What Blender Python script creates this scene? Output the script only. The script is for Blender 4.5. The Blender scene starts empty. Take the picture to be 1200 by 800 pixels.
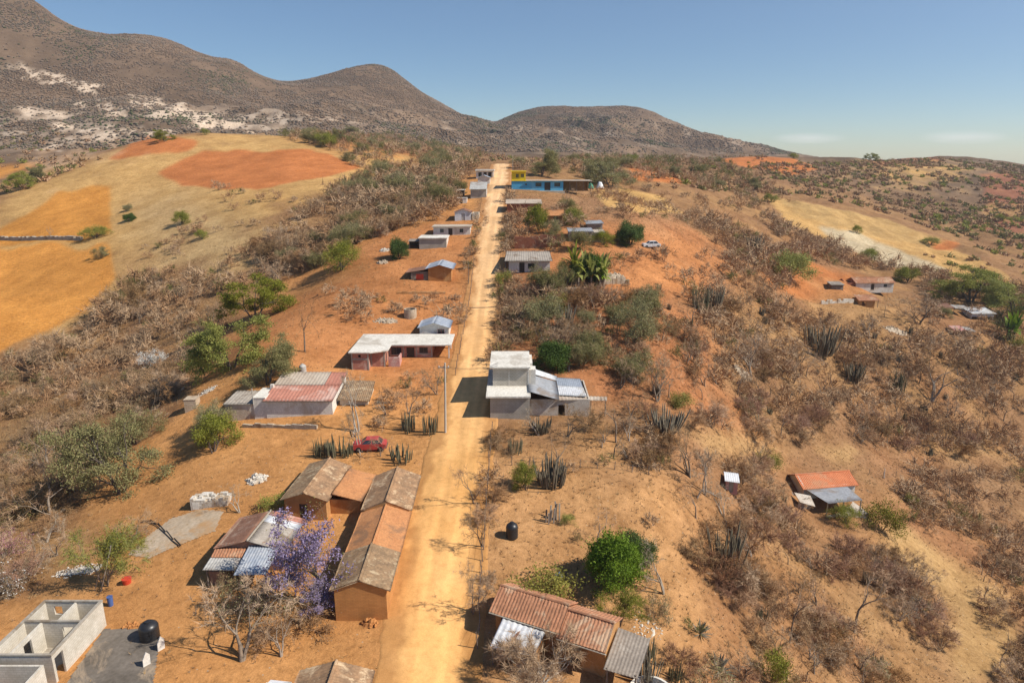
import bpy, math, random
import numpy as np
R = math.radians
rng = np.random.default_rng(7)
random.seed(7)
scene = bpy.context.scene
COL = scene.collection

# ------------------------------------------------------------------ camera
F = 800.0; PITCH = R(15.0); CAMZ = 39.3
cP, sP = math.cos(PITCH), math.sin(PITCH)
cam = bpy.data.cameras.new('camera'); camo = bpy.data.objects.new('camera', cam)
COL.objects.link(camo); scene.camera = camo
cam.sensor_width = 36; cam.lens = 24; cam.clip_start = .5; cam.clip_end = 12000
camo.location = (0, 0, CAMZ); camo.rotation_euler = (R(90) - PITCH, 0, 0)

def kof(py):
    return (py - 400) / F * cP + sP
def ray(px, py):                       # direction with optical depth 1
    b = (py - 400) / F
    return ((px - 600) / F, cP - b * sP, -(b * cP + sP))

# ------------------------------------------------------------------ value noise (numpy)
_P = np.random.default_rng(3).random((256, 256))
def vn(x, y, seed=0):
    x = np.asarray(x, float) + seed * 17.31; y = np.asarray(y, float) + seed * 9.77
    xi = np.floor(x).astype(int); yi = np.floor(y).astype(int)
    fx = x - xi; fy = y - yi
    fx = fx * fx * (3 - 2 * fx); fy = fy * fy * (3 - 2 * fy)
    a = _P[xi & 255, yi & 255]; b = _P[(xi + 1) & 255, yi & 255]
    c = _P[xi & 255, (yi + 1) & 255]; d = _P[(xi + 1) & 255, (yi + 1) & 255]
    return (a * (1 - fx) + b * fx) * (1 - fy) + (c * (1 - fx) + d * fx) * fy - .5
def fbm(x, y, o=4, seed=0):
    s = 0; a = 1.
    for i in range(o):
        s = s + a * vn(x * 2 ** i, y * 2 ** i, seed + i * 3); a *= .5
    return s

# ------------------------------------------------------------------ terrain control points
CP = []
def cz(*pts):                           # px, py, world height of the ground there
    for px, py, z in pts: CP.append((px, py, (CAMZ - z) / kof(py)))
def cd(*pts):                           # px, py, distance
    for p in pts: CP.append(p)
cd((500,800,53),(525,600,73),(549,480,95),(566,350,134),(574,300,151),(579,267,168),(584,233,195),(586,210,228),(585,190,320),
   (585,184,450),(585,170,850),(590,155,1150))
cz((500,900,.3),(100,900,.3),(1100,900,-20),(760,900,-1.2),(500,1200,.3),(-100,1100,.3),(1300,1100,-20),(800,1200,-3),
   (300,800,0),(100,800,-.2),(0,780,-.5),(300,700,.5),(400,620,1.3),(200,620,.5),(100,640,-1),(30,620,-3),(0,560,-6),
   (100,540,-3),(180,560,0),(250,520,2.5),(400,540,3.2),(480,520,3.8),(330,490,4.4),(220,470,3),(150,480,-1),(60,480,-6),(0,480,-8),
   (100,440,-5),(300,400,9),(250,430,4),(400,400,9.3),(470,400,9),(-150,500,-9),(-150,800,-2))
cd((0,400,163),(60,370,175),(400,340,138),(430,300,155),(480,300,153),(350,340,150),(330,370,133),(200,400,145),(120,400,158),
   (450,260,185),(500,250,185),(520,215,230),(400,240,215),(350,270,190),(300,300,178),(220,340,168),(540,235,197))
cd((60,330,195),(60,280,225),(60,240,260),(130,330,188),(130,240,258),(200,280,208),(200,240,240),(200,200,290),(300,230,235),(300,200,280),
   (400,210,262),(230,157,350),(330,160,362),(400,165,370),(130,175,352),(60,195,335),(0,215,312),(0,260,250),(0,330,202),(450,180,350),
   (500,186,385),(460,200,310),(180,162,352),(-150,250,260),(-150,400,160),(270,178,315),(350,180,310))
cd((230,175,450),(330,172,450),(400,174,460),(130,190,420),(60,205,400),(0,222,380),(60,185,480),(60,165,560),(100,140,650),(60,100,800),
   (0,150,620),(0,80,850),(-200,-80,1050),(-200,150,600),(160,150,600),(230,150,620),(320,150,650),(400,155,680))
SKY = [(-60,-60,1030),(20,-12,1030),(45,2,1040),(60,15,1050),(80,27,1055),(105,37,1060),(135,40,1080),(165,42,1090),(195,47,1100),(212,55,1100),(230,65,1110),
   (270,72,1120),(300,87,1130),(325,95,1140),(345,97,1150),(365,94,1180),(385,89,1200),(415,80,1230),(435,77,1250),(452,81,1250),(470,91,1260),(490,104,1280),(510,117,1300),
   (545,140,1350),(565,150,1400),(590,140,1430),(620,130,1450),(650,125,1450),(690,127,1450),(735,126,1450),(760,131,1450),(790,144,1450),
   (830,163,1450),(850,172,1500),(880,173,1550),(905,181,1600)]
cd(*SKY)
cd(*[(x, y + 7, z * 1.12) for x, y, z in SKY])
cd(*[(x, y + 22, z * 1.4) for x, y, z in SKY[::2]])
cd(*[(x, y + 60, z * 3) for x, y, z in SKY[::4]])
cd((200,105,850),(300,118,900),(400,125,950),(450,140,950),(500,155,950),(540,160,1000),(600,165,950),(650,158,1050),(700,160,1050),(750,162,1050),
   (800,172,1050),(850,182,1000),(450,174,560),(520,180,560),(700,188,600),(800,191,650),(640,187,520),(850,190,650))
cd((650,200,270),(700,230,230),(750,200,300),(700,195,350),(760,250,192),(690,270,163),(640,250,181),(650,220,218),(620,300,150),
   (700,330,138),(760,285,165),(760,330,143),(800,280,185),(650,370,124),(700,400,113),(780,400,120),(650,450,102),(720,460,102),
   (620,500,91),(700,520,87),(800,520,91))
cz((620,600,2.6),(700,600,2),(650,700,.4),(650,790,-.2),(780,600,.5),(800,700,-1.5),(760,790,-1),(850,560,-1.5),(850,630,-5),(940,600,-12.5),
   (1010,610,-15),(900,700,-8),(1000,700,-14),(1000,790,-14),(1150,700,-23),(1180,600,-27),(1100,560,-22),(1100,640,-21),(1150,790,-21),
   (850,450,0),(850,380,6.5),(900,400,1),(960,440,-7),(950,500,-10),(1050,420,-8),(1050,500,-18),(1190,440,-18),(1190,520,-26),
   (1350,600,-30),(1350,800,-25))
cd((850,320,175),(900,330,187),(880,280,230),(850,260,240),(820,220,300),(950,350,197),(1020,337,222),(980,330,214),(1150,400,195),
   (1130,385,200),(1190,350,225),(900,240,330),(950,250,322),(1000,270,308),(1000,310,258),(1100,320,262),(1100,290,312),(1190,310,292),
   (1190,280,370),(1100,250,430),(1000,230,420),(1180,230,480),(1050,215,500),(950,205,480),(900,192,500),(870,187,520),(850,187,550),
   (950,188,570),(1000,187,650),(1060,187,700),(1100,185,710),(1150,187,700),(1180,194,680),(1200,200,660),(1300,212,650),(1350,300,400),
   (900,200,800),(1000,198,1000),(1100,196,1000),(1200,212,1000),(1000,215,2000),(1200,225,2000),(1350,230,1500))

NT, NR = 900, 1000
TH = np.linspace(-R(58), R(58), NT)
RR = np.exp(np.linspace(math.log(16), math.log(2600), NR))
def _tr(px, py, Z):
    d = ray(px, py); X, Y, z = d[0] * Z, d[1] * Z, d[2] * Z
    r = math.hypot(X, Y); return math.atan2(X, Y), r, z / r
TS = 1.6
_pts = np.array([_tr(*p) for p in CP])
_A = np.c_[_pts[:, 0] * TS, np.log(_pts[:, 1])]
def _phi(d2): return np.where(d2 > 1e-12, .5 * d2 * np.log(np.maximum(d2, 1e-12)), 0)
def _fit():
    n = len(_A); d2 = ((_A[:, None] - _A[None]) ** 2).sum(-1)
    K = _phi(d2) + np.eye(n) * 3e-5
    Pm = np.c_[np.ones(n), _A]
    M = np.block([[K, Pm], [Pm.T, np.zeros((3, 3))]])
    return np.linalg.solve(M, np.r_[_pts[:, 2], 0, 0, 0])
_w = _fit()
def _eval(u, w):
    out = np.zeros(u.shape)
    out += _w[-3] + _w[-2] * u + _w[-1] * w
    for i in range(len(_A)):
        out += _w[i] * _phi((u - _A[i, 0]) ** 2 + (w - _A[i, 1]) ** 2)
    return out
U, L_ = np.meshgrid(TH * TS, np.log(RR), indexing='ij')
V = _eval(U, L_)
GX = np.sin(TH)[:, None] * RR[None]; GY = np.cos(TH)[:, None] * RR[None]
GZ = CAMZ + V * RR[None]
RG = np.broadcast_to(RR[None], GX.shape)
# real relief: rugged mountains, gullied slopes, small bumps
mt = np.clip((RG - 420) / 400, 0, 1) * np.clip((np.interp(TH, [math.atan2(*ray(a, b)[:2]) for a, b, c in SKY], [c for a, b, c in SKY])[:, None] - RG) / 200, .22, 1) * np.clip((np.abs(np.sin(0)) + GZ - 20) / 40, 0, 1)
rid = .5 - np.abs(fbm(GX / 210 + .2 * vn(GX / 60, GY / 60, 3), GY / 210, 5, 2)) * 1.7
GZ = GZ + mt * ((rid - .12) * 34 * np.clip(RG / 1000, .3, 1.2) + fbm(GX / 38, GY / 38, 3, 9) * 7)
sl = np.clip((GX / RG - .12) * 6, 0, 1) + np.clip((-.28 - GX / RG) * 5, 0, 1) * np.clip((RG - 90) / 60, 0, 1) * np.clip(1.25 - RG / 190, .12, 1)
mid = np.clip((RG - 40) / 60, 0, 1) * np.clip(1.6 - RG / 600, 0, 1)
GZ = GZ + sl * mid * ((.5 - np.abs(fbm(GX / 16, GY / 16, 4, 5)) * 1.8) * 1.3 + fbm(GX / 5, GY / 5, 3, 8) * .5)
GZ = GZ + np.clip((GX / RG - .25) * 6, 0, 1) * np.clip((RG - 260) / 120, 0, 1) * np.clip((640 - RG) / 150, 0, 1) * ((.3 - np.abs(fbm(GX / 75, GY / 75, 4, 15))) * 9 - .8)
GZ = GZ + fbm(GX / 3.1, GY / 3.1, 3, 11) * .10
V = (GZ - CAMZ) / RG

def hz(x, y):                          # ground height at x, y
    t = math.atan2(x, y); r = math.hypot(x, y)
    i = (t - TH[0]) / (TH[1] - TH[0]); j = (math.log(r) - math.log(RR[0])) / (math.log(RR[-1]) - math.log(RR[0])) * (NR - 1)
    i = min(max(i, 0), NT - 1.001); j = min(max(j, 0), NR - 1.001)
    a, b = int(i), int(j); fa, fb = i - a, j - b
    return float((GZ[a, b] * (1 - fa) + GZ[a + 1, b] * fa) * (1 - fb) + (GZ[a, b + 1] * (1 - fa) + GZ[a + 1, b + 1] * fa) * fb)
def at(px, py, rmin=0):                # ground point seen at a pixel of the photograph
    d = ray(px, py); t = math.atan2(d[0], d[1]); v = d[2] / math.hypot(d[0], d[1])
    i = (t - TH[0]) / (TH[1] - TH[0]); i = min(max(i, 0), NT - 1.001); a = int(i); fa = i - a
    col = V[a] * (1 - fa) + V[a + 1] * fa
    k0 = int(np.searchsorted(RR, max(rmin, 17)))
    idx = np.nonzero(col[k0:] >= v)[0]
    if len(idx) == 0:
        j = k0 + int(np.argmax(col[k0:])); r = RR[j]
    else:
        j = k0 + idx[0]
        r = RR[j] if j == 0 or col[j - 1] >= v else RR[j - 1] + (RR[j] - RR[j - 1]) * (v - col[j - 1]) / (col[j] - col[j - 1])
    x, y = r * math.sin(t), r * math.cos(t)
    return x, y, hz(x, y)
def un(px, py, z):                     # point at world height z seen at a pixel
    d = ray(px, py); k = (z - CAMZ) / d[2]; return d[0] * k, d[1] * k
def depth_at(x, y, z): return y * cP - (z - CAMZ) * sP
def proj(x, y, z):
    Z = y * cP - (z - CAMZ) * sP
    return 600 + x / Z * F, 400 + (-(z - CAMZ) * cP - y * sP) / Z * F, Z

# ------------------------------------------------------------------ node materials
def newmat(name):
    m = bpy.data.materials.new(name); m.use_nodes = True
    nt = m.node_tree; nt.nodes.clear()
    o = nt.nodes.new('ShaderNodeOutputMaterial'); b = nt.nodes.new('ShaderNodeBsdfPrincipled')
    nt.links.new(b.outputs[0], o.inputs[0]); b.inputs['Roughness'].default_value = .9
    b.inputs['Specular IOR Level'].default_value = .25
    return m, nt, b
def N(nt, t, **kw):
    n = nt.nodes.new(t)
    for k, v in kw.items():
        if k.startswith('_'): setattr(n, k[1:], v)
        else: n.inputs[k.replace('__', ' ')].default_value = v
    return n
def rampn(nt, fac, stops):
    r = nt.nodes.new('ShaderNodeValToRGB'); e = r.color_ramp.elements
    while len(e) < len(stops): e.new(.5)
    for q, (p, c) in zip(e, stops): q.position = p; q.color = (*c, 1) if len(c) == 3 else c
    nt.links.new(fac, r.inputs[0]); return r
def mix(nt, f, a, b, bt='MIX'):
    m = nt.nodes.new('ShaderNodeMix'); m.data_type = 'RGBA'; m.blend_type = bt
    for s, v in ((0, f), (6, a), (7, b)):
        if hasattr(v, 'links'): nt.links.new(v, m.inputs[s])
        elif s == 0: m.inputs[0].default_value = v
        else: m.inputs[s].default_value = (*v, 1)
    return m.outputs[2]
MATS = {}
def mt_(name, c, c2=None, sc=2., rough=.9, metal=0., bump=0., fine=30., stain=None, spec=.25, lo=.35, hi=.65, objrand=0., hue=None):
    """two-tone noise material in object space with optional stains"""
    m, nt, b = newmat(name)
    tc = N(nt, 'ShaderNodeTexCoord')
    n1 = N(nt, 'ShaderNodeTexNoise', Scale=sc, Detail=6., Roughness=.65); nt.links.new(tc.outputs['Object'], n1.inputs['Vector'])
    c2 = c2 or tuple(v * .75 for v in c)
    r = rampn(nt, n1.outputs[0], [(lo, c), (hi, c2)])
    col = r.outputs[0]
    n2 = N(nt, 'ShaderNodeTexNoise', Scale=fine, Detail=3.); nt.links.new(tc.outputs['Object'], n2.inputs['Vector'])
    r2 = rampn(nt, n2.outputs[0], [(.3, (.8, .8, .8)), (.7, (1.12, 1.12, 1.12))])
    col = mix(nt, 1., col, r2.outputs[0], 'MULTIPLY')
    if stain:
        n3 = N(nt, 'ShaderNodeTexNoise', Scale=sc * .5, Detail=8., Roughness=.75, Distortion=.6); nt.links.new(tc.outputs['Object'], n3.inputs['Vector'])
        r3 = rampn(nt, n3.outputs[0], [(.52, (0, 0, 0)), (.62, (1, 1, 1))])
        col = mix(nt, r3.outputs[0], col, stain)
    if objrand:
        oi = N(nt, 'ShaderNodeObjectInfo')
        hs = N(nt, 'ShaderNodeHueSaturation'); nt.links.new(col, hs.inputs['Color'])
        mr = N(nt, 'ShaderNodeMapRange'); mr.inputs[3].default_value = 1 - objrand; mr.inputs[4].default_value = 1 + objrand
        nt.links.new(oi.outputs['Random'], mr.inputs[0]); nt.links.new(mr.outputs[0], hs.inputs['Value'])
        mr2 = N(nt, 'ShaderNodeMapRange'); mr2.inputs[3].default_value = 1 + objrand * .6; mr2.inputs[4].default_value = 1 - objrand * .6
        nt.links.new(oi.outputs['Random'], mr2.inputs[0]); nt.links.new(mr2.outputs[0], hs.inputs['Saturation'])
        col = hs.outputs[0]
    nt.links.new(col, b.inputs['Base Color'])
    b.inputs['Roughness'].default_value = rough; b.inputs['Metallic'].default_value = metal
    b.inputs['Specular IOR Level'].default_value = spec
    if bump:
        bp = N(nt, 'ShaderNodeBump', Strength=.6, Distance=bump); nt.links.new(n2.outputs[0], bp.inputs['Height']); nt.links.new(bp.outputs[0], b.inputs['Normal'])
    MATS[name] = m; return m

# ------------------------------------------------------------------ mesh helpers
def npmesh(name, verts, quads=None, tris=None, mat=None, smooth=False):
    me = bpy.data.meshes.new(name)
    verts = np.asarray(verts, np.float32)
    nq = 0 if quads is None else len(quads); ntr = 0 if tris is None else len(tris)
    me.vertices.add(len(verts)); me.vertices.foreach_set('co', verts.ravel())
    idx = []; 
    if nq: idx.append(np.asarray(quads, np.int32).ravel())
    if ntr: idx.append(np.asarray(tris, np.int32).ravel())
    li = np.concatenate(idx); me.loops.add(len(li)); me.loops.foreach_set('vertex_index', li)
    me.polygons.add(nq + ntr)
    st = np.r_[np.arange(nq) * 4, nq * 4 + np.arange(ntr) * 3].astype(np.int32)
    me.polygons.foreach_set('loop_start', st)
    me.update(calc_edges=True); 
    if smooth: me.polygons.foreach_set('use_smooth', np.ones(nq + ntr, bool))
    if mat: me.materials.append(mat)
    return me
def link(name, me, parent=None, loc=None, rz=0):
    o = bpy.data.objects.new(name, me); COL.objects.link(o)
    if parent: o.parent = parent
    if loc is not None: o.location = loc
    if rz: o.rotation_euler[2] = rz
    return o
def tag(o, label=None, cat=None, group=None, kind=None):
    if label: o['label'] = label
    if cat: o['category'] = cat
    if group: o['group'] = group
    if kind: o['kind'] = kind
    return o
def setcol(me, cols, name='Col'):
    a = me.color_attributes.new(name, 'FLOAT_COLOR', 'POINT')
    c = np.ones((len(cols), 4), np.float32); c[:, :cols.shape[1]] = cols
    a.data.foreach_set('color', c.ravel())

# ------------------------------------------------------------------ land cover (colour of the soil and its cover)
def polyw(pts, rmin=0, sub=6):
    out = []
    n = len(pts)
    for i in range(n):
        (x0, y0), (x1, y1) = pts[i], pts[(i + 1) % n]
        for k in range(sub):
            t = k / sub; out.append(at(x0 + (x1 - x0) * t, y0 + (y1 - y0) * t, rmin)[:2])
    return np.array(out)
def inside(poly, x, y):
    x = np.asarray(x, float); y = np.asarray(y, float)
    res = np.zeros(x.shape, bool)
    bx0, by0 = poly.min(0); bx1, by1 = poly.max(0)
    m = (x >= bx0) & (x <= bx1) & (y >= by0) & (y <= by1)
    if not m.any(): return res
    xs, ys = x[m], y[m]; r = np.zeros(xs.shape, bool); n = len(poly)
    for i in range(n):
        x0, y0 = poly[i]; x1, y1 = poly[(i + 1) % n]
        if y0 == y1: continue
        c = ((y0 > ys) != (y1 > ys)) & (xs < (x1 - x0) * (ys - y0) / (y1 - y0) + x0)
        r ^= c
    res[m] = r; return res

C_YARD = (.53,.255,.088); C_YARD2 = (.46,.19,.068); C_SLOPE = (.275,.15,.072); C_RED = (.345,.140,.058)
C_FLD = (.62,.275,.062); C_FLD2 = (.47,.170,.055); C_GRASS = (.52,.315,.115); C_PALE = (.50,.40,.25); C_MT = (.20,.135,.088)
C_SCAR = (.55,.44,.33); C_TAN = (.36,.205,.088); C_DRED = (.27,.115,.065)
# (polygon in photo pixels, colour, scrubbiness, nearest distance)
LAND = [
 ([(-80,700),(60,690),(110,560),(200,500),(260,395),(330,330),(400,300),(470,240),(545,205),(565,205),(545,330),(520,500),(455,820),(-80,820)], C_YARD, .15, 0),
 ([(230,430),(330,350),(430,290),(500,255),(560,240),(552,330),(530,430),(520,460),(400,440),(330,440)], C_YARD2, .2, 0),
 ([(-80,640),(60,600),(130,585),(110,690),(0,700),(-80,705)], C_TAN, .4, 0),
 ([(545,820),(562,600),(575,500),(600,500),(700,520),(790,560),(820,640),(830,830)], (.44,.235,.098), .5, 0),
 ([(580,430),(585,330),(600,250),(690,235),(760,245),(860,290),(850,340),(760,345),(860,410),(800,480),(700,470),(640,440)], C_RED, .45, 0),
 ([(690,345),(760,330),(770,380),(830,450),(900,480),(840,500),(760,440),(690,400)], C_RED, .5, 0),
 ([(740,285),(800,275),(870,290),(840,320),(790,345),(720,345),(720,320)], C_YARD2, .2, 0),
 ([(600,255),(690,240),(760,250),(740,300),(690,290),(640,300),(600,296)], C_YARD2, .25, 0),
 ([(600,240),(700,222),(790,240),(800,262),(720,262),(620,262)], (.30,.16,.08), .5, 0),
 ([(690,222),(735,218),(775,232),(800,250),(760,250),(710,240)], C_GRASS, .1, 0),
 ([(605,223),(690,222),(690,230),(610,232)], C_TAN, .2, 0),
 ([(735,195),(790,205),(800,215),(770,215),(735,206)], C_FLD2, .1, 0),
 ([(880,285),(930,300),(1000,318),(1050,338),(1000,350),(940,352),(900,335)], C_FLD2, .15, 0),
 ([(940,345),(1010,340),(1100,350),(1090,400),(1000,380),(950,370)], C_TAN, .3, 0),
 ([(900,232),(960,243),(1040,262),(1120,290),(1200,330),(1260,350),(1200,345),(1120,325),(1050,308),(980,285),(925,262)], C_GRASS, .12, 180),
 ([(905,230),(960,240),(1040,256),(1085,275),(1120,285),(1100,292),(1020,275),(940,252)], (.46,.29,.115), .1, 180),
 ([(1090,282),(1130,285),(1120,295),(1092,292)], C_FLD2, .1, 180),
 ([(960,262),(1000,270),(1050,290),(1120,320),(1110,325),(1040,310),(980,285)], C_PALE, .08, 180),
 ([(835,187),(870,184),(930,185),(965,198),(930,205),(880,198)], C_FLD2, .06, 300),
 ([(1010,188),(1100,183),(1108,190),(1020,194)], C_DRED, .1, 350),
 ([(1155,205),(1260,205),(1260,245),(1165,243)], C_DRED, .1, 250),
 ([(1165,240),(1260,240),(1260,280),(1155,270)], C_TAN, .1, 250),
 ([(1150,262),(1260,256),(1260,275),(1160,272)], C_DRED, .1, 250),
 ([(980,195),(1140,190),(1150,205),(1100,215),(990,210)], C_GRASS, .4, 300),
 # left hill
 ([(-60,300),(0,222),(60,200),(130,178),(200,160),(330,157),(420,165),(520,190),(480,220),(400,230),(330,240),(300,275),(220,290),(130,300),(120,380),(-60,420)], C_GRASS, .22, 100),
 ([(150,225),(240,235),(300,262),(330,300),(260,330),(170,300)], (.48,.32,.145), .25, 100),
 ([(-60,300),(0,275),(70,222),(125,222),(122,280),(60,283),(-60,283)], (.53,.235,.05), .05, 100),
 ([(-60,286),(60,286),(118,292),(128,330),(105,360),(60,385),(0,412),(-60,430)], C_FLD, .04, 100),
 ([(120,190),(165,162),(205,162),(228,166),(215,180),(150,183)], C_FLD2, .05, 150),
 ([(180,205),(235,175),(300,177),(370,174),(425,195),(400,203),(300,222),(210,219)], C_FLD2, .05, 150),
 ([(340,155),(400,153),(480,165),(490,185),(440,178),(370,170)], (.40,.15,.05), .25, 150),
 ([(460,195),(520,190),(520,208),(480,212)], C_FLD, .2, 150),
 ([(-60,225),(0,210),(50,195),(0,188),(-60,190)], C_FLD, .15, 340),
 ([(30,178),(130,165),(120,190),(60,200)], (.5,.33,.2), .2, 340),
 ([(0,540),(60,500),(90,485),(60,520),(0,560),(-40,575),(-40,555)], (.52,.30,.12), .05, 0),
 ([(1050,560),(1200,540),(1200,610),(1100,600)], (.26,.15,.08), .6, 0),
 ([(1060,610),(1100,650),(1180,700),(1190,790),(1120,800),(1130,730),(1060,660),(1040,630)], (.42,.26,.11), .15, 0),
 ([(820,520),(1200,525),(1200,535),(820,532)], (.42,.26,.11), .15, 0),
 ([(980,510),(1010,510),(1000,545),(985,545)], (.42,.26,.11), .15, 0),
]
print('terrain fitted')
rgn_col = np.empty(GX.shape + (4,), np.float32)
big = fbm(GX / 60, GY / 60, 4, 21)[..., None]; mid_ = fbm(GX / 9, GY / 9, 4, 31)[..., None]
base = np.array(C_SLOPE)[None, None] * (1 + big * .25) 
alt = np.array(C_TAN)[None, None]
f = np.clip(.4 + mid_ * 1.3, 0, 1); base = base * (1 - f) + alt * f
redm = np.clip(fbm(GX / 26, GY / 26, 4, 77) * 2.4 + .25, 0, 1)[..., None] * np.clip(1.4 - RG / 260, 0, 1)[..., None]
base = base * (1 - redm * .38) + np.array(C_RED) * redm * .38
far = np.clip((RG - 430) / 180, 0, 1)[..., None]
mcol = np.array(C_MT)[None, None] * (1 + big * .8 + mid_ * .45)
base = base * (1 - far) + mcol * far
# pale erosion scars on the left mountain
sc_n = np.clip(fbm(GX / 60, GY / 30, 6, 44) * 6.0 + .35, 0, 1) * np.clip(.75 + fbm(GX / 9, GY / 9, 3, 46) * 2, .1, 1)
azi = TH[:, None] + 0 * RG; zz = GZ
scar = sc_n * np.clip((-.12 - azi) * 6, 0, 1) * np.clip(1 - np.abs(zz - 78) / 46, 0, 1) * np.clip((RG - 450) / 60, 0, 1) * np.clip((960 - RG) / 100, 0, 1)
scar2 = np.clip(fbm(GX / 30, GY / 20, 4, 45) * 5 - .9, 0, 1) * np.clip((RG - 600) / 100, 0, 1) * np.clip(1 - np.abs(zz - 75) / 50, 0, 1) * .6
scar = np.maximum(scar, scar2)[..., None]
base = base * (1 - scar) + np.array(C_SCAR) * scar
SCARP = [[(-20,72),(30,78),(70,88),(113,99),(110,106),(60,95),(0,82),(-20,80)], [(70,150),(100,146),(128,152),(122,166),(70,166)], [(95,112),(120,118),(150,140),(135,140),(105,125)],
 [(150,110),(190,118),(235,138),(260,150),(240,152),(200,136),(160,122)], [(200,120),(240,128),(290,150),(300,158),(270,152),(225,136)], [(30,120),(60,125),(90,140),(60,142),(25,132)], [(60,168),(125,166),(110,174),(40,176)], [(120,150),(170,150),(200,158),(160,162)]]
SC2 = np.zeros(GX.shape)
for pts in SCARP:
    SC2[inside(polyw(pts, 480), GX + fbm(GX / 18, GY / 18, 4, 5) * 26, GY + fbm(GX / 18, GY / 18, 4, 6) * 40) & (RG > 430)] = 1
SC2 = SC2[..., None] * np.clip(1 + fbm(GX / 8, GY / 8, 3, 47)[..., None] * 2.2, 0, 1); base = base * (1 - SC2) + np.array((.66,.52,.38)) * SC2; scar = np.maximum(scar, SC2)
rgn_col[..., :3] = base
rgn_col[..., 3] = .62 + .25 * mid_[..., 0] + .5 * far[..., 0] * (1 - scar[..., 0])
jx = GX + fbm(GX / (RG * .03), GY / (RG * .03), 4, 51) * RG * .016; jy = GY + fbm(GX / (RG * .03), GY / (RG * .03), 4, 61) * RG * .03
POLYS = []
def boxb(a, n):
    for ax in (0, 1):
        p = np.pad(a, [(n + 1, n) if i == ax else (0, 0) for i in (0, 1)], 'edge'); c = np.cumsum(p, ax)
        k = 2 * n + 1
        a = (c[k:] - c[:-k]) / k if ax == 0 else (c[:, k:] - c[:, :-k]) / k
    return a
for pts, c, s, rm in LAND:
    P = polyw(pts, rm); POLYS.append(P)
    m = inside(P, jx, jy)
    if rm: m &= RG > rm * .8
    nb = 1 if s < .13 else (5 if s < .2 else 16)
    fm = m.astype(np.float32)
    for _ in range(2): fm = boxb(fm, nb)
    fm = np.clip((fm - .5) * (1.6 if nb > 3 else 4) + .5 + mid_[..., 0] * (.75 if nb > 3 else .4) * (fm > .02) * (fm < .98), 0, 1)[..., None]
    vv = 1 + big * .14 + mid_ * .22
    if s > .1: c = tuple(np.array(c) * .88 + np.array(C_TAN) * .12)
    rgn_col[..., :3] = rgn_col[..., :3] * (1 - fm) + np.array(c) * vv * fm
    rgn_col[..., 3:] = rgn_col[..., 3:] * (1 - fm) + s * fm
# soften one cell
for k in range(2):
    rgn_col[1:-1, 1:-1] = (rgn_col[1:-1, 1:-1] * 2 + rgn_col[:-2, 1:-1] + rgn_col[2:, 1:-1] + rgn_col[1:-1, :-2] + rgn_col[1:-1, 2:]) / 6

ii = np.arange(NT * NR).reshape(NT, NR)
quads = np.stack([ii[:-1, :-1], ii[1:, :-1], ii[1:, 1:], ii[:-1, 1:]], -1).reshape(-1, 4)
gm, nt, bs = newmat('earth')
at_ = N(nt, 'ShaderNodeAttribute'); at_.attribute_name = 'Col'
tc = N(nt, 'ShaderNodeTexCoord'); geo = tc.outputs['Object']
def noise(scale, detail=5., rough=.6, dist=0.):
    n = N(nt, 'ShaderNodeTexNoise', Scale=scale, Detail=detail, Roughness=rough, Distortion=dist); nt.links.new(geo, n.inputs['Vector']); return n.outputs[0]
n1 = noise(1.3, 8., .72); n2 = noise(.16, 6.); n3 = noise(.02, 6., .7); n4 = noise(7., 4., .7)
r1 = rampn(nt, n1, [(.25, (.62, .60, .56)), (.5, (1, 1, 1)), (.75, (1.22, 1.24, 1.28))])
col = mix(nt, 1., at_.outputs['Color'], r1.outputs[0], 'MULTIPLY')
r2 = rampn(nt, n2, [(.3, (.84, .80, .77)), (.7, (1.12, 1.14, 1.18))]); col = mix(nt, 1., col, r2.outputs[0], 'MULTIPLY')
r4 = rampn(nt, n4, [(.3, (.72, .72, .72)), (.62, (1.1, 1.1, 1.1))]); col = mix(nt, .8, col, r4.outputs[0], 'MULTIPLY')
n5 = noise(.42, 9., .78, .4); r5 = rampn(nt, n5, [(.32, (.70, .66, .62)), (.5, (1, 1, 1)), (.68, (1.2, 1.2, 1.22))]); mr5 = N(nt, 'ShaderNodeMapRange'); mr5.inputs[1].default_value = .03; mr5.inputs[2].default_value = .4; mr5.inputs[3].default_value = .35; mr5.inputs[4].default_value = 1.; nt.links.new(at_.outputs['Alpha'], mr5.inputs[0])
col = mix(nt, mr5.outputs[0], col, mix(nt, 1., col, r5.outputs[0], 'MULTIPLY'))
mpf = N(nt, 'ShaderNodeMapping'); mpf.inputs['Rotation'].default_value = (0, 0, .25); nt.links.new(geo, mpf.inputs[0])
wv = N(nt, 'ShaderNodeTexWave', Scale=.3, Distortion=7., Detail=3.); wv.bands_direction = 'Y'; nt.links.new(mpf.outputs[0], wv.inputs['Vector'])
rw = rampn(nt, wv.outputs['Fac'], [(.2, (.93, .92, .91)), (.8, (1.03, 1.03, 1.03))]); mrf = N(nt, 'ShaderNodeMapRange'); mrf.inputs[1].default_value = .075; mrf.inputs[2].default_value = .06; nt.links.new(at_.outputs['Alpha'], mrf.inputs[0])
col = mix(nt, mrf.outputs[0], col, mix(nt, 1., col, rw.outputs[0], 'MULTIPLY'))
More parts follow.
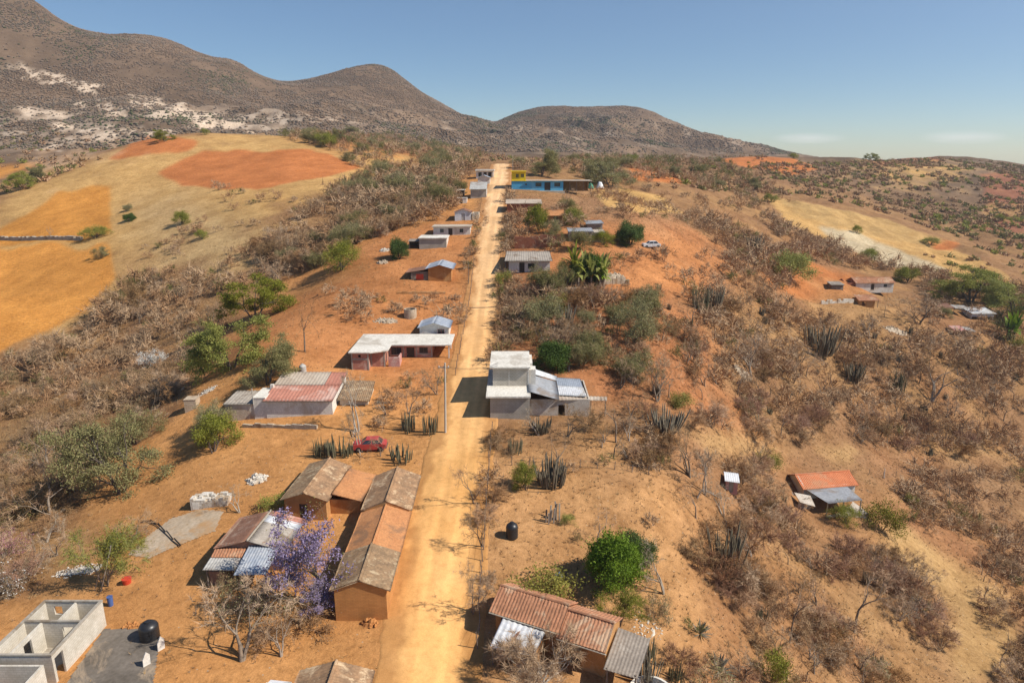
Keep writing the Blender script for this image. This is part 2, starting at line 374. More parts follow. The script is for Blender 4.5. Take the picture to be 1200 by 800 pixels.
# litter, dry weeds and stones: dark speckle whose amount follows the cover value
def thr(nz, lo, hi, amt):
    """mask where noise exceeds (1-cover)-driven level"""
    m1 = N(nt, 'ShaderNodeMath', _operation='MULTIPLY_ADD'); nt.links.new(at_.outputs['Alpha'], m1.inputs[0]); m1.inputs[1].default_value = amt; nt.links.new(nz, m1.inputs[2])
    mr = N(nt, 'ShaderNodeMapRange'); mr.inputs[1].default_value = lo; mr.inputs[2].default_value = hi; nt.links.new(m1.outputs[0], mr.inputs[0]); return mr.outputs[0]
sp = thr(noise(2.6, 7., .8), .66, .80, .17); col = mix(nt, sp, col, (.105, .068, .040))
sp2 = thr(noise(.55, 7., .78), .68, .82, .15); col = mix(nt, sp2, col, (.16, .105, .060))
sp3 = thr(noise(4.5, 5., .8), .76, .84, .12); col = mix(nt, sp3, col, (.46, .34, .17))
v = N(nt, 'ShaderNodeTexVoronoi', Scale=1.1); nt.links.new(geo, v.inputs['Vector'])
rv = rampn(nt, v.outputs['Distance'], [(.05, (1, 1, 1)), (.09, (0, 0, 0))]); col = mix(nt, rv.outputs[0], col, (.42, .33, .24))
nt.links.new(col, bs.inputs['Base Color']); bs.inputs['Specular IOR Level'].default_value = .08
bs.inputs['Roughness'].default_value = 1.
bp = N(nt, 'ShaderNodeBump', Strength=.55, Distance=.35); nt.links.new(n1, bp.inputs['Height']); nt.links.new(bp.outputs[0], bs.inputs['Normal'])
me = npmesh('ground', np.stack([GX, GY, GZ], -1).reshape(-1, 3), quads=quads, mat=gm, smooth=True)
setcol(me, rgn_col.reshape(-1, 4))
g = link('ground', me); tag(g, kind='structure')

# ------------------------------------------------------------------ road
RL = [(452,815),(470,700),(490,600),(508,540),(522,480),(537,420),(549,360),(556,320),(560,290),(566,250),(571,222),(575,205),(579,191)]
RRt = [(546,815),(553,700),(560,600),(567,540),(574,480),(578,420),(583,350),(585,320),(587,300),(591,250),(594,222),(595,205),(596,191)]
def rdense(lst, n):
    ys = [p[1] for p in lst]; xs = [p[0] for p in lst]
    return ys[::-1], xs[::-1]
yl, xl = rdense(RL, 0); yr, xr = rdense(RRt, 0)
NRr, NC = 520, 40
ys_ = np.concatenate([np.linspace(815, 300, 400), np.linspace(299.5, 191, 120)])
edgeL = []; edgeR = []
for y in ys_:
    edgeL.append(at(np.interp(y, yl, xl), y)[:2]); edgeR.append(at(np.interp(y, yr, xr), y)[:2])
edgeL = np.array(edgeL); edgeR = np.array(edgeR)
def smooth(a, n=9):
    k = np.ones(n) / n; p = np.pad(a, ((n // 2, n // 2), (0, 0)), 'edge'); return np.stack([np.convolve(p[:, i], k, 'valid') for i in range(2)], 1)
edgeL = smooth(edgeL, 15); edgeR = smooth(edgeR, 15)
# extend the road towards and past the camera
ext = np.stack([edgeL[0] + (edgeL[0] - edgeL[40]) / np.linalg.norm(edgeL[0] - edgeL[40]) * d for d in (22, 11)]), np.stack([edgeR[0] + (edgeR[0] - edgeR[40]) / np.linalg.norm(edgeR[0] - edgeR[40]) * d for d in (22, 11)])
edgeL = np.vstack([ext[0], edgeL]); edgeR = np.vstack([ext[1], edgeR])
t = np.linspace(-.22, 1.22, NC)
RVx = edgeL[:, None, 0] * (1 - t) + edgeR[:, None, 0] * t; RVy = edgeL[:, None, 1] * (1 - t) + edgeR[:, None, 1] * t
wob = fbm(RVy / 2.2, RVx / 2.2, 4, 88) * .4
wgt = np.clip((np.abs(t - .5) - .5) * 5, 0, 1)[None]
RVx = RVx + wob * wgt
RVz = np.array([[hz(a, b) for a, b in zip(ra, rb)] for ra, rb in zip(RVx, RVy)])
rdist = np.hypot(RVx, RVy)
crown = np.where((t < -.20) | (t > 1.20), -.12, .03)[None] + .0004 * rdist
RVz = RVz + crown
n0 = len(edgeL); ii = np.arange(n0 * NC).reshape(n0, NC)
q = np.stack([ii[:-1, :-1], ii[:-1, 1:], ii[1:, 1:], ii[1:, :-1]], -1).reshape(-1, 4)
rm_, nt, bs = newmat('dirt_road')
at_ = N(nt, 'ShaderNodeAttribute'); at_.attribute_name = 'Col'
tc = N(nt, 'ShaderNodeTexCoord'); geo = tc.outputs['Object']
n1 = noise(1.2, 8., .7); n2 = noise(.12, 5.); n4 = noise(9., 4., .7)
r1 = rampn(nt, n1, [(.25, (.80, .77, .74)), (.5, (1, 1, 1)), (.75, (1.12, 1.13, 1.15))]); col = mix(nt, 1., at_.outputs['Color'], r1.outputs[0], 'MULTIPLY')
r2 = rampn(nt, n2, [(.35, (.9, .86, .8)), (.65, (1.06, 1.08, 1.12))]); col = mix(nt, 1., col, r2.outputs[0], 'MULTIPLY')
r4 = rampn(nt, n4, [(.3, (.85, .84, .82)), (.62, (1.06, 1.06, 1.06))]); col = mix(nt, .8, col, r4.outputs[0], 'MULTIPLY')
nt.links.new(col, bs.inputs['Base Color']); bs.inputs['Roughness'].default_value = 1.; bs.inputs['Specular IOR Level'].default_value = .08
bp = N(nt, 'ShaderNodeBump', Strength=.4, Distance=.15); nt.links.new(n1, bp.inputs['Height']); nt.links.new(bp.outputs[0], bs.inputs['Normal'])
me = npmesh('road', np.stack([RVx, RVy, RVz], -1).reshape(-1, 3), quads=q, mat=rm_, smooth=True)
edge = (np.abs(t - .5)[None] - .43) * 6 + .5 + fbm(RVx / 1.6, RVy / 3.5, 5, 71) * 1.5
edge = np.clip(edge, 0, 1)[..., None]
tr = np.exp(-((t - .33) / .07) ** 2) + np.exp(-((t - .66) / .07) ** 2)
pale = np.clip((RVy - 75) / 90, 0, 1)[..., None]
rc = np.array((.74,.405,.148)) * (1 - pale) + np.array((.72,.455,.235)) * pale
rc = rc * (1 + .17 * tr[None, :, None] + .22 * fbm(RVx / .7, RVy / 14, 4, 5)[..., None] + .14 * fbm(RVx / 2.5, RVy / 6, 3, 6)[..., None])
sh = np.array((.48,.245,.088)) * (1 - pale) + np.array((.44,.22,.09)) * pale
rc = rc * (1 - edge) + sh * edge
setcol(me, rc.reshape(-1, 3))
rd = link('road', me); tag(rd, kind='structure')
ROADL, ROADR = edgeL, edgeR
def in_road(x, y, pad=.6):
    i = int(np.argmin(np.abs(ROADL[:, 1] - y))); return ROADL[i, 0] - pad < x < ROADR[i, 0] + pad and y < ROADL[-1, 1] + 5

# ------------------------------------------------------------------ light
SUN_EL = R(44); SUN_AZ = R(103)       # azimuth measured clockwise from +Y: from the right, a little towards the camera
w = bpy.data.worlds.new('World'); scene.world = w; w.use_nodes = True
nt = w.node_tree; nt.nodes.clear()
wo = nt.nodes.new('ShaderNodeOutputWorld'); bg = nt.nodes.new('ShaderNodeBackground')
sky = nt.nodes.new('ShaderNodeTexSky'); sky.sky_type = 'NISHITA'; sky.sun_disc = False
sky.sun_elevation = SUN_EL; sky.sun_rotation = SUN_AZ; sky.altitude = 1500; sky.air_density = 1.0; sky.dust_density = .8; sky.ozone_density = 2.5
nt.links.new(bg.outputs[0], wo.inputs[0]); bg.inputs[1].default_value = .094
tcw = nt.nodes.new('ShaderNodeTexCoord')
def wmath(op, a, b):
    m = nt.nodes.new('ShaderNodeMath'); m.operation = op
    for i, v in enumerate((a, b)):
        if hasattr(v, 'links'): nt.links.new(v, m.inputs[i])
        else: m.inputs[i].default_value = v
    return m.outputs[0]
sepw = nt.nodes.new('ShaderNodeSeparateXYZ'); nt.links.new(tcw.outputs['Generated'], sepw.inputs[0])
mp = nt.nodes.new('ShaderNodeMapping'); mp.inputs['Scale'].default_value = (22, 22, 160); nt.links.new(tcw.outputs['Generated'], mp.inputs[0])
nw = N(nt, 'ShaderNodeTexNoise', Scale=1., Detail=6., Roughness=.55); nt.links.new(mp.outputs[0], nw.inputs['Vector'])
def blob(dx, dz, sx, sz):
    a = wmath('MULTIPLY', wmath('SUBTRACT', wmath('DIVIDE', sepw.outputs[0], sepw.outputs[1]), dx), 1 / sx)
    b = wmath('MULTIPLY', wmath('SUBTRACT', wmath('DIVIDE', sepw.outputs[2], sepw.outputs[1]), dz), 1 / sz)
    r2_ = wmath('ADD', wmath('MULTIPLY', a, a), wmath('MULTIPLY', b, b))
    return wmath('MAXIMUM', wmath('SUBTRACT', 1., r2_), 0.)
def skyslope(px, py):
    d = ray(px, py); return d[0] / d[1], d[2] / d[1]
b1 = blob(*skyslope(948, 162), .055, .008); b2 = blob(*skyslope(1130, 161), .065, .010)
cl = wmath('MULTIPLY', wmath('ADD', b1, b2), wmath('MULTIPLY', nw.outputs[0], .5))
mxw = nt.nodes.new('ShaderNodeMix'); mxw.data_type = 'RGBA'; nt.links.new(cl, mxw.inputs[0]); hsw = nt.nodes.new('ShaderNodeHueSaturation'); hsw.inputs['Saturation'].default_value = 1.2; hsw.inputs['Value'].default_value = .86; nt.links.new(sky.outputs[0], hsw.inputs['Color']); nt.links.new(hsw.outputs[0], mxw.inputs[6]); mxw.inputs[7].default_value = (9, 8.6, 8.5, 1)
nt.links.new(mxw.outputs[2], bg.inputs[0])
sl_ = bpy.data.lights.new('sun', 'SUN'); so = bpy.data.objects.new('sun', sl_); COL.objects.link(so)
sl_.energy = 4.8; sl_.angle = R(.5); sl_.color = (1., .93, .82)
from mathutils import Vector
sd = Vector((math.sin(SUN_AZ) * math.cos(SUN_EL), math.cos(SUN_AZ) * math.cos(SUN_EL), math.sin(SUN_EL)))
so.rotation_euler = sd.to_track_quat('Z', 'Y').to_euler(); so.location = (200, 0, 300)
scene.view_settings.view_transform = 'Standard'; scene.view_settings.look = 'None'; scene.view_settings.exposure = 0.42; scene.view_settings.gamma = 1
scene.render.engine = 'CYCLES'

# ------------------------------------------------------------------ the air of the valley
hm = bpy.data.materials.new('air'); hm.use_nodes = True; nt = hm.node_tree; nt.nodes.clear(); o_ = nt.nodes.new('ShaderNodeOutputMaterial')
vp = nt.nodes.new('ShaderNodeVolumePrincipled'); vp.inputs['Color'].default_value = (.80, .88, 1, 1); vp.inputs['Density'].default_value = .00011; vp.inputs['Anisotropy'].default_value = .2
nt.links.new(vp.outputs[0], o_.inputs['Volume'])
zt, zb = float(GZ.max()) + 25, float(GZ.min()) - 1.5
Bv = [(x, y, z) for z in (zb, zt) for x, y in ((-2400, -60), (2400, -60), (2400, 2660), (-2400, 2660))]
hme = bpy.data.meshes.new('haze'); hme.from_pydata(Bv, [], [(0, 3, 2, 1), (4, 5, 6, 7), (0, 1, 5, 4), (1, 2, 6, 5), (2, 3, 7, 6), (3, 0, 4, 7)]); hme.materials.append(hm)
hz_o = link('haze', hme); tag(hz_o, 'thin pale haze filling the valley air', 'haze', kind='stuff')
scene.cycles.volume_max_steps = 64
# ================================================================== buildings
class MB:
    def __init__(s): s.v = []; s.f = []
    def quad(s, a, b, c, d):
        n = len(s.v); s.v += [a, b, c, d]; s.f.append((n, n + 1, n + 2, n + 3))
    def poly(s, pts):
        n = len(s.v); s.v += list(pts); s.f.append(tuple(range(n, n + len(pts))))
    def box(s, x0, x1, y0, y1, z0, z1):
        n = len(s.v)
        s.v += [(x0,y0,z0),(x1,y0,z0),(x1,y1,z0),(x0,y1,z0),(x0,y0,z1),(x1,y0,z1),(x1,y1,z1),(x0,y1,z1)]
        for q in ((0,3,2,1),(4,5,6,7),(0,1,5,4),(1,2,6,5),(2,3,7,6),(3,0,4,7)): s.f.append(tuple(n + i for i in q))
        return s
    def prism(s, pts, ax, a, b):
        """polygon pts (2-D) extruded along axis ax from a to b"""
        def p3(p, t):
            return (t, p[0], p[1]) if ax == 0 else ((p[0], t, p[1]) if ax == 1 else (p[0], p[1], t))
        n = len(s.v); k = len(pts); s.v += [p3(p, a) for p in pts] + [p3(p, b) for p in pts]
        s.f.append(tuple(range(n, n + k))[::-1]); s.f.append(tuple(range(n + k, n + 2 * k)))
        for i in range(k): j = (i + 1) % k; s.f.append((n + i, n + j, n + k + j, n + k + i))
        return s
    def tube(s, p0, p1, r0, r1=None, sides=8, cap=True):
        r1 = r0 if r1 is None else r1
        a = Vector(p0); b = Vector(p1); d = (b - a).normalized(); u = d.orthogonal().normalized(); w_ = d.cross(u); n = len(s.v)
        for c, r in ((a, r0), (b, r1)):
            for i in range(sides):
                t = 2 * math.pi * i / sides; s.v.append(tuple(c + u * math.cos(t) * r + w_ * math.sin(t) * r))
        for i in range(sides): j = (i + 1) % sides; s.f.append((n + i, n + j, n + sides + j, n + sides + i))
        if cap: s.f.append(tuple(range(n, n + sides))[::-1]); s.f.append(tuple(range(n + sides, n + 2 * sides)))
        return s
    def lathe(s, prof, cx=0, cy=0, sides=20):
        n = len(s.v); k = len(prof)
        for r, z in prof:
            for i in range(sides): t = 2 * math.pi * i / sides; s.v.append((cx + math.cos(t) * r, cy + math.sin(t) * r, z))
        for a in range(k - 1):
            for i in range(sides): j = (i + 1) % sides; s.f.append((n + a * sides + i, n + a * sides + j, n + (a + 1) * sides + j, n + (a + 1) * sides + i))
        s.f.append(tuple(range(n, n + sides))[::-1]); s.f.append(tuple(range(n + (k - 1) * sides, n + k * sides)))
        return s
    def build(s, name, m, parent=None, loc=None, rz=0, smooth=False):
        me = bpy.data.meshes.new(name); me.from_pydata(s.v, [], s.f); me.update()
        if smooth: me.polygons.foreach_set('use_smooth', [True] * len(me.polygons))
        me.materials.append(MATS[m] if isinstance(m, str) else m)
        return link(name, me, parent, loc, rz)

def panel(mb, ax, c, t, a0, a1, z0, z1, holes=()):
    """wall of thickness t at coordinate c (outer face) running along ax 'x' or 'y', with rectangular holes"""
    xs = sorted({a0, a1, *[h[0] for h in holes], *[h[1] for h in holes]}); zs = sorted({z0, z1, *[h[2] for h in holes], *[h[3] for h in holes]})
    for i in range(len(xs) - 1):
        run = None
        for j in range(len(zs) - 1):
            mx, mz = (xs[i] + xs[i + 1]) / 2, (zs[j] + zs[j + 1]) / 2
            if any(h[0] < mx < h[1] and h[2] < mz < h[3] for h in holes): continue
            lo, hi = min(c, c + t), max(c, c + t)
            if ax == 'x': mb.box(xs[i], xs[i + 1], lo, hi, zs[j], zs[j + 1])
            else: mb.box(lo, hi, xs[i], xs[i + 1], zs[j], zs[j + 1])
def walls(par, x0, x1, y0, y1, h, mat, front=(), right=(), left=(), back=(), zb=-.9, t=.18, gable=None, rise=.8, name='wall', hb=None, skip=''):
    """hb: height at the back for a lean-to"""
    m = MB(); hb = h if hb is None else hb; hm = min(h, hb)
    if 'f' not in skip: panel(m, 'x', y0, t, x0, x1, zb, h, front)
    if 'b' not in skip: panel(m, 'x', y1, -t, x0, x1, zb, hb, back)
    if 'r' not in skip: panel(m, 'y', x1, -t, y0 + t, y1 - t, zb, hm, right)
    if 'l' not in skip: panel(m, 'y', x0, t, y0 + t, y1 - t, zb, hm, left)
    if hb != h:
        for xx, tt in ((x0, t), (x1, -t)):
            if (xx == x0 and 'l' in skip) or (xx == x1 and 'r' in skip): continue
            m.prism([(y0 + t, hm), (y1 - t, hm), (y1 - t, hb), (y0 + t, h)] if hb > h else [(y0 + t, hm), (y1 - t, hm), (y0 + t, h)], 0, min(xx, xx + tt), max(xx, xx + tt))
    if gable == 'y':      # ridge runs along y: triangles on front and back
        xm = (x0 + x1) / 2
        m.prism([(x0, h), (x1, h), (xm, h + rise)], 1, y0, y0 + t); m.prism([(x0, h), (x1, h), (xm, h + rise)], 1, y1 - t, y1)
    if gable == 'x':
        ym = (y0 + y1) / 2
        m.prism([(y0, h), (y1, h), (ym, h + rise)], 0, x0, x0 + t); m.prism([(y0, h), (y1, h), (ym, h + rise)], 0, x1 - t, x1)
    return m.build(name, mat, par)
def patch(par, A, B, C, D, kind, mat, name='roof', thick=.05, seed=0):
    """roof sheet: A-B is the eave, D-C the ridge; kind sets the corrugation"""
    A, B, C, D = (np.array(p, float) for p in (A, B, C, D))
    w_ = max(np.linalg.norm(B - A), np.linalg.norm(C - D)); l_ = max(np.linalg.norm(D - A), np.linalg.norm(C - B))
    n = np.cross(B - A, D - A); n /= np.linalg.norm(n)
    if n[2] < 0: n = -n
    per, amp, row, saw = {'tile': (.29, .06, .42, .035), 'sheet': (.28, .025, 0, 0), 'wavy': (.5, .035, 0, 0), 'flat': (9, 0, 0, 0)}[kind]
    nu = max(2, int(w_ / per) * (6 if kind == 'tile' else 4)) if amp else 2
    nv = max(2, int(l_ / row) * 2) if row else 5
    u = np.linspace(0, 1, nu + 1)[:, None]; v_ = np.linspace(0, 1, nv + 1)[None]
    P = (A * ((1 - u) * (1 - v_))[..., None] + B * (u * (1 - v_))[..., None] + C * (u * v_)[..., None] + D * ((1 - u) * v_)[..., None])
    rs = np.random.default_rng(seed + 5)
    h = amp * np.abs(np.cos(np.pi * u * w_ / per)) if kind == 'tile' else amp * np.sin(2 * np.pi * u * w_ / per)
    h = h + 0 * v_
    if row: h = h + saw * (np.arange(nv + 1)[None] % 2) + rs.normal(0, .012, (nu + 1, nv + 1))
    if kind != 'flat': h = h + .10 * fbm((P[..., 0] + seed) / 2.2, P[..., 1] / 2.2, 2, seed) * (1 if kind == 'tile' else .35)
    T = P + n * h[..., None]; Bt = P - n * thick
    vs = np.concatenate([T.reshape(-1, 3), Bt.reshape(-1, 3)]); k = (nu + 1) * (nv + 1)
    ii = np.arange(k).reshape(nu + 1, nv + 1)
    q = [np.stack([ii[:-1, :-1], ii[1:, :-1], ii[1:, 1:], ii[:-1, 1:]], -1).reshape(-1, 4)]
    q.append(q[0][:, ::-1] + k)
    for ln in (ii[0], ii[-1], ii[:, 0], ii[:, -1]): q.append(np.stack([ln[:-1], ln[1:], ln[1:] + k, ln[:-1] + k], -1))
    me = npmesh(name, vs, quads=np.concatenate(q), mat=MATS[mat] if isinstance(mat, str) else mat)
    return link(name, me, par)
def gable(par, x0, x1, y0, y1, h, rise, kind, mat, ax='y', ov=.35, mat2=None, seed=0):
    if ax == 'y':
        xm = (x0 + x1) / 2; k = rise / ((x1 - x0) / 2); d = k * ov
        patch(par, (x1 + ov, y0 - ov, h - d), (x1 + ov, y1 + ov, h - d), (xm, y1 + ov, h + rise), (xm, y0 - ov, h + rise), kind, mat, seed=seed)
        patch(par, (x0 - ov, y1 + ov, h - d), (x0 - ov, y0 - ov, h - d), (xm, y0 - ov, h + rise), (xm, y1 + ov, h + rise), kind, mat2 or mat, seed=seed + 1)
        if kind == 'tile': MB().tube((xm, y0 - ov, h + rise + .06), (xm, y1 + ov, h + rise + .06), .13, sides=6).build('ridge_cap', mat, par)
    else:
        ym = (y0 + y1) / 2; k = rise / ((y1 - y0) / 2); d = k * ov
        patch(par, (x0 - ov, y0 - ov, h - d), (x1 + ov, y0 - ov, h - d), (x1 + ov, ym, h + rise), (x0 - ov, ym, h + rise), kind, mat, seed=seed)
        patch(par, (x1 + ov, y1 + ov, h - d), (x0 - ov, y1 + ov, h - d), (x0 - ov, ym, h + rise), (x1 + ov, ym, h + rise), kind, mat2 or mat, seed=seed + 1)
        if kind == 'tile': MB().tube((x0 - ov, ym, h + rise + .06), (x1 + ov, ym, h + rise + .06), .13, sides=6).build('ridge_cap', mat, par)
def slab(par, x0, x1, y0, y1, z, t=.2, mat='white_slab', name='roof'):
    return MB().box(x0, x1, y0, y1, z, z + t).build(name, mat, par)
def window(par, x0, x1, y, z0, z1, mat='frame_dark', ax='x'):
    """frame and pane set into an opening, y is the outer wall face"""
    f = MB(); b = .06
    def bx(m, a0, a1, c0, c1, q0, q1):
        (m.box(a0, a1, c0, c1, q0, q1) if ax == 'x' else m.box(c0, c1, a0, a1, q0, q1))
    s_ = 1 if ax == 'x' else -1
    c0, c1 = sorted((y + s_ * .05, y + s_ * .11))
    bx(f, x0, x1, c0, c1, z0, z0 + b); bx(f, x0, x1, c0, c1, z1 - b, z1); bx(f, x0, x0 + b, c0, c1, z0 + b, z1 - b); bx(f, x1 - b, x1, c0, c1, z0 + b, z1 - b)
    xm = (x0 + x1) / 2; bx(f, xm - .025, xm + .025, c0, c1, z0 + b, z1 - b)
    o = f.build('window', mat, par)
    p = MB(); c2, c3 = sorted((y + s_ * .12, y + s_ * .14)); bx(p, x0, x1, c2, c3, z0, z1); p.build('pane', 'pane', o); return o
def door(par, x0, x1, y, z0, z1, mat='door_dark', ax='x'):
    s_ = 1 if ax == 'x' else -1; c = sorted((y + s_ * .08, y + s_ * .13)); d = MB()
    (d.box(x0, x1, c[0], c[1], z0, z1) if ax == 'x' else d.box(c[0], c[1], x0, x1, z0, z1))
    o = d.build('door', mat, par)
    h = MB(); hc = sorted((y + s_ * .03, y + s_ * .075))
    (h.box(x0 + .1, x0 + .16, hc[0], hc[1], z0 + .95, z0 + 1.1) if ax == 'x' else h.box(hc[0], hc[1], x0 + .1, x0 + .16, z0 + .95, z0 + 1.1)); h.build('handle', 'metal', o); return o
def thing(name, label, cat, loc, rz=0, group=None):
    o = bpy.data.objects.new(name, None); COL.objects.link(o); o.location = loc; o.rotation_euler[2] = rz; o.empty_display_size = .5
    tag(o, label, cat, group); return o
FOOT = []                                # keep-out circles and boxes for plants (x, y, r)
def frame(name, label, cat, pL, pR, depth, rmin=0, dz=0.):
    a = at(*pL, rmin); Z = depth_at(*a); w_ = (pR[0] - pL[0]) / F * Z; rz = 0.0
    xb = a[0] + w_; b = (xb, a[1], hz(xb, a[1]))
    o = thing(name, label, cat, (a[0], a[1], a[2] * .75 + b[2] * .25 + dz), rz)
    foot(a[0], a[1], rz, 0, w_, 0, depth); return o, w_
def foot(x, y, rz, x0, x1, y0, y1):
    c, s_ = math.cos(rz), math.sin(rz); n = max(1, int((x1 - x0) / 3)); m = max(1, int((y1 - y0) / 3))
    for i in range(n + 1):
        for j in range(m + 1):
            lx = x0 + (x1 - x0) * i / n; ly = y0 + (y1 - y0) * j / m; FOOT.append((x + lx * c - ly * s_, y + lx * s_ + ly * c, 2.2))

# ---- materials
mt_('adobe', (.50,.26,.10), (.40,.20,.075), 1.2, fine=14, bump=.05, stain=(.46,.27,.13))
mt_('adobe_orange', (.47,.21,.07), (.40,.165,.05), .9, fine=10, bump=.04, stain=(.52,.28,.11))
mt_('tile_weathered', (.44,.26,.14), (.25,.155,.09), 1.0, fine=5, stain=(.58,.42,.26), lo=.3, hi=.6)
mt_('tile_dark', (.37,.235,.13), (.22,.145,.085), 1.4, fine=5, stain=(.46,.35,.22), lo=.3, hi=.6)
mt_('tile_orange', (.55,.26,.11), (.43,.19,.08), .8, fine=6, stain=(.28,.15,.08), lo=.3, hi=.7)
mt_('tile_red', (.47,.22,.12), (.33,.155,.085), .9, fine=6, stain=(.50,.34,.22), lo=.35, hi=.62)
mt_('tile_bright', (.62,.22,.10), (.55,.18,.08), .5, fine=6, stain=(.50,.24,.13))
mt_('white_slab', (.74,.70,.62), (.64,.60,.52), .35, fine=3, stain=(.46,.41,.34))
mt_('cream', (.60,.54,.43), (.50,.43,.33), .5, fine=4, stain=(.42,.34,.25))
mt_('white_wall', (.72,.69,.63), (.62,.57,.50), .6, fine=5, stain=(.50,.42,.33))
mt_('dirty_white', (.60,.54,.46), (.45,.37,.29), .7, fine=6, stain=(.38,.27,.18))
mt_('rust', (.27,.14,.09), (.20,.10,.065), 1.0, fine=6, rough=.75, stain=(.33,.22,.16))
mt_('tin', (.42,.43,.44), (.34,.35,.37), .5, fine=3, rough=.55, metal=.25, stain=(.30,.25,.21), spec=.4)
mt_('tin_blue', (.42,.46,.52), (.34,.38,.44), .5, fine=3, rough=.5, metal=.25, stain=(.52,.53,.54), spec=.4)
mt_('tin_white', (.72,.73,.74), (.60,.61,.62), .5, fine=3, rough=.5, metal=.1, stain=(.45,.40,.34), spec=.4)
mt_('tin_grey', (.47,.46,.43), (.38,.36,.33), .6, fine=3, rough=.7, stain=(.29,.24,.2))
mt_('tin_old', (.33,.28,.23), (.23,.19,.155), .9, fine=5, rough=.8, stain=(.42,.37,.31))
mt_('asbestos', (.42,.37,.31), (.32,.275,.23), .7, fine=5, stain=(.20,.15,.11))
mt_('pinkroof', (.50,.22,.155), (.43,.18,.125), .4, fine=4, stain=(.55,.36,.29), rough=.8)
mt_('beigeroof', (.52,.44,.35), (.46,.38,.3), .4, fine=4, stain=(.38,.3,.23))
mt_('brick_pink', (.46,.21,.15), (.38,.165,.115), 1.5, fine=9, stain=(.52,.36,.29))
mt_('brick_red', (.35,.13,.07), (.27,.10,.055), 1.5, fine=9, stain=(.42,.24,.15))
mt_('salmon', (.58,.30,.25), (.50,.24,.20), 1., fine=6, stain=(.64,.50,.43))
mt_('blue_wall', (.10,.38,.60), (.08,.33,.54), .5, fine=4, stain=(.16,.42,.60))
mt_('yellow_wall', (.80,.58,.03), (.72,.50,.03), .5, fine=4)
mt_('plank', (.22,.17,.13), (.15,.115,.09), 2, fine=12, stain=(.32,.27,.22))
mt_('plank_pale', (.42,.36,.29), (.32,.27,.21), 2, fine=12)
mt_('black_plastic', (.018,.018,.02), (.025,.025,.027), 2, rough=.4, spec=.5)
mt_('pane', (.03,.035,.04), (.045,.05,.055), 2, rough=.15, spec=.6)
mt_('door_dark', (.055,.04,.03), (.08,.06,.045), 3, rough=.7)
mt_('frame_dark', (.10,.085,.07), (.14,.12,.10), 3, rough=.6)
mt_('metal', (.3,.3,.3), (.25,.25,.25), 4, rough=.4, metal=.8)
mt_('concrete', (.40,.36,.30), (.32,.28,.23), .5, fine=4, stain=(.23,.18,.13))
mt_('concrete_pole', (.50,.47,.41), (.42,.39,.34), 2, fine=8)
mt_('lime', (.66,.62,.55), (.50,.43,.34), 1.2, fine=6, bump=.1, stain=(.38,.27,.17))
mt_('pale_stone', (.52,.43,.32), (.40,.31,.22), 1.2, fine=6, bump=.1, stain=(.30,.2,.12))
mt_('red_paint', (.50,.06,.05), (.42,.05,.045), 2, rough=.4, spec=.5)
mt_('white_paint', (.74,.75,.76), (.68,.69,.70), 2, rough=.35, spec=.5)
mt_('rubber', (.02,.02,.02), (.03,.03,.03), 3, rough=.85)
mt_('red_plastic', (.60,.07,.03), (.52,.06,.03), 3, rough=.5)
mt_('blue_plastic', (.08,.14,.35), (.07,.12,.3), 3, rough=.5)
mt_('green_tarp', (.05,.28,.17), (.04,.22,.13), 2, rough=.6)
mt_('cane', (.36,.24,.13), (.25,.165,.09), 1.5, fine=15, stain=(.44,.33,.2))

# concrete block masonry: real courses in the material
def blockmat(name, c, c2, mortar, bw=.42, bh=.21, stain=None):
    m, nt, b = newmat(name); tc = N(nt, 'ShaderNodeTexCoord')
    sep = N(nt, 'ShaderNodeSeparateXYZ'); nt.links.new(tc.outputs['Object'], sep.inputs[0])
    ad = N(nt, 'ShaderNodeMath', _operation='ADD'); nt.links.new(sep.outputs[0], ad.inputs[0]); nt.links.new(sep.outputs[1], ad.inputs[1])
    cb = N(nt, 'ShaderNodeCombineXYZ'); nt.links.new(ad.outputs[0], cb.inputs[0]); nt.links.new(sep.outputs[2], cb.inputs[1])
    br = N(nt, 'ShaderNodeTexBrick', Scale=1., Mortar__Size=.02); br.inputs['Brick Width'].default_value = bw; br.inputs['Row Height'].default_value = bh
    br.inputs['Color1'].default_value = (*c, 1); br.inputs['Color2'].default_value = (*c2, 1); br.inputs['Mortar'].default_value = (*mortar, 1)
    nt.links.new(cb.outputs[0], br.inputs['Vector'])
    n = N(nt, 'ShaderNodeTexNoise', Scale=.7, Detail=7., Roughness=.7); nt.links.new(tc.outputs['Object'], n.inputs['Vector'])
    r = rampn(nt, n.outputs[0], [(.35, (1.05, 1.05, 1.05)), (.65, (.78, .76, .72))]); col = mix(nt, 1., br.outputs[0], r.outputs[0], 'MULTIPLY')
    nt.links.new(col, b.inputs['Base Color']); MATS[name] = m
blockmat('block_grey', (.44,.40,.345), (.40,.36,.31), (.33,.30,.255))
blockmat('block_pale', (.56,.505,.43), (.51,.46,.39), (.37,.325,.265))
blockmat('block_white', (.62,.575,.50), (.57,.525,.45), (.49,.445,.38))
blockmat('adobe_brick', (.56,.27,.09), (.50,.23,.075), (.44,.21,.075), .45, .14)
blockmat('brick', (.40,.165,.10), (.34,.135,.08), (.36,.26,.19), .26, .09)

def eave_trim(par, a, b, mat='cream', r=.05):
    MB().tube(a, b, r, sides=5).build('eave_board', mat, par)

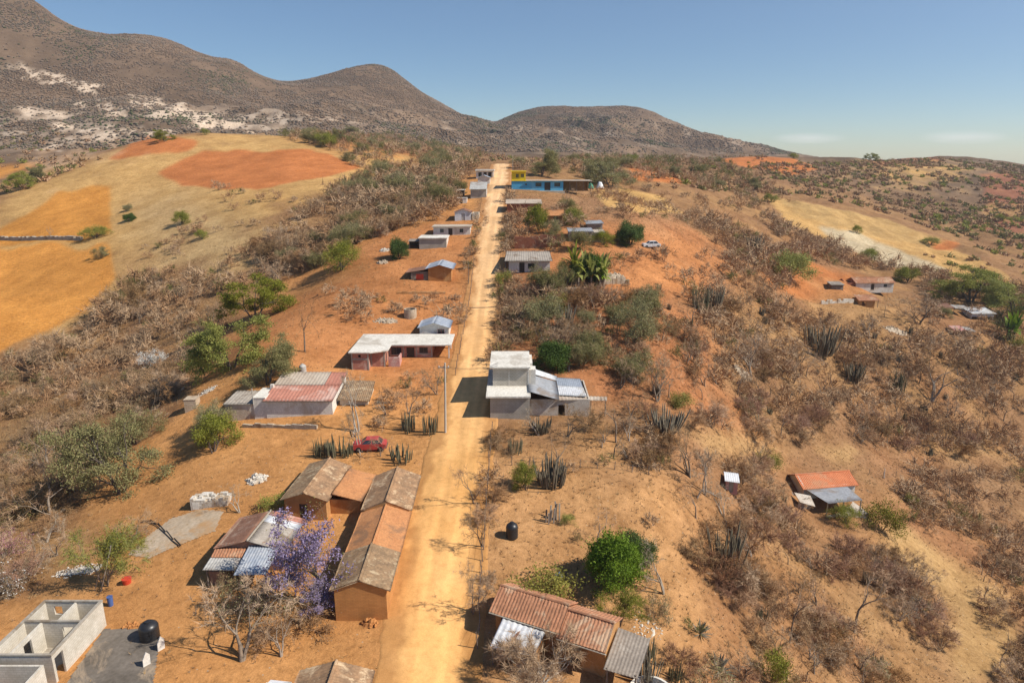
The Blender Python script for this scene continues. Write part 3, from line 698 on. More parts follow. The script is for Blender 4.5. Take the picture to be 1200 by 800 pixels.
# ---------------------------------------------------------------- the long adobe house by the road
x0, y0, z0 = at(394, 727); b_ = at(454, 727)
h = thing('adobe_house', 'long adobe house with three stepped clay tile roofs standing along the road', 'house', (x0, y0, z0), R(.6)); W0 = b_[0] - x0
foot(x0, y0, 0, 0, W0, 0, 22)
D0 = 21.3
walls(h, 0, W0, 0, 5.6, 3.15, 'adobe_brick', gable='y', rise=.85, t=.35, zb=-1.2, left=((2, 3, 0, 2),))
walls(h, .02, W0 - .02, 5.6, 13.6, 2.95, 'adobe', gable='y', rise=.8, t=.35, zb=-1.2, left=((2 + 6, 3 + 6, 0, 2),))
walls(h, -.05, W0 + .05, 13.6, D0, 3.2, 'adobe', gable='y', rise=.95, t=.35, zb=-1.5)
gable(h, 0, W0, .25, 5.3, 3.18, .85, 'tile', 'tile_dark', seed=3, ov=.4)
gable(h, 0, W0, 5.95, 13.2, 2.98, .78, 'tile', 'tile_orange', seed=6, ov=.42)
gable(h, -.05, W0 + .05, 14.0, D0, 3.28, .95, 'tile', 'tile_weathered', seed=9, ov=.42)
door(h, 8, 9, .0, 0, 2, ax='y').location.x = .3
# ---------------------------------------------------------------- tiled house behind it
x0, y0, z0 = at(335, 608); 
h = thing('tiled_house', 'small adobe house with patchy brown tile roof behind the purple flowering tree', 'house', (x0, y0, z0), R(-4)); foot(x0, y0, R(-4), 0, 8, 0, 9)
walls(h, 0, 4.6, 0, 8.2, 2.5, 'adobe', gable='y', rise=.8, t=.3, zb=-1, front=((1.6, 2.5, 0, 1.9),))
gable(h, 0, 4.6, 0, 8.2, 2.55, .8, 'tile', 'tile_weathered', seed=13, mat2='tile_dark')
walls(h, 4.6, 8.0, 1.2, 7.2, 1.9, 'adobe_orange', t=.25, zb=-1, name='shed_wall')
patch(h, (8.2, 1.0, 1.85), (8.2, 7.4, 1.85), (4.9, 7.4, 2.65), (4.9, 1.0, 2.65), 'tile', 'tile_orange', name='shed_roof', seed=4)
door(h, 1.6, 2.5, 0, 0, 1.9)
# ---------------------------------------------------------------- patched tin house
x0, y0, z0 = at(259, 667)
h = thing('tin_roof_house', 'low house under patched rusty and silver metal sheets left of the purple tree', 'house', (x0, y0, z0), R(-3)); foot(x0, y0, R(-3), 0, 7, -3, 5)
walls(h, 0, 6.2, 0, 5.2, 2.6, 'brick', gable='y', rise=.75, t=.2, zb=-1, front=((.5, 1.4, 0, 1.9),), right=((2, 3, .9, 1.9),))
patch(h, (-.4, 5.6, 2.45), (-.4, -.3, 2.45), (3.0, -.3, 3.38), (3.0, 5.6, 3.38), 'sheet', 'rust', seed=21)
patch(h, (6.7, -.3, 2.45), (6.7, 3.6, 2.45), (3.15, 3.6, 3.38), (3.15, -.3, 3.38), 'sheet', 'asbestos', seed=22)
patch(h, (6.7, 3.4, 2.5), (6.7, 4.6, 2.5), (3.15, 4.6, 3.43), (3.15, 3.4, 3.43), 'sheet', 'tin_white', seed=23)
patch(h, (6.7, 4.4, 2.45), (6.7, 5.6, 2.45), (3.15, 5.6, 3.36), (3.15, 4.4, 3.36), 'sheet', 'pinkroof', seed=24)
eave_trim(h, (3.08, -.35, 3.46), (3.08, 5.6, 3.46), 'plank_pale', .09)
patch(h, (-.2, -1.1, 2.05), (3.0, -1.1, 2.1), (3.0, -.1, 2.5), (-.2, -.1, 2.45), 'tile', 'tile_red', name='porch_roof', seed=25)
patch(h, (-.3, -2.7, 1.75), (2.8, -2.7, 1.8), (2.9, -.95, 2.1), (-.3, -.95, 2.02), 'sheet', 'tin_grey', name='porch_roof', seed=26)
patch(h, (2.9, -3.3, 1.7), (5.9, -3.1, 1.75), (6.2, .1, 2.9), (3.1, .1, 2.85), 'sheet', 'tin_blue', name='porch_roof', seed=27)
for xx, yy in ((0, -2.5), (2.9, -2.7), (5.7, -2.8)): MB().tube((xx, yy, -.3), (xx, yy, 1.8), .07, sides=6).build('porch_post', 'plank', h)
MB().box(0, 1.6, -2.2, -2.0, -.3, 1.25).build('low_wall', 'brick', h)
door(h, .5, 1.4, 0, 0, 1.9)
# ---------------------------------------------------------------- roofless block house, bottom left
X0 = -40.55; Y0 = 44.6; zg = hz(-38, 48)
h = thing('block_house', 'roofless pale concrete block house shell with open rooms at lower left corner', 'house', (X0, Y0, zg)); foot(X0, Y0, 0, -1, 6, -2, 7.5)
m = MB(); T = .16
panel(m, 'y', 5.0, -T, 0, 6.8, -.8, 2.5, ((.25, 1.25, 0, 2.1),))
panel(m, 'y', 0, T, 0, 6.8, -.8, 2.5)
panel(m, 'x', 6.8, -T, T, 5.0 - T, -.8, 2.5, ((.8, 1.5, 1.3, 2.1),))
panel(m, 'x', 4.15, -T, T, 5.0 - T, -.8, 2.5, ((3.2, 4.1, 0, 2.05),))
panel(m, 'x', 0, T, 0 + T, 5.0 - T, -.8, 2.5)
panel(m, 'y', 2.7, T, 4.16, 6.64, -.8, 2.5)
panel(m, 'y', 1.5, T, T, 3.98, -.8, 2.5, ((1.6, 2.5, 0, 2.1),))
m.build('wall', 'block_white', h)
m = MB()
for a in ((-.03, 5.03, -.03, T + .03), (-.03, 5.03, 6.77 - T, 6.83), (-.03, T + .03, T + .03, 6.6), (4.97 - T, 5.03, T + .03, 6.6), (T + .03, 4.97 - T, 3.96, 4.18)):
    m.box(*a, 2.5, 2.64)
m.build('ring_beam', 'concrete', h)
MB().box(T, 5.0 - T, T, 6.64, -.1, .02).build('floor_slab', 'concrete', h)
m = MB(); panel(m, 'x', -1.0, T, -3, 4.95, -.8, 2.45); panel(m, 'y', 4.95, -T, -3.2, -1.0, -.8, 2.45); m.build('outer_wall', 'block_white', h)
d = thing('water_drum', 'white rounded drum with pale blue lid inside the roofless block house', 'drum', (X0 + .75, Y0 + .95, zg + .02))
MB().lathe([(.5, 0), (.58, .1), (.58, 1.1), (.5, 1.35), (.3, 1.45)]).build('drum_body', 'white_paint', d, smooth=True); MB().lathe([(.3, 1.45), (.3, 1.52), (.05, 1.55)]).build('lid', 'tin_blue', d)

def drape(name, pts, mat, up=.06, kind='structure', step=.6, thick=0, rmin=0):
    P = polyw(pts, rmin, 4); bx0, by0 = P.min(0); bx1, by1 = P.max(0)
    xs = np.arange(bx0, bx1 + step, step); ys = np.arange(by0, by1 + step, step); idx = {}; vs = []; fs = []
    def vid(i, j):
        if (i, j) not in idx: idx[i, j] = len(vs); vs.append((xs[i], ys[j], hz(xs[i], ys[j]) + up))
        return idx[i, j]
    cx, cy = np.meshgrid((xs[:-1] + xs[1:]) / 2, (ys[:-1] + ys[1:]) / 2, indexing='ij'); ins = inside(P, cx, cy)
    for i, j in zip(*np.nonzero(ins)): fs.append((vid(i, j), vid(i + 1, j), vid(i + 1, j + 1), vid(i, j + 1)))
    o = link(name, npmesh(name, vs, quads=fs, mat=MATS[mat])); 
    if kind: tag(o, kind=kind)
    for p in P[::3]: FOOT.append((p[0], p[1], .8))
    return o
mt_('pad_dark', (.20,.17,.14), (.115,.095,.075), .35, fine=3, stain=(.34,.26,.18))
mt_('pad_pale', (.46,.37,.27), (.40,.30,.20), .4, fine=3, stain=(.42,.25,.12))
drape('concrete_yard', [(70,812),(122,737),(168,737),(188,748),(178,812)], 'pad_dark', step=.15)
drape('concrete_pad', [(168,632),(200,608),(234,597),(262,599),(252,622),(200,643),(176,654),(150,650)], 'pad_pale', step=.2, up=.05)

# ---------------------------------------------------------------- white house with pink roof
x0, y0, z0 = at(313, 490)
h = thing('pink_roof_house', 'long white house with faded pink and cream sheet roof beside the bare tree', 'house', (x0, y0, z0), R(0)); foot(x0, y0, 0, -6, 12, -1, 9)
w_ = at(388, 490)[0] - x0
walls(h, 0, w_, 0, 8.6, 2.75, 'white_wall', hb=3.75, t=.2, zb=-1.2, right=((2.2, 3.0, 1.2, 2.0),))
patch(h, (-.3, -.4, 2.72), (w_ + .2, -.4, 2.72), (w_ + .2, 4.6, 3.36), (-.3, 4.6, 3.36), 'wavy', 'pinkroof', seed=31)
patch(h, (-.3, 4.5, 3.40), (w_ - 2.2, 4.5, 3.40), (w_ - 2.2, 9.0, 3.95), (-.3, 9.0, 3.95), 'wavy', 'beigeroof', seed=32)
patch(h, (w_ - 2.25, 4.5, 3.38), (w_ + .2, 4.5, 3.38), (w_ + .2, 9.0, 3.93), (w_ - 2.25, 9.0, 3.93), 'wavy', 'pinkroof', seed=33)
eave_trim(h, (-.3, -.42, 2.64), (w_ + .2, -.42, 2.64), 'frame_dark', .06)
window(h, 2.2, 3.0, w_, 1.2, 2.0, ax='y')
walls(h, -1.75, 0 - .01, .1, 4.2, 2.9, 'white_wall', t=.18, zb=-1.2, name='store_wall'); slab(h, -1.8, -.02, .05, 4.3, 2.9, .14, 'white_slab', 'store_roof')
MB().box(-.5, -.05, 3.6, 4.1, 3.05, 3.7).build('chimney', 'white_wall', h)
walls(h, -5.8, -1.76, .2, 5.0, 2.0, 'dirty_white', t=.18, zb=-1.2, name='annex_wall'); patch(h, (-6.0, 0, 2.08), (-1.85, 0, 2.08), (-1.85, 5.2, 2.3), (-6.0, 5.2, 2.3), 'wavy', 'asbestos', name='annex_roof', seed=34)
MB().tube((-1.7, .0, 2.0), (-1.7, .0, 4.4), .06, sides=6).build('mast', 'concrete_pole', h)
walls(h, w_ + .4, w_ + 4.4, 2.6, 7, 2.0, 'cream', t=.2, zb=-1, name='shed_wall'); patch(h, (w_ + .2, 2.2, 2.0), (w_ + 4.8, 2.0, 1.75), (w_ + 4.6, 7.4, 3.0), (w_ + .4, 7.4, 3.1), 'tile', 'tile_dark', name='shed_roof', seed=35)
# ---------------------------------------------------------------- long white-slab house
x0, y0, z0 = at(412.5, 433)
h = thing('flat_roof_house', 'L shaped brick house with a flat white roof slab and open porch', 'house', (x0, y0, z0)); foot(x0, y0, 0, 0, 16, 0, 12)
m = MB(); T = .2
panel(m, 'x', 0, T, 0, 2.7, -1, 2.75, ((1.1, 1.5, 2.0, 2.4),)); panel(m, 'y', 2.7, -T, T, 1.3, -1, 2.75); panel(m, 'x', 1.3, T, 2.7, 5.0, -1, 2.75)
panel(m, 'y', 5.0, -T, 1.3 + T, 4.8, -1, 2.75, ((2.2, 3.0, 0, 2),)); panel(m, 'x', 4.8, T, 5.0, 12.1, -1, 2.75, ((5.4, 7.1, 1.1, 2.3), (7.9, 9.2, .1, 2.3), (10.0, 11.4, 1.3, 2.3)))
panel(m, 'y', 0, T, T, 10.8, -1, 2.75); panel(m, 'x', 10.8, -T, 0, 14.9, -1, 2.75); panel(m, 'y', 12.1, -T, 4.8 + T, 10.6, -1, 2.75)
m.build('wall', 'brick_pink', h)
m = MB()
for a in ((-.02, .18, -.03), (2.5, 2.72, -.03), (2.72, 2.95, 1.27), (4.8, 5.02, 1.27), (5.02, 5.25, 4.77), (7.3, 7.5, 4.77), (9.4, 9.6, 4.77), (11.9, 12.12, 4.77)): MB().box(a[0], a[1], a[2], a[2] + .02, -1, 2.73).build('pillar', 'concrete', h)
for a in ((.18, 2.5, -.03, 1.6), (5.25, 7.3, 4.77, .9), (9.6, 11.9, 4.77, 1.1)): m.box(a[0], a[1], a[2], a[2] + .02, a[3], a[3] + .2)
m.build('lintel', 'concrete', h)
m = MB(); m.prism([(-.35, -.4), (3.0, -.4), (5.6, .9), (5.6, 4.1), (15.3, 4.1), (15.3, 11.1), (-.35, 11.1)], 2, 2.75, 2.93); m.build('roof', 'white_slab', h)
MB().box(14.75, 14.95, 4.4, 4.6, -.8, 2.75).build('porch_column', 'white_wall', h); MB().box(14.75, 14.95, 8, 8.2, -.8, 2.75).build('porch_column', 'white_wall', h)
MB().box(12.1, 15.1, 4.4, 10.6, -.6, .1).build('porch_floor', 'cream', h); MB().box(5, 12.1, 4.2, 4.78, -.6, .1).build('step', 'concrete', h)
window(h, 5.4, 7.1, 4.8, 1.1, 2.3); window(h, 10.0, 11.4, 4.8, 1.3, 2.3); door(h, 7.9, 9.2, 4.8, .1, 2.3)
MB().box(5.5, 7.3, 1.4, 1.6, -.8, 1.6).box(7.1, 7.3, 1.6, 3.6, -.8, 1.7).build('yard_wall', 'salmon', h)
# ---------------------------------------------------------------- hut with silver gable roof
h, w_ = frame('gable_hut', 'small white hut with silver gable roof and red window behind the flat white roof', 'hut', (492, 397), (526, 397), 5)
walls(h, 0, w_, 0, 5, 2.1, 'white_wall', gable='y', rise=.8, front=((3.1, 4.3, .9, 1.75),)); gable(h, 0, w_, 0, 5, 2.12, .8, 'sheet', 'tin_blue', seed=41)
window(h, 3.1, 4.3, 0, .9, 1.75, mat='red_paint')
# ---------------------------------------------------------------- two-storey block house
x0, y0, z0 = at(574.6, 490)
h = thing('two_storey_house', 'grey two storey concrete block house with white slab roofs at the road edge', 'house', (x0, y0, z0)); foot(x0, y0, 0, 0, 17, -1, 12)
W2 = 5.35
walls(h, 0, W2, 0, 11.5, 3.1, 'block_grey', zb=-1.5, left=((6, 7.2, .9, 2.1),))
slab(h, -.55, W2 + .1, -.55, 11.6, 3.1, .22, 'white_slab', 'terrace_slab')
walls(h, .25, W2 - .05, 3.9, 11.4, 6.0, 'block_pale', zb=3.32, left=((6, 7, 4.2, 5.3),), name='upper_wall')
MB().box(2.45, 2.6, 3.87, 3.9, 3.32, 5.9).build('pillar', 'white_wall', h); MB().box(-.02 + W2 - .2, W2 - .03, 3.87, 3.9, 3.32, 6).build('pillar', 'white_wall', h)
slab(h, -.15, W2 + .15, 3.45, 11.6, 6.0, .2, 'white_slab', 'roof')
m = MB(); m.box(W2, W2 + .9, 4.2, 6.0, 3.32, 5.6); m.box(W2, W2 + .5, 6.0, 10.5, 3.32, 6.0); m.build('stair_wall', 'white_wall', h)
window(h, 6, 7.2, .0, .9, 2.1, ax='y').location.x = .2
for a, b in (((-.45, -.3), (.2, 4.6)), ((-.45, 3.3), (.2, 4.6)), ((.1, -.5), (5.3, .2))): pass
for xx, yy in ((-.4, -.4), (W2, -.4), (-.4, 3.6)): MB().tube((xx, yy, 3.32), (xx, yy, 4.3), .02, sides=5).build('rebar', 'frame_dark', h)
walls(h, W2 + .02, 13.6, 1.2, 9.6, 2.3, 'dirty_white', zb=-2.2, name='side_wall', t=.2, front=((9.3, 10.2, -.2, 1.5),))
patch(h, (9.35, .3, 2.55), (9.35, 7.8, 2.7), (W2 - .1, 8.1, 3.75), (W2 - .1, .9, 3.55), 'sheet', 'tin', name='side_roof', seed=51)
patch(h, (9.6, 7.6, 2.85), (9.6, 9.4, 2.9), (W2 + .3, 10.6, 3.95), (W2 + .3, 8.0, 3.9), 'sheet', 'tin_white', name='side_roof', seed=52)
patch(h, (9.4, 5.6, 2.75), (13.1, 5.2, 2.55), (13.0, 8.9, 2.75), (9.4, 8.8, 2.95), 'sheet', 'tin_blue', name='side_roof', seed=53)
patch(h, (9.4, 2.2, 2.6), (13.3, 2.0, 2.45), (13.1, 5.4, 2.62), (9.4, 5.7, 2.8), 'sheet', 'tin_white', name='side_roof', seed=54)
patch(h, (9.3, .9, 2.3), (16.0, 1.6, 2.0), (16.2, 2.9, 2.1), (9.3, 2.5, 2.42), 'wavy', 'beigeroof', name='porch_roof', seed=55)
for xx in (11.5, 13.8, 15.8): MB().tube((xx, 1.7, -2), (xx, 1.7, 2.1), .07, sides=6).build('porch_post', 'plank_pale', h)
# ---------------------------------------------------------------- orange adobe house with silver roof
h, w_ = frame('orange_house', 'orange brick house with silver roof and rusty lean-to shed on its left', 'house', (502, 329), (529, 330), 6)
walls(h, 0, w_, 0, 6, 2.7, 'adobe_orange', gable='y', rise=.7, t=.25); gable(h, 0, w_, 0, 6.5, 2.72, .7, 'sheet', 'tin_blue', ov=.55, seed=61)
walls(h, -3.6, -.02, .3, 4.5, 1.9, 'plank', name='shed_wall', front=((-2.6, -1.0, 0, 1.4),)); patch(h, (-4.6, .0, 1.75), (-4.6, 4.8, 1.8), (-.2, 5.2, 2.5), (-.2, .1, 2.4), 'sheet', 'rust', name='shed_roof', seed=62)
door(h, -2.6, -1.0, .3, 0, 1.4, mat='red_plastic')
# ---------------------------------------------------------------- the row of small houses on the left of the road
h, w_ = frame('grey_house', 'grey walled house with a white roof slab and dark shed at its left end', 'house', (491.5, 292), (520, 292), 6)
walls(h, 0, w_ + .6, 0, 5.5, 2.35, 'block_grey', zb=-1); MB().box(w_ + .61, w_ + .66, .0, 5.5, -1, 2.35).build('lit_end_wall', 'white_wall', h); slab(h, -.2, w_ + .9, -.3, 5.9, 2.35, .2)  # thin white sheet over the right end paints that grey wall as sunlit
walls(h, -2.4, -.02, .2, 3, 1.7, 'plank', name='shed_wall', skip='f'); patch(h, (-2.6, 0, 1.7), (-.1, 0, 1.75), (-.1, 3.2, 2.0), (-2.6, 3.2, 1.9), 'sheet', 'tin_old', name='shed_roof')
h, w_ = frame('long_white_house', 'low long white house with three dark openings under a grey slab', 'house', (508, 277), (551, 277), 5)
walls(h, 0, w_, 0, 4.5, 2.1, 'white_wall', zb=-1.5, front=((1.6, 2.5, .8, 1.7), (3.6, 4.6, 0, 1.8), (6.3, 7.2, .8, 1.7))); slab(h, -.3, w_ + .3, -.4, 4.9, 2.1, .2, 'beigeroof')
window(h, 1.6, 2.5, 0, .8, 1.7); window(h, 6.3, 7.2, 0, .8, 1.7); door(h, 3.6, 4.6, 0, 0, 1.8)
h, w_ = frame('tin_shed', 'pale gable shed of metal sheets alone on left roadside', 'shed', (533, 259), (552, 258.5), 4)
walls(h, 0, w_, 0, 4.5, 2.2, 'tin_white', gable='y', rise=.7, zb=-.8, front=((1.7, 2.6, 0, 1.9),)); gable(h, 0, w_, 0, 4.5, 2.22, .7, 'sheet', 'rust', ov=.25); door(h, 1.7, 2.6, 0, 0, 1.9, mat='tin_grey')
walls(h, w_ + .3, w_ + 2, 0, 5, 1.9, 'cream', name='side_wall')
h, w_ = frame('grey_gable_house', 'tall grey house with pale sloping roof at the narrow end of the road', 'house', (551.5, 233), (570, 233), 6)
walls(h, 0, w_, 0, 5, 2.6, 'block_grey', hb=4.3, zb=-1); patch(h, (-.3, -.5, 2.6), (w_ + .2, -.5, 2.6), (w_ + .2, 5.4, 4.5), (-.3, 5.4, 4.5), 'sheet', 'tin_grey'); MB().box(w_ + .01, w_ + .06, 0, 5, -1, 2.6).build('side_wall', 'white_wall', h)
h, w_ = frame('silver_roof_house', 'small house with silver gable roof touching the tall grey house', 'house', (560, 217), (574, 217), 5, rmin=190)
walls(h, 0, w_, 0, 5, 2.3, 'white_wall', gable='y', rise=.7); gable(h, 0, w_, 0, 5, 2.32, .7, 'sheet', 'tin_blue')
h, w_ = frame('far_white_house', 'white flat roofed house with open front, farthest on left of road', 'house', (558, 209.5), (578.5, 209.5), 6, rmin=200)
walls(h, 0, w_, 0, 5, 2.5, 'white_wall', front=((.8, 1.9, .5, 2.0), (2.5, 3.6, 0, 2.1), (4.1, 5.3, .3, 2.1))); slab(h, -.3, w_ + .3, -.5, 5.4, 2.5, .45)
door(h, 2.5, 3.6, 0, 0, 2.1)
h, w_ = frame('dark_shed', 'open dark shed with thin white roof left of the tall grey house', 'shed', (533, 231.5), (544, 231.5), 4)
for xx in (.1, w_ - .1):
    for yy in (.1, 3.4): MB().tube((xx, yy, -.5), (xx, yy, 2.0), .08, sides=5).build('post', 'plank', h)
walls(h, 0, w_, 1.5, 3.5, 1.8, 'plank', skip='f'); slab(h, -.2, w_ + .2, -.2, 3.7, 2.0, .15)
h, w_ = frame('white_hut', 'tiny white cube hut below the open dark shed', 'hut', (536, 239), (547, 239), 3); walls(h, 0, w_, 0, 3, 1.5, 'white_wall', front=((.8, 1.5, 0, 1.2),)); slab(h, -.1, w_ + .1, -.1, 3.1, 1.5, .12, 'tin_grey')
# ---------------------------------------------------------------- blue and yellow house
h, w_ = frame('blue_house', 'bright blue single storey house with yellow rooftop room and long canopy', 'house', (599.5, 222), (660, 222), 8)
h.rotation_euler[2] = 0
q = w_ / 60.5
walls(h, 0, w_, 0, 7, 2.75, 'blue_wall', zb=-.3, front=((28 * q, 35 * q, 1.1, 2.3), (38.5 * q, 45.5 * q, 0, 2.4), (50 * q, 57 * q, 1.1, 2.3), (16 * q, 18 * q, 1.5, 2.0)))
window(h, 28 * q, 35 * q, 0, 1.1, 2.3); window(h, 50 * q, 57 * q, 0, 1.1, 2.3); window(h, 16 * q, 18 * q, 0, 1.5, 2.0); door(h, 38.5 * q, 45.5 * q, 0, 0, 2.4)
slab(h, 17.3 * q, 94 * q, -.5, 7.4, 2.75, .16, 'beigeroof'); slab(h, -.1, 17.2 * q, -.2, 7.2, 2.75, .16, 'yellow_wall', 'band')
walls(h, 0, 16.5 * q, 0, 5, 5.5, 'yellow_wall', zb=2.91, name='upper_wall', front=((5 * q, 8.5 * q, 3.7, 4.9), (11 * q, 14.5 * q, 3.7, 4.9))); slab(h, -.4, 17.4 * q, -.5, 5.4, 5.5, .2, 'yellow_wall', 'upper_roof')
window(h, 5 * q, 8.5 * q, 0, 3.7, 4.9, mat='yellow_wall'); window(h, 11 * q, 14.5 * q, 0, 3.7, 4.9, mat='yellow_wall')
for xx in (68, 76, 84, 93): MB().tube((xx * q, .1, -.3), (xx * q, .1, 2.75), .09, sides=6).build('canopy_post', 'plank', h)
walls(h, w_ + .02, 92 * q, 5, 7, 2.7, 'cane', zb=-.5, skip='f', name='back_wall')
MB().box(-.3, 62 * q, -.9, -.35, -2.2, -.12).box(-.3, w_, -.35, 0 - .01, -2.2, -.1).build('retaining_base', 'cream', h)
def tarp(name, label, cat, px, py, w_, d_, hh, mat, rmin=0):
    x, y, z = at(px, py, rmin); o = thing(name, label, cat, (x, y, z))
    rs = np.random.default_rng(int(px)); n = 9; u, v_ = np.meshgrid(np.linspace(-.5, .5, n), np.linspace(-.5, .5, n), indexing='ij')
    hgt = hh * (1 - np.clip(np.abs(u) * 2, 0, 1) ** 2) * (.6 + .4 * np.cos(v_ * 3)) + rs.normal(0, hh * .07, u.shape); hgt[0] = hgt[-1] = -.05; hgt[:, 0] *= .2; hgt[:, -1] *= .5
    i2 = np.arange(n * n).reshape(n, n); q_ = np.stack([i2[:-1, :-1], i2[1:, :-1], i2[1:, 1:], i2[:-1, 1:]], -1).reshape(-1, 4)
    me = npmesh('sheet', np.stack([u * w_, v_ * d_, hgt], -1).reshape(-1, 3), quads=q_, mat=MATS[mat]); link('sheet', me, o)
    MB().tube((0, -d_ * .4, -.1), (0, -d_ * .4, hh * .8), .05, sides=5).build('pole', 'plank', o); FOOT.append((x, y, w_ * .5)); return o
tarp('green_tarp', 'green tarpaulin slung at far end of the blue house canopy', 'tarpaulin', 692, 221, 2.4, 2, 1.9, 'green_tarp')
tarp('white_tarp', 'white peaked tarpaulin beside the canopy of the blue house', 'tarpaulin', 703, 221, 2.8, 2.4, 2.4, 'white_paint')
# ---------------------------------------------------------------- right of the road, middle distance
h, w_ = frame('brick_house', 'low red brick house with beige roof edge below the blue house', 'house', (594, 250), (634, 250), 7); walls(h, 0, w_, 0, 6, 2.6, 'brick_red', zb=-1.5); patch(h, (-.3, -.4, 2.6), (w_ + .3, -.4, 2.6), (w_ + .3, 6.3, 3.3), (-.3, 6.3, 3.3), 'tile', 'beigeroof')
h, w_ = frame('thatched_hut', 'hut with pale orange tile roof half hidden by green trees', 'hut', (642, 262), (660, 262), 5); walls(h, .2, w_ - .2, 0, 4.5, 2.0, 'adobe', front=((1.4, 2.4, 0, 1.8),)); gable(h, 0, w_, 0, 4.5, 2.05, 1.0, 'tile', 'tile_orange', ax='x'); door(h, 1.4, 2.4, 0, 0, 1.8)
h, w_ = frame('grey_slab_house', 'grey flat roofed house between the green trees and silver sheds', 'house', (667, 283), (694, 283), 6); walls(h, 0, w_, 0, 4.5, 2.3, 'dirty_white', front=((2.6, 3.4, 0, 1.9),)); patch(h, (-.3, -.5, 2.35), (w_ + .3, -.5, 2.35), (w_ + .3, 4.9, 2.7), (-.3, 4.9, 2.7), 'wavy', 'tin'); door(h, 2.6, 3.4, 0, 0, 1.9)
walls(h, w_ + .02, w_ + 2.8, .3, 4.2, 2.0, 'cream', name='side_wall'); patch(h, (w_ + .35, -.1, 2.05), (w_ + 3.1, -.1, 2.0), (w_ + 3.1, 4.5, 2.3), (w_ + .35, 4.5, 2.35), 'wavy', 'beigeroof', name='side_roof')
h, w_ = frame('silver_shed', 'low shed of loose silver sheets behind the grey flat roofed house', 'shed', (688, 268), (706, 268), 3, rmin=160); walls(h, 0, w_, 0, 3, 1.3, 'tin_old'); patch(h, (-.3, -.4, 1.3), (w_ + .3, -.3, 1.4), (w_, 3.4, 1.9), (-.5, 3.3, 1.8), 'sheet', 'tin')
h, w_ = frame('verandah_house', 'white walled house with grey sheet roof and dark openings behind the palm', 'house', (594, 320), (646, 320), 8); walls(h, .4, w_ - .3, 0, 7, 2.6, 'white_wall', zb=-1, front=((2.6, 3.7, 0, 2.1), (4.4, 5.8, .8, 1.9)))
patch(h, (-.5, -.9, 2.55), (w_ + .2, -.9, 2.55), (w_, 7.4, 3.5), (-.1, 7.4, 3.5), 'wavy', 'asbestos', seed=71); door(h, 2.6, 3.7, 0, 0, 2.1); window(h, 4.4, 5.8, 0, .8, 1.9)
def low_wall(name, label, pL, pR, hh, mat, t=.3, rough=.0, rmin=0):
    a = at(*pL, rmin); b = at(*pR, rmin); L = math.hypot(b[0] - a[0], b[1] - a[1]); rz = math.atan2(b[1] - a[1], b[0] - a[0])
    n = max(3, int(L / .9)); m = MB(); rs = random.Random(int(pL[0]))
    for i in range(n):
        u0, u1 = L * i / n, L * (i + 1) / n; f = (i + .5) / n; gx, gy = a[0] + (b[0] - a[0]) * f, a[1] + (b[1] - a[1]) * f
        zz = hz(gx, gy) - a[2]; dt = rs.uniform(-1, 1) * rough * .4
        m.box(u0, u1, -t / 2 + dt * .3, t / 2 + dt * .3, zz - .5, zz + hh * (1 + rs.uniform(-1, 1) * rough))
    o = m.build(name, mat, None, (a[0], a[1], a[2]), rz); tag(o, label, 'wall'); return o
low_wall('retaining_wall', 'long red earth and brick retaining wall above the grey sheet roof', (603, 291), (657, 289), 2.6, 'brick_red', .4, .08)
low_wall('garden_wall', 'long low pale concrete wall below the palm and green trees', (643, 343), (700, 343), .9, 'cream', .35)
low_wall('kerb_wall', 'short low pale wall by the road below the verandah house', (598, 342), (618, 342), .5, 'dirty_white', .3)
low_wall('ruined_wall', 'broken pale wall fragment right of the dark green banana plants', (708, 333), (737, 333), 1.3, 'pale_stone', .3, .5)
low_wall('red_bank_wall', 'low mud wall beside the wide orange yard behind the flat white roof', (466, 344), (522, 344), .4, 'adobe', .4, .2)
low_wall('terrace_wall', 'low white stone base wall below pink roof house front', (285, 500), (372, 502), .45, 'pale_stone', .4, .35)
low_wall('field_wall', 'grey dry stone wall crossing between the two orange fields', (-30, 279), (96, 281), .9, 'concrete', 1.2, .35)
# ---------------------------------------------------------------- houses on the right slope
h, w_ = frame('red_roof_cottage', 'white cottage with red tile roof alone on far right slope', 'cottage', (1003, 336), (1048, 334), 6)
h.rotation_euler[2] = R(2); q = w_ / 45
walls(h, 0, w_, 0, 5.5, 2.4, 'white_wall', gable='x', rise=1.1, front=((18 * q, 22 * q, 0, 1.9), (33 * q, 37 * q, .9, 1.8))); gable(h, 0, w_, 0, 5.5, 2.4, 1.1, 'tile', 'tile_red', ax='x', ov=.4)
door(h, 18 * q, 22 * q, 0, 0, 1.9); window(h, 33 * q, 37 * q, 0, .9, 1.8)
walls(h, -3.4, -.02, .5, 5, 2.2, 'brick_red', name='side_wall', gable='x', rise=1.0)
h, w_ = frame('earth_shed', 'low dark earth shed at left of the white cottage', 'shed', (974, 339), (988, 339), 4); walls(h, 0, w_, 0, 3, 1.6, 'plank'); patch(h, (-.3, -.4, 1.5), (w_ + .3, -.4, 1.5), (w_ + .2, 3.3, 2.0), (-.2, 3.3, 2.0), 'sheet', 'tin_old')
h, w_ = frame('kitchen_hut', 'small open hut with red tile roof in front of the white cottage', 'hut', (1006, 357), (1029, 356), 4); walls(h, 0, w_ - 1, 0, 4, 1.7, 'adobe', skip='r', front=((1, 2, 0, 1.5),)); patch(h, (-.3, -.5, 1.6), (w_ + .3, -.5, 1.6), (w_, 3.8, 2.5), (0, 3.8, 2.6), 'tile', 'tile_red', seed=3)
for yy in (0, 3.5): MB().tube((w_ - .1, yy, -.5), (w_ - .1, yy, 1.9), .09, sides=5).build('post', 'plank', h)
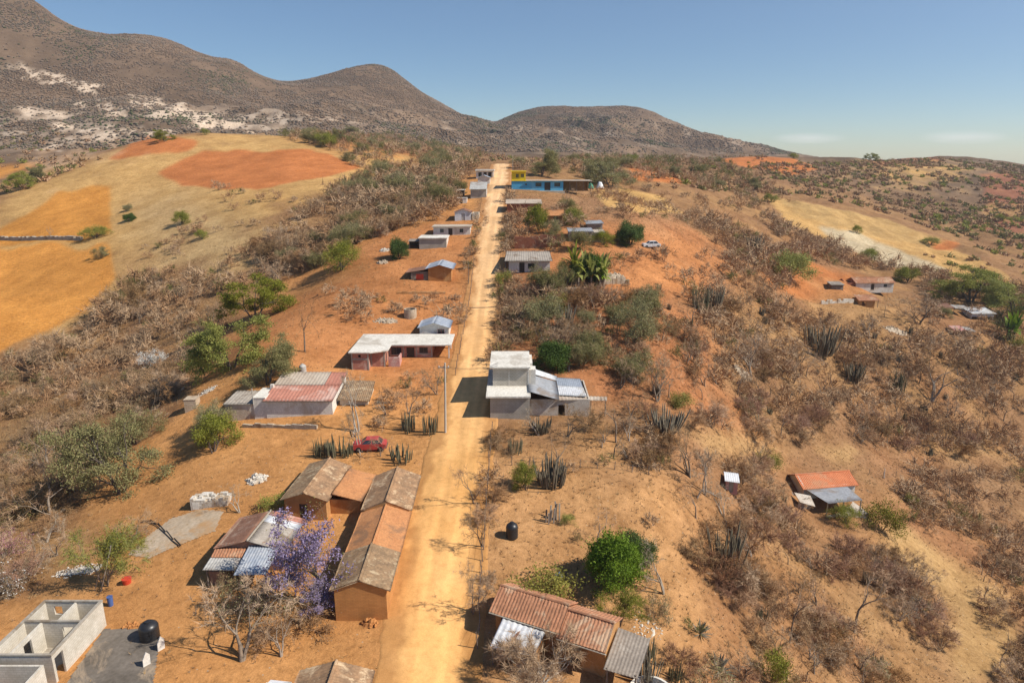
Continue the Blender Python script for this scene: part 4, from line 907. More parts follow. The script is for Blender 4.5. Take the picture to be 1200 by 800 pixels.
low_wall('rubble_wall', 'broken white rubble wall left of the small open red tiled hut', (962, 356), (1000, 354), .9, 'lime', .4, .35)
h, w_ = frame('white_tin_house', 'house with bright white corrugated roof on the far right under green trees', 'house', (1138, 374), (1164, 377), 5); walls(h, 0, w_, 0, 5, 2.1, 'white_wall', skip='f'); patch(h, (-.2, -.5, 2.0), (w_ + .5, -.5, 2.0), (w_, 4.8, 3.0), (-.8, 4.8, 3.0), 'sheet', 'tin_white')
MB().box(0, w_, .02, .12, 1.0, 2.0).build('front_panel', 'tin_white', h)
h, w_ = frame('tarp_shelter', 'dark sagging shelter with brown roof beside the bright white corrugated roof', 'shelter', (1102, 366), (1134, 371), 5)
for xx in (.2, w_ / 2, w_ - .2):
    for yy in (.2, 3.6): MB().tube((xx, yy, -.6), (xx, yy, 1.9), .08, sides=5).build('post', 'plank', h)
patch(h, (-.2, -.3, 1.8), (w_ * .5, -.3, 1.9), (w_ * .5, 4, 2.6), (-.4, 4, 2.3), 'sheet', 'rust', seed=81); patch(h, (w_ * .5, -.4, 1.8), (w_ + .4, -.3, 1.7), (w_ + .2, 2.6, 2.1), (w_ * .5, 2.8, 2.3), 'sheet', 'tin_grey', name='lower_roof', seed=82)
h, w_ = frame('adobe_hut', 'little brown adobe hut with pink tile roof below the white corrugated roof', 'hut', (1119, 393), (1138, 396), 4); walls(h, 0, w_, 0, 3.5, 1.7, 'adobe', front=((1, 1.8, 0, 1.5),)); patch(h, (-.3, -.4, 1.65), (w_ * .7, -.4, 1.65), (w_ * .7, 3.7, 2.3), (0, 3.7, 2.3), 'tile', 'salmon', seed=83); patch(h, (w_ * .72, -.4, 1.6), (w_ + 1.2, -.4, 1.6), (w_ + 1.2, 3.5, 1.9), (w_ * .72, 3.6, 2.1), 'sheet', 'tin_grey', name='side_roof', seed=84); door(h, 1, 1.8, 0, 0, 1.5)
# ---- orange roofed house on the slope
x0, y0, z0 = at(968, 604)
h = thing('orange_roof_house', 'white house with bright orange tile roof and grey awning on right slope', 'house', (x0, y0, z0), R(9)); foot(x0, y0, R(9), -5, 8, -1, 9)
walls(h, -1.6, 7.3, 3.9, 8.6, 2.9, 'white_wall', zb=-3, t=.2, front=((1.0, 2.0, 0, 2), (4, 5, .9, 1.9)), gable='x', rise=1.1, right=((5.4, 6.1, 1, 1.8),)); gable(h, -1.6, 7.3, 3.9, 8.6, 2.9, 1.05, 'tile', 'tile_bright', ax='x', ov=.35, mat2='tile_red', seed=91)
patch(h, (.0, -.2, 2.2), (5.9, .0, 2.2), (5.6, 4.0, 2.75), (-1.6, 4.0, 2.75), 'sheet', 'tin', name='awning', seed=92)
for xx in (.1, 2.8, 5.7): MB().tube((xx, .1, -1.5), (xx, .1, 2.2), .09, sides=6).build('awning_post', 'plank_pale', h)
door(h, 1.0, 2.0, 3.9, 0, 2); window(h, 4, 5, 3.9, .9, 1.9)
MB().box(-.5, 7.0, -.3, 3.8, -3, -.02).build('terrace', 'dirty_white', h)
h2 = thing('broken_shed', 'broken pale board shed leaning at left side of the orange roofed house', 'shed', (x0 - 2.6, y0 + 1.4, hz(x0 - 2.6, y0 + 1.4)), R(12))
m = MB(); rs = random.Random(5)
for i in range(7): m.box(-1.4 + i * .32, -1.12 + i * .32, -.05, .03, -.5, 1.5 + rs.uniform(-.5, .4))
m.build('board', 'plank_pale', h2); patch(h2, (-1.6, -.6, 1.6), (.6, -1.4, 1.0), (.9, .4, 1.9), (-1.2, 1.6, 2.1), 'sheet', 'dirty_white', seed=93)
patch(h2, (-3.2, 2.4, 1.2), (-.8, 2.0, 1.4), (-.4, 5.2, 2.1), (-2.6, 5.4, 1.6), 'sheet', 'tin_old', name='rear_roof', seed=94)
for p in ((-3, 2.6), (-.7, 2.3), (-.6, 5), (-2.6, 5.2)): MB().tube((*p, -.8), (*p, 1.7), .06, sides=5).build('post', 'plank', h2)
# ---- privy
x0, y0, z0 = at(856, 576)
h = thing('outhouse', 'tiny pink outhouse with tilted white roof among the bare trees', 'outhouse', (x0 - .7, y0, z0), R(-12)); walls(h, 0, 1.5, 0, 1.5, 1.65, 'salmon', front=((.4, 1.0, 0, 1.5),), hb=1.85, t=.08, zb=-.3); patch(h, (-.2, -.3, 1.7), (1.7, -.3, 1.6), (1.7, 1.8, 1.95), (-.2, 1.8, 2.05), 'sheet', 'white_paint'); door(h, .4, 1.0, 0, 0, 1.5, mat='plank_pale'); FOOT.append((x0, y0, 2))
# ---------------------------------------------------------------- tiled house, bottom centre
AX, AY = -1.9, 49.7; zg = hz(1, 49); rz = R(-25.7)
h = thing('tile_roof_house', 'house with striped red clay tile roof and brown lean-to at the bottom centre', 'house', (AX, AY, zg), rz); foot(AX, AY, rz, 0, 12, -3, 4)
walls(h, .4, 6.2, .35, 3.9, 2.6, 'adobe', gable='x', rise=.95, t=.3, zb=-1, front=((.9, 1.8, 0, 2.0), (3.6, 4.6, .9, 1.8))); walls(h, 6.25, 10.2, .0, 3.8, 2.3, 'adobe', gable='x', rise=.9, t=.3, zb=-1, name='wing_wall', front=((7.3, 8.2, 0, 1.9),))
gable(h, .4, 5.95, .35, 3.9, 2.62, .95, 'tile', 'tile_red', ax='x', ov=.4, seed=101); gable(h, 6.55, 9.95, .0, 3.9, 2.35, .95, 'tile', 'tile_red', ax='x', ov=.35, seed=104)
eave_trim(h, (0, -.12, 2.36), (6.35, -.12, 2.36)); eave_trim(h, (6.2, -.42, 2.12), (10.4, -.42, 2.12))
door(h, .9, 1.8, .35, 0, 2.0); window(h, 3.6, 4.6, .35, .9, 1.8); door(h, 7.3, 8.2, 0, 0, 1.9)
patch(h, (1.6, -3.1, 1.7), (5.2, -2.6, 1.75), (5.2, .0, 2.3), (1.3, .0, 2.3), 'wavy', 'tin_white', name='canopy', seed=105); MB().box(3.05, 3.25, -2.8, -.1, 2.02, 2.1).build('canopy_rib', 'rust', h)
for xx, yy in ((1.8, -2.9), (5, -2.5)): MB().tube((xx, yy, -.5), (xx, yy, 1.75), .07, sides=6).build('canopy_post', 'plank', h)
walls(h, 2.4, 5.0, -1.6, -.4, 1.5, 'adobe_orange', name='oven_wall')
patch(h, (10.45, -1.2, 1.45), (13.1, -1.0, 1.4), (13.0, 3.0, 2.0), (10.3, 3.0, 2.2), 'sheet', 'tin_old', name='lean_to_roof', seed=106)
for xx, yy in ((10.7, -1.0), (12.9, -.8), (12.8, 2.8)): MB().tube((xx, yy, -.6), (xx, yy, 1.5), .08, sides=6).build('lean_to_post', 'plank', h)
# ---------------------------------------------------------------- tile roof cut by the lower edge
h = thing('edge_house', 'brown tiled gable roof house at the bottom edge beside the white car', 'house', (-15.6, 37.1, hz(-13, 40))); foot(-15.6, 37.1, 0, 0, 5, 0, 7)
walls(h, 0, 5.0, 0, 5.6, 2.3, 'adobe', gable='y', rise=.8, t=.3, zb=-1); gable(h, 0, 5.0, 0, 5.6, 2.35, .8, 'tile', 'tile_weathered', seed=111)

# ================================================================== smaller things
def boxy_car(name, label, loc, rz, mat, suv=False):
    o = thing(name, label, 'car', loc, rz)
    # side profile extruded, narrower cabin; x = length, y = width
    m = MB(); P = [(-2.1,.35),(-2.15,.75),(-1.95,.95),(-.95,1.0),(1.6,1.02),(2.05,.9),(2.1,.4),(1.7,.28),(-1.7,.28)]
    m.prism([(p[0], p[1]) for p in P], 1, -.85, .85); m.build('body', mat, o)
    c = MB(); lo = [(-1.05, -.80, 1.0), (1.55, -.80, 1.02), (1.55, .80, 1.02), (-1.05, .80, 1.0)]; hi = [(-.45, -.62, 1.47), (1.05, -.62, 1.48), (1.05, .62, 1.48), (-.45, .62, 1.47)]
    n = 0; c.v += lo + hi
    for a, b in ((0, 1), (1, 2), (2, 3), (3, 0)): c.f.append((a, b, b + 4, a + 4))
    c.build('glass', 'pane', o)
    MB().prism([(-.5, 1.46), (1.1, 1.47), (1.0, 1.53), (-.38, 1.52)], 1, -.64, .64).build('roof', mat, o)
    p = MB()
    for s_ in (-1, 1):
        for a, b in (((-1.05, .8, 1.0), (-.45, .63, 1.5)), ((.3, .81, 1.0), (.3, .63, 1.5)), ((1.55, .8, 1.02), (1.05, .63, 1.5))): p.tube((a[0], a[1] * s_, a[2]), (b[0], b[1] * s_, b[2]), .045, sides=5)
    p.build('pillar', mat, o)
    for xx in (-1.35, 1.35):
        for s_ in (-1, 1):
            wl = MB().tube((xx, .68 * s_, .32), (xx, .88 * s_, .32), .33, sides=16).build('wheel', 'rubber', o); MB().tube((xx, .87 * s_, .32), (xx, .895 * s_, .32), .18, sides=10).build('rim', 'metal', wl)
    for s_ in (-1, 1): MB().box(-2.17, -2.10, .45 * s_ - .15 , .45 * s_ + .2, .62, .78).build('headlight', 'tin_white', o)
    MB().box(-2.2, -2.1, -.8, .8, .38, .52).box(2.08, 2.18, -.8, .8, .42, .56).build('bumper', 'frame_dark', o)
    FOOT.append((loc[0], loc[1], 2.4)); return o
def car_at(name, label, px, py, rz, mat): x, y, z = at(px, py); return boxy_car(name, label, (x, y, z), rz, mat)
car_at('parked_car', 'red car half hidden behind the columnar cactus hedge near the road', 434, 526, R(4), 'red_paint')
boxy_car('parked_car', 'white car cut by the bottom edge beside the brown tiled roof', (-17.9, 41.6, hz(-17.9, 41.6)), R(82), 'white_paint')
car_at('parked_car', 'white car with dark front parked in the far yard right of the leafy tree', 763, 290, R(8), 'white_paint')

def tank(label, px, py, r, hh, mat='black_plastic', loc=None, name='water_tank'):
    x, y, z = at(px, py) if loc is None else loc; o = thing(name, label, 'water tank', (x, y, z)); FOOT.append((x, y, r + .8))
    pr = [(r * .96, 0), (r, .06)]
    for k in range(4): a = .06 + (hh * .62) * k / 4; pr += [(r, a + .02), (r * .965, a + hh * .08), (r, a + hh * .13)]
    pr += [(r, hh * .7), (r * .9, hh * .82), (r * .6, hh * .93), (r * .33, hh * .97)]
    MB().lathe(pr).build('tank_body', mat, o, smooth=True); MB().lathe([(r * .33, hh * .97), (r * .33, hh * 1.03), (r * .05, hh * 1.06)]).build('lid', mat, o); return o
tank('ribbed black water tank standing alone in the yard right of the road', 600, 629, .62, 1.65)
tank('dented black water tank at the corner of the dark concrete yard', 176, 747, .78, 1.6)
tank('grey water tank on the bare yard behind the pink roof house', 355, 436, .55, 1.3, 'tin_grey')
def drum(label, px, py, r, hh, mat, cat='bucket'):
    x, y, z = at(px, py); o = thing(cat, label, cat, (x, y, z)); MB().lathe([(r * .85, 0), (r, hh), (r * 1.05, hh + .03)]).build('bucket_body', mat, o)
    m = MB()
    for i in range(8): a, b = math.pi * i / 8, math.pi * (i + 1) / 8; m.tube((math.cos(a) * r, 0, hh + math.sin(a) * r * .8), (math.cos(b) * r, 0, hh + math.sin(b) * r * .8), .015, sides=4)
    m.build('handle', 'metal', o); return o
drum('red plastic tub lying in the sandy yard beside the leaning poles', 149, 683, .42, .5, 'red_plastic')
drum('slim blue bucket standing above the dark concrete yard', 130, 709, .25, .9, 'blue_plastic')
drum('blue bucket in the shade of the round bright green tree', 655, 679, .35, .6, 'blue_plastic')
# round cisterns
def cistern(label, px, py, r, hh, loc=None, mat='white_slab'):
    x, y, z = at(px, py) if loc is None else loc; o = thing('cistern', label, 'cistern', (x, y, z)); FOOT.append((x, y, r + 1))
    m = MB(); n = 28
    for r_, a, b in ((r, -.4, hh),): 
        m.lathe([(r, -.4), (r, hh), (r - .18, hh), (r - .18, .1), (.05, .1)], sides=n)
    m.build('tank_wall', mat, o); m = MB()
    for i in range(14): t_ = 2 * math.pi * i / 14; m.box(math.cos(t_) * (r - .5) - .05, math.cos(t_) * (r - .5) + .05, math.sin(t_) * (r - .5) - .05, math.sin(t_) * (r - .5) + .05, hh * .6, hh + .02)
    m.build('rim_peg', 'frame_dark', o); return o
cistern('round white cement cistern cut by bottom edge right of the striped tile roof', 0, 0, 1.7, 1.2, loc=(10.6, 43.3, hz(10.6, 43.3)))
cistern('round pale stone cistern on rubble behind the silver hut', 481, 371, 1.15, 1.5, mat='pale_stone')
# rubble heaps
def heap(name, label, cat, px, py, w_, d_, hh, mat, seed=0, n=60, sz=.28, rmin=0):
    x, y, z = at(px, py, rmin); rs = random.Random(seed); m = MB(); FOOT.append((x, y, w_ * .6))
    n = n // 2
    for i in range(n):
        a = rs.uniform(0, 6.28); rr_ = math.sqrt(rs.random()); lx, ly = math.cos(a) * rr_ * w_ / 2, math.sin(a) * rr_ * d_ / 2
        s_ = sz * rs.uniform(.5, 1.2); zz = hz(x + lx, y + ly) - z + hh * (1 - rr_ ** 2) * rs.uniform(.4, 1)
        k = len(m.v)
        pts = []
        for q in ((1,0,0),(0,1,0),(-1,0,0),(0,-1,0),(0,0,1),(0,0,-1)): f_ = s_ * rs.uniform(.7, 1.3); pts.append((lx + q[0] * f_, ly + q[1] * f_, zz + q[2] * f_ * .8))
        m.v += pts
        for t_ in ((0,1,4),(1,2,4),(2,3,4),(3,0,4),(1,0,5),(2,1,5),(3,2,5),(0,3,5)): m.f.append(tuple(k + j for j in t_))
    # core mound
    N_ = 12; k = len(m.v)
    for j in range(5):
        f_ = 1 - j / 4.
        for i in range(N_): t_ = 2 * math.pi * i / N_; lx, ly = math.cos(t_) * w_ / 2 * f_, math.sin(t_) * d_ / 2 * f_; m.v.append((lx, ly, hz(x + lx, y + ly) - z - .1 + hh * .8 * (1 - f_ ** 2) + rs.uniform(-.08, .08)))
    for j in range(4):
        for i in range(N_): i2 = (i + 1) % N_; m.f.append((k + j * N_ + i, k + j * N_ + i2, k + (j + 1) * N_ + i2, k + (j + 1) * N_ + i))
    o = m.build(name, mat, None, (x, y, z)); tag(o, label, cat); return o
heap('lime_heap', 'white lime heap with a dark hollow on the sandy yard', 'heap', 301, 562, 2.6, 2.4, .6, 'lime', 2)
heap('stone_heap', 'pale stone rubble heap in front of the round stone cistern', 'heap', 452, 376, 5, 2.4, .45, 'pale_stone', 23, 150, .17)
heap('stone_heap', 'orange stone pile against front wall of the long adobe house', 'heap', 433, 731, 1.7, 1.2, .5, 'adobe_orange', 4, 60, .2)
heap('stone_heap', 'small stone pile at the top edge of the dark concrete yard', 'heap', 153, 733, 1.6, .8, .35, 'adobe_orange', 5, 30, .2)
heap('white_rubble', 'white rubble patch left of the pink roof house annex', 'heap', 243, 458, 3.2, 2.4, .25, 'lime', 6, 90, .13)
heap('white_rubble', 'white rubble patch below the white flowering tree', 'heap', 207, 459, 2.6, 3.0, .5, 'lime', 7, 90, .14)
heap('white_rubble', 'white rubble strewn between the bare tree and feathery tree at left', 'heap', 95, 668, 6, 2.2, .25, 'lime', 8, 260, .12)
heap('white_rubble', 'white rocks scattered right of the brown lean-to roof', 'heap', 757, 735, 3, 4, .1, 'lime', 9, 120, .11)
heap('white_rubble', 'pale rocks around the feet of the bottom pine bush', 'heap', 626, 785, 2.6, 1.6, .5, 'pale_stone', 10, 50, .3)
heap('rock_outcrop', 'pale rock outcrop among dry scrub on right slope', 'rocks', 870, 437, 4, 3, .4, 'pale_stone', 11, 60, .35)
heap('rock_outcrop', 'pale rocks below the dark sagging shelter', 'rocks', 1050, 388, 7, 4, .4, 'pale_stone', 12, 80, .35)
heap('stone_heap', 'pale stone heap near the broken wall fragment', 'heap', 722, 325, 4, 4, .8, 'pale_stone', 13, 80, .35)
heap('rubbish_heap', 'heap of white rubbish bags by the far left yard', 'heap', 451, 294, 2.4, 1.6, .8, 'lime', 14, 40, .3)
heap('stone_heap', 'stone heap left of the orange yard below dark round tree', 'heap', 448, 308, 3.0, 1.6, .6, 'pale_stone', 15, 40, .3)
# white block store
x0, y0, z0 = at(224, 598)
h = thing('block_stack', 'white stack of concrete blocks with ragged top beside the pale concrete pad', 'block stack', (x0, y0, z0), R(3)); FOOT.append((x0 + 2, y0 + 1, 2.6))
m = MB(); rs = random.Random(9)
for i in range(10):
    for j in range(4):
        hh = 1.25 + rs.choice((0, 0, 0, .2, .2, -.2)); m.box(i * .41, i * .41 + .40, j * .42, j * .42 + .41, -.2, hh)
m.build('blocks', 'lime', h); MB().box(.2, .9, -.02, .0, .1, 1.0).build('face_patch', 'white_slab', h)
x0, y0, z0 = at(217, 484)
h = thing('stone_kiln', 'small pale square kiln with dark opening by the dead tree hedge', 'kiln', (x0, y0, z0), R(5)); walls(h, 0, 1.7, 0, 1.8, 2.0, 'pale_stone', left=((.4, 1.2, 0, 1.2),), t=.15); slab(h, -.05, 1.75, -.05, 1.85, 2.0, .1, 'pale_stone'); FOOT.append((x0 + 1, y0 + 1, 2))
# leaning boards
x0, y0, z0 = at(648, 611)
h = thing('board_stack', 'stack of upright weathered boards in yard above the black tank', 'board stack', (x0, y0, z0), R(20)); FOOT.append((x0, y0, 1.6)); rs = random.Random(3)
for i in range(9):
    a = -.8 + i * .19; b = MB(); o = b.box(-.08, .08, -.04, .04, -.2, 1.7 + rs.uniform(-.4, .4)).build('board', 'plank_pale' if i % 3 else 'plank', h, (a, rs.uniform(-.3, .3), 0)); o.rotation_euler = (rs.uniform(-.15, .15), rs.uniform(-.12, .18), rs.uniform(-.5, .5))
# black hoses on the pad
m = MB(); pts = [(165,613),(174,612),(183,616),(193,625),(202,634),(211,641)]
W_ = [at(*p) for p in pts]
for k in (0, .45):
    for a, b in zip(W_[:-1], W_[1:]): m.tube((a[0], a[1] + k, a[2] + .12), (b[0], b[1] + k * .5, b[2] + .12), .045, sides=6)
tag(m.build('hose', 'black_plastic'), 'two black hoses curving over the pale concrete pad', 'hose')
# poles
def pole(name, label, cat, pb, pt, hgt, r, mat, group=None):
    x, y, z = at(*pb); tx = (pt[0] - 600) / F * depth_at(x, y, z + hgt)
    o = thing(name, label, cat, (x, y, z), 0, group); MB().tube((0, 0, -.3), (tx - x, 0, hgt), r, r * .7, sides=8).build('shaft', mat, o); return o
p = pole('utility_pole', 'tall pale concrete power pole beside road in front of flat white roof', 'utility pole', (522, 507), (521.5, 430), 9.6, .15, 'concrete_pole')
MB().box(-.7, .7, -.05, .05, 8.9, 9.02).build('crossarm', 'plank_pale', p)
for xx in (-.6, 0, .6): MB().lathe([(.03, 9.02), (.06, 9.08), (.06, 9.16), (.02, 9.2)], xx, 0, 8).build('insulator', 'white_paint', p)
pole('leaning_pole', 'long pale pole leaning in front of the feathery green tree', 'pole', (117, 693), (130, 629), 4.9, .06, 'plank_pale')
pole('leaning_pole', 'short pale pole leaning left beside the long leaning pole', 'pole', (109, 692), (117, 671), 1.9, .05, 'plank_pale')
pole('gate_post', 'white square post by the footpath right of the orange roofed house', 'post', (1036, 560), (1037, 546), 1.9, .1, 'white_wall')
pole('far_pole', 'thin pale pole above the far end of the road', 'pole', (601, 200), (601, 180), 6, .08, 'concrete_pole')
pole('roadside_pole', 'slim pole on left verge near orange brick house', 'pole', (549, 333), (549, 308), 4.5, .07, 'plank')
for i, (px, py) in enumerate([(189, 763), (172, 782)]):
    x, y, z = at(px, py); o = MB().prism([(0, -.3), (.55, -.3), (.62, .9), (.35, 1.25), (.05, .7)], 1, -.05, .05).build('white_slab_post', 'white_wall', None, (x - .3, y, z), R(50)); tag(o, ['whitewashed upright slab by the black tank at the yard edge', 'larger whitewashed slab leaning at yard edge nearer the viewer'][i], 'slab')
# drain across the road
a, b = at(550, 361), at(583, 361); m = MB(); n = 12
for i in range(n):
    u0 = i / n; u1 = (i + 1) / n; xx0 = a[0] + (b[0] - a[0]) * u0; xx1 = a[0] + (b[0] - a[0]) * u1; yy = a[1]; m.box(xx0, xx1, yy - .12, yy + .12, hz(xx0, yy) - .05, max(hz(xx0, yy), hz(xx1, yy)) + .14)
tag(m.build('drain_grate', 'frame_dark'), 'thin dark strip crossing the pale dirt road', 'drain')
# fences of crooked sticks and wire
def fence(name, label, pts, step, hh, mat='plank', wires=3):
    o = None; W_ = [at(*p) for p in pts]; o = thing(name, label, 'fence', W_[0]); L0 = Vector(W_[0]); posts = MB(); prev = None; wr = MB(); k = 0; rs = random.Random(int(pts[0][0]))
    for a, b in zip(W_[:-1], W_[1:]):
        d = math.hypot(b[0] - a[0], b[1] - a[1]); n = max(1, int(d / step))
        for i in range(n):
            f_ = i / n; x, y = a[0] + (b[0] - a[0]) * f_, a[1] + (b[1] - a[1]) * f_; z = hz(x, y); hq = hh * rs.uniform(.8, 1.15); lean = rs.uniform(-.15, .15)
            q0 = Vector((x, y, z - .2)) - L0; q1 = Vector((x + lean, y + rs.uniform(-.1, .1), z + hq)) - L0
            if k < 100: MB().tube(q0, q1, .055, .04, sides=5).build('post', mat, o)
            k += 1
            if prev is not None:
                for j in range(wires): f2 = (j + 1) / (wires + .3); wr.tube(prev[0].lerp(prev[1], f2), q0.lerp(q1, f2), .008, sides=3, cap=False)
            prev = (q0, q1)
    wr.build('wire', 'metal', o); return o
fence('stick_fence', 'crooked stick and wire fence along the right verge of the road', [(560, 760), (563, 700), (568, 620), (572, 560), (577, 500)], 1.5, 1.5)
fence('wire_fence', 'wire fence with thin posts on the left verge past the slab house', [(534, 440), (541, 400), (549, 360), (553, 330), (556, 300)], 2.5, 1.4)
fence('wire_fence', 'wire fence on right verge opposite the orange brick house', [(588, 400), (590, 350), (593, 300), (595, 260)], 2.5, 1.4)
fence('stick_fence', 'stick fence along the terrace line crossing the right hand field', [(600, 545), (680, 548), (760, 556), (840, 540)], 2.0, 1.1)
fence('wire_fence', 'wire fence beside the footpath right of the orange roofed house', [(1018, 556), (1080, 556), (1150, 552)], 4, 1.2)

# wires from the power pole to the two storey house and along the road
m = MB(); pz = hz(*at(522, 507)[:2]) + 9.1; a = at(522, 507)
def wire(m, A, B, sag, n=10):
    A, B = Vector(A), Vector(B); P_ = [A.lerp(B, i / n) - Vector((0, 0, sag * 4 * (i / n) * (1 - i / n))) for i in range(n + 1)]
    for q, w_ in zip(P_[:-1], P_[1:]): m.tube(q, w_, .02, sides=4, cap=False)
hx, hy, hz0 = at(574.6, 490)
for dx in (-.5, .5): wire(m, (a[0] + dx, a[1], pz), (hx + 1, hy + 4.5 + dx, hz0 + 6.3), .5)
tag(m.build('power_line', 'black_plastic'), 'thin wires sagging from the power pole to the two storey house', 'power line')
# ================================================================== plants
mt_('bark_grey', (.30,.23,.165), (.15,.12,.095), 3, fine=12, objrand=.25)
mt_('bark_pale', (.46,.40,.33), (.33,.28,.22), 3, fine=12, objrand=.15)
mt_('bark_dark', (.13,.10,.08), (.09,.07,.055), 3, fine=12, objrand=.2)
mt_('twig_grey', (.46,.305,.17), (.33,.215,.12), 1.2, fine=9, objrand=.28)
mt_('twig_brown', (.46,.275,.14), (.33,.19,.10), 1.2, fine=9, objrand=.25)
mt_('twig_red', (.37,.205,.125), (.28,.15,.09), 1.2, fine=9, objrand=.2)
mt_('twig_pale', (.40,.31,.21), (.29,.215,.14), 1.2, fine=9, objrand=.2)
def leafmat(name, c, c2, objrand=.2, tr=.25):
    m = mt_(name, c, c2, .8, rough=.7, fine=5, objrand=objrand, lo=.38, hi=.62)
    nt = m.node_tree; b = [n for n in nt.nodes if n.type == 'BSDF_PRINCIPLED'][0]; o = [n for n in nt.nodes if n.type == 'OUTPUT_MATERIAL'][0]
    t = nt.nodes.new('ShaderNodeBsdfTranslucent'); mx = nt.nodes.new('ShaderNodeMixShader'); mx.inputs[0].default_value = tr
    nt.links.new(b.inputs['Base Color'].links[0].from_socket, t.inputs[0]); nt.links.new(b.outputs[0], mx.inputs[1]); nt.links.new(t.outputs[0], mx.inputs[2]); nt.links.new(mx.outputs[0], o.inputs[0]); return m
leafmat('leaf_green', (.33,.33,.065), (.21,.225,.04))
leafmat('leaf_bright', (.22,.32,.035), (.13,.21,.022), .1)
leafmat('leaf_dark', (.12,.18,.04), (.07,.11,.025), .15)
leafmat('leaf_olive', (.31,.285,.115), (.205,.19,.075))
leafmat('leaf_yellow', (.30,.27,.05), (.19,.18,.035), .12)
leafmat('leaf_dry', (.34,.20,.09), (.21,.115,.05), .2)
leafmat('petal_purple', (.36,.29,.46), (.27,.215,.34), .05)
leafmat('petal_pink', (.46,.22,.27), (.36,.16,.19), .05)
leafmat('petal_white', (.78,.77,.72), (.60,.58,.52), .05)
mt_('cactus', (.16,.15,.085), (.105,.10,.06), 2, fine=14, objrand=.2, stain=(.20,.165,.10))
mt_('cactus_grey', (.24,.20,.14), (.155,.13,.09), 2, fine=14, objrand=.2)
mt_('straw', (.46,.32,.15), (.33,.21,.10), .4, fine=2)
mt_('weed', (.27,.175,.10), (.19,.12,.07), .4, fine=2)

def tubes_np(S, sides):
    """S rows: p0(3) p1(3) r0 r1 -> verts, quads"""
    S = np.asarray(S, float); n = len(S); p0, p1 = S[:, :3], S[:, 3:6]; d = p1 - p0; d /= np.linalg.norm(d, axis=1)[:, None] + 1e-9
    ref = np.where(np.abs(d[:, 2:3]) < .9, np.array([[0, 0, 1.]]), np.array([[1., 0, 0]])); u = np.cross(d, ref); u /= np.linalg.norm(u, axis=1)[:, None]; w_ = np.cross(d, u)
    a = np.arange(sides) * 2 * np.pi / sides; c = np.cos(a)[None, :, None]; s_ = np.sin(a)[None, :, None]; ring = u[:, None] * c + w_[:, None] * s_
    V0 = p0[:, None] + ring * S[:, 6][:, None, None]; V1 = p1[:, None] + ring * S[:, 7][:, None, None]
    vs = np.concatenate([V0, V1], 1).reshape(-1, 3); b = np.arange(n)[:, None] * 2 * sides; i = np.arange(sides)[None]; j = (i + 1) % sides
    return vs, np.stack([b + i, b + j, b + sides + j, b + sides + i], -1).reshape(-1, 4)
def norm(v): return v / (np.linalg.norm(v) + 1e-9)
def grow(rs, segs, tips, p, d, L, r, lvl, P):
    n = 3 if lvl < 2 else 2
    for i in range(n):
        d = norm(d + rs.normal(0, P['curl'], 3) + np.array([0, 0, P['up'] if lvl < P['flat'] else -abs(d[2]) * .35]))
        q = p + d * L / n; r2 = r * (.86 if lvl < P['lv'] else .5); segs.append((*p, *q, r, r2, lvl)); p, r = q, r2
        if lvl < P['lv'] and i < n - 1 and rs.random() < P['side']:
            e = norm(d + rs.normal(0, P['ang'], 3)); grow(rs, segs, tips, p, e, L * P['sl'] * rs.uniform(.7, 1.1), r * .6, lvl + 1, P)
    if lvl < P['lv']:
        for k in range(P['kids']):
            e = norm(d + rs.normal(0, P['ang'], 3)); e = norm(e + norm(np.array([p[0], p[1], 0]) + 1e-6) * P['out'])
            grow(rs, segs, tips, p, e, L * P['sl'] * rs.uniform(.75, 1.15), r * .68, lvl + 1, P)
    else: tips.append((*p, *d))
def hairs(rs, tips, per, ln, wd, spread=.7, droop=0.):
    """fine twigs: one slender triangle each"""
    T = np.repeat(np.asarray(tips, float), per, 0); n = len(T); d = T[:, 3:] + rs.normal(0, spread, (n, 3)); d[:, 2] -= droop; d /= np.linalg.norm(d, axis=1)[:, None] + 1e-9
    st = T[:, :3] - T[:, 3:] * rs.random((n, 1)) * ln * .8; L = ln * rs.uniform(.5, 1.3, (n, 1)); s_ = np.cross(d, rs.normal(0, 1, (n, 3))); s_ /= np.linalg.norm(s_, axis=1)[:, None] + 1e-9
    return np.stack([st - s_ * wd / 2, st + s_ * wd / 2, st + d * L], 1).reshape(-1, 3)
def leaves(rs, tips, per, rad, size, flat=.6):
    T = np.repeat(np.asarray(tips, float)[:, :3], per, 0); n = len(T); c = T + rs.normal(0, rad, (n, 3)) * np.array([1, 1, flat])
    a = rs.normal(0, 1, (n, 3)); a /= np.linalg.norm(a, axis=1)[:, None]; b = np.cross(a, rs.normal(0, 1, (n, 3))); b /= np.linalg.norm(b, axis=1)[:, None]
    s_ = size * rs.uniform(.6, 1.3, (n, 1)); return np.stack([c - a * s_, c + b * s_ * .5, c + a * s_, c - b * s_ * .5], 1).reshape(-1, 3)
def woodmesh(name, segs, mat, thick=.03):
    S = np.asarray([s_[:8] for s_ in segs]); big_ = S[:, 6] > thick; vs, qs = [], []; k = 0
    for sel, sd_ in ((big_, 6), (~big_, 3)):
        if sel.any(): v_, q_ = tubes_np(S[sel], sd_); vs.append(v_); qs.append(q_ + k); k += len(v_)
    return npmesh(name, np.concatenate(vs), quads=np.concatenate(qs), mat=MATS[mat])
def trimesh_(name, V_, mat): return npmesh(name, V_, tris=np.arange(len(V_)).reshape(-1, 3), mat=MATS[mat])
def quadmesh_(name, V_, mat): return npmesh(name, V_, quads=np.arange(len(V_)).reshape(-1, 4), mat=MATS[mat])
PR = {}
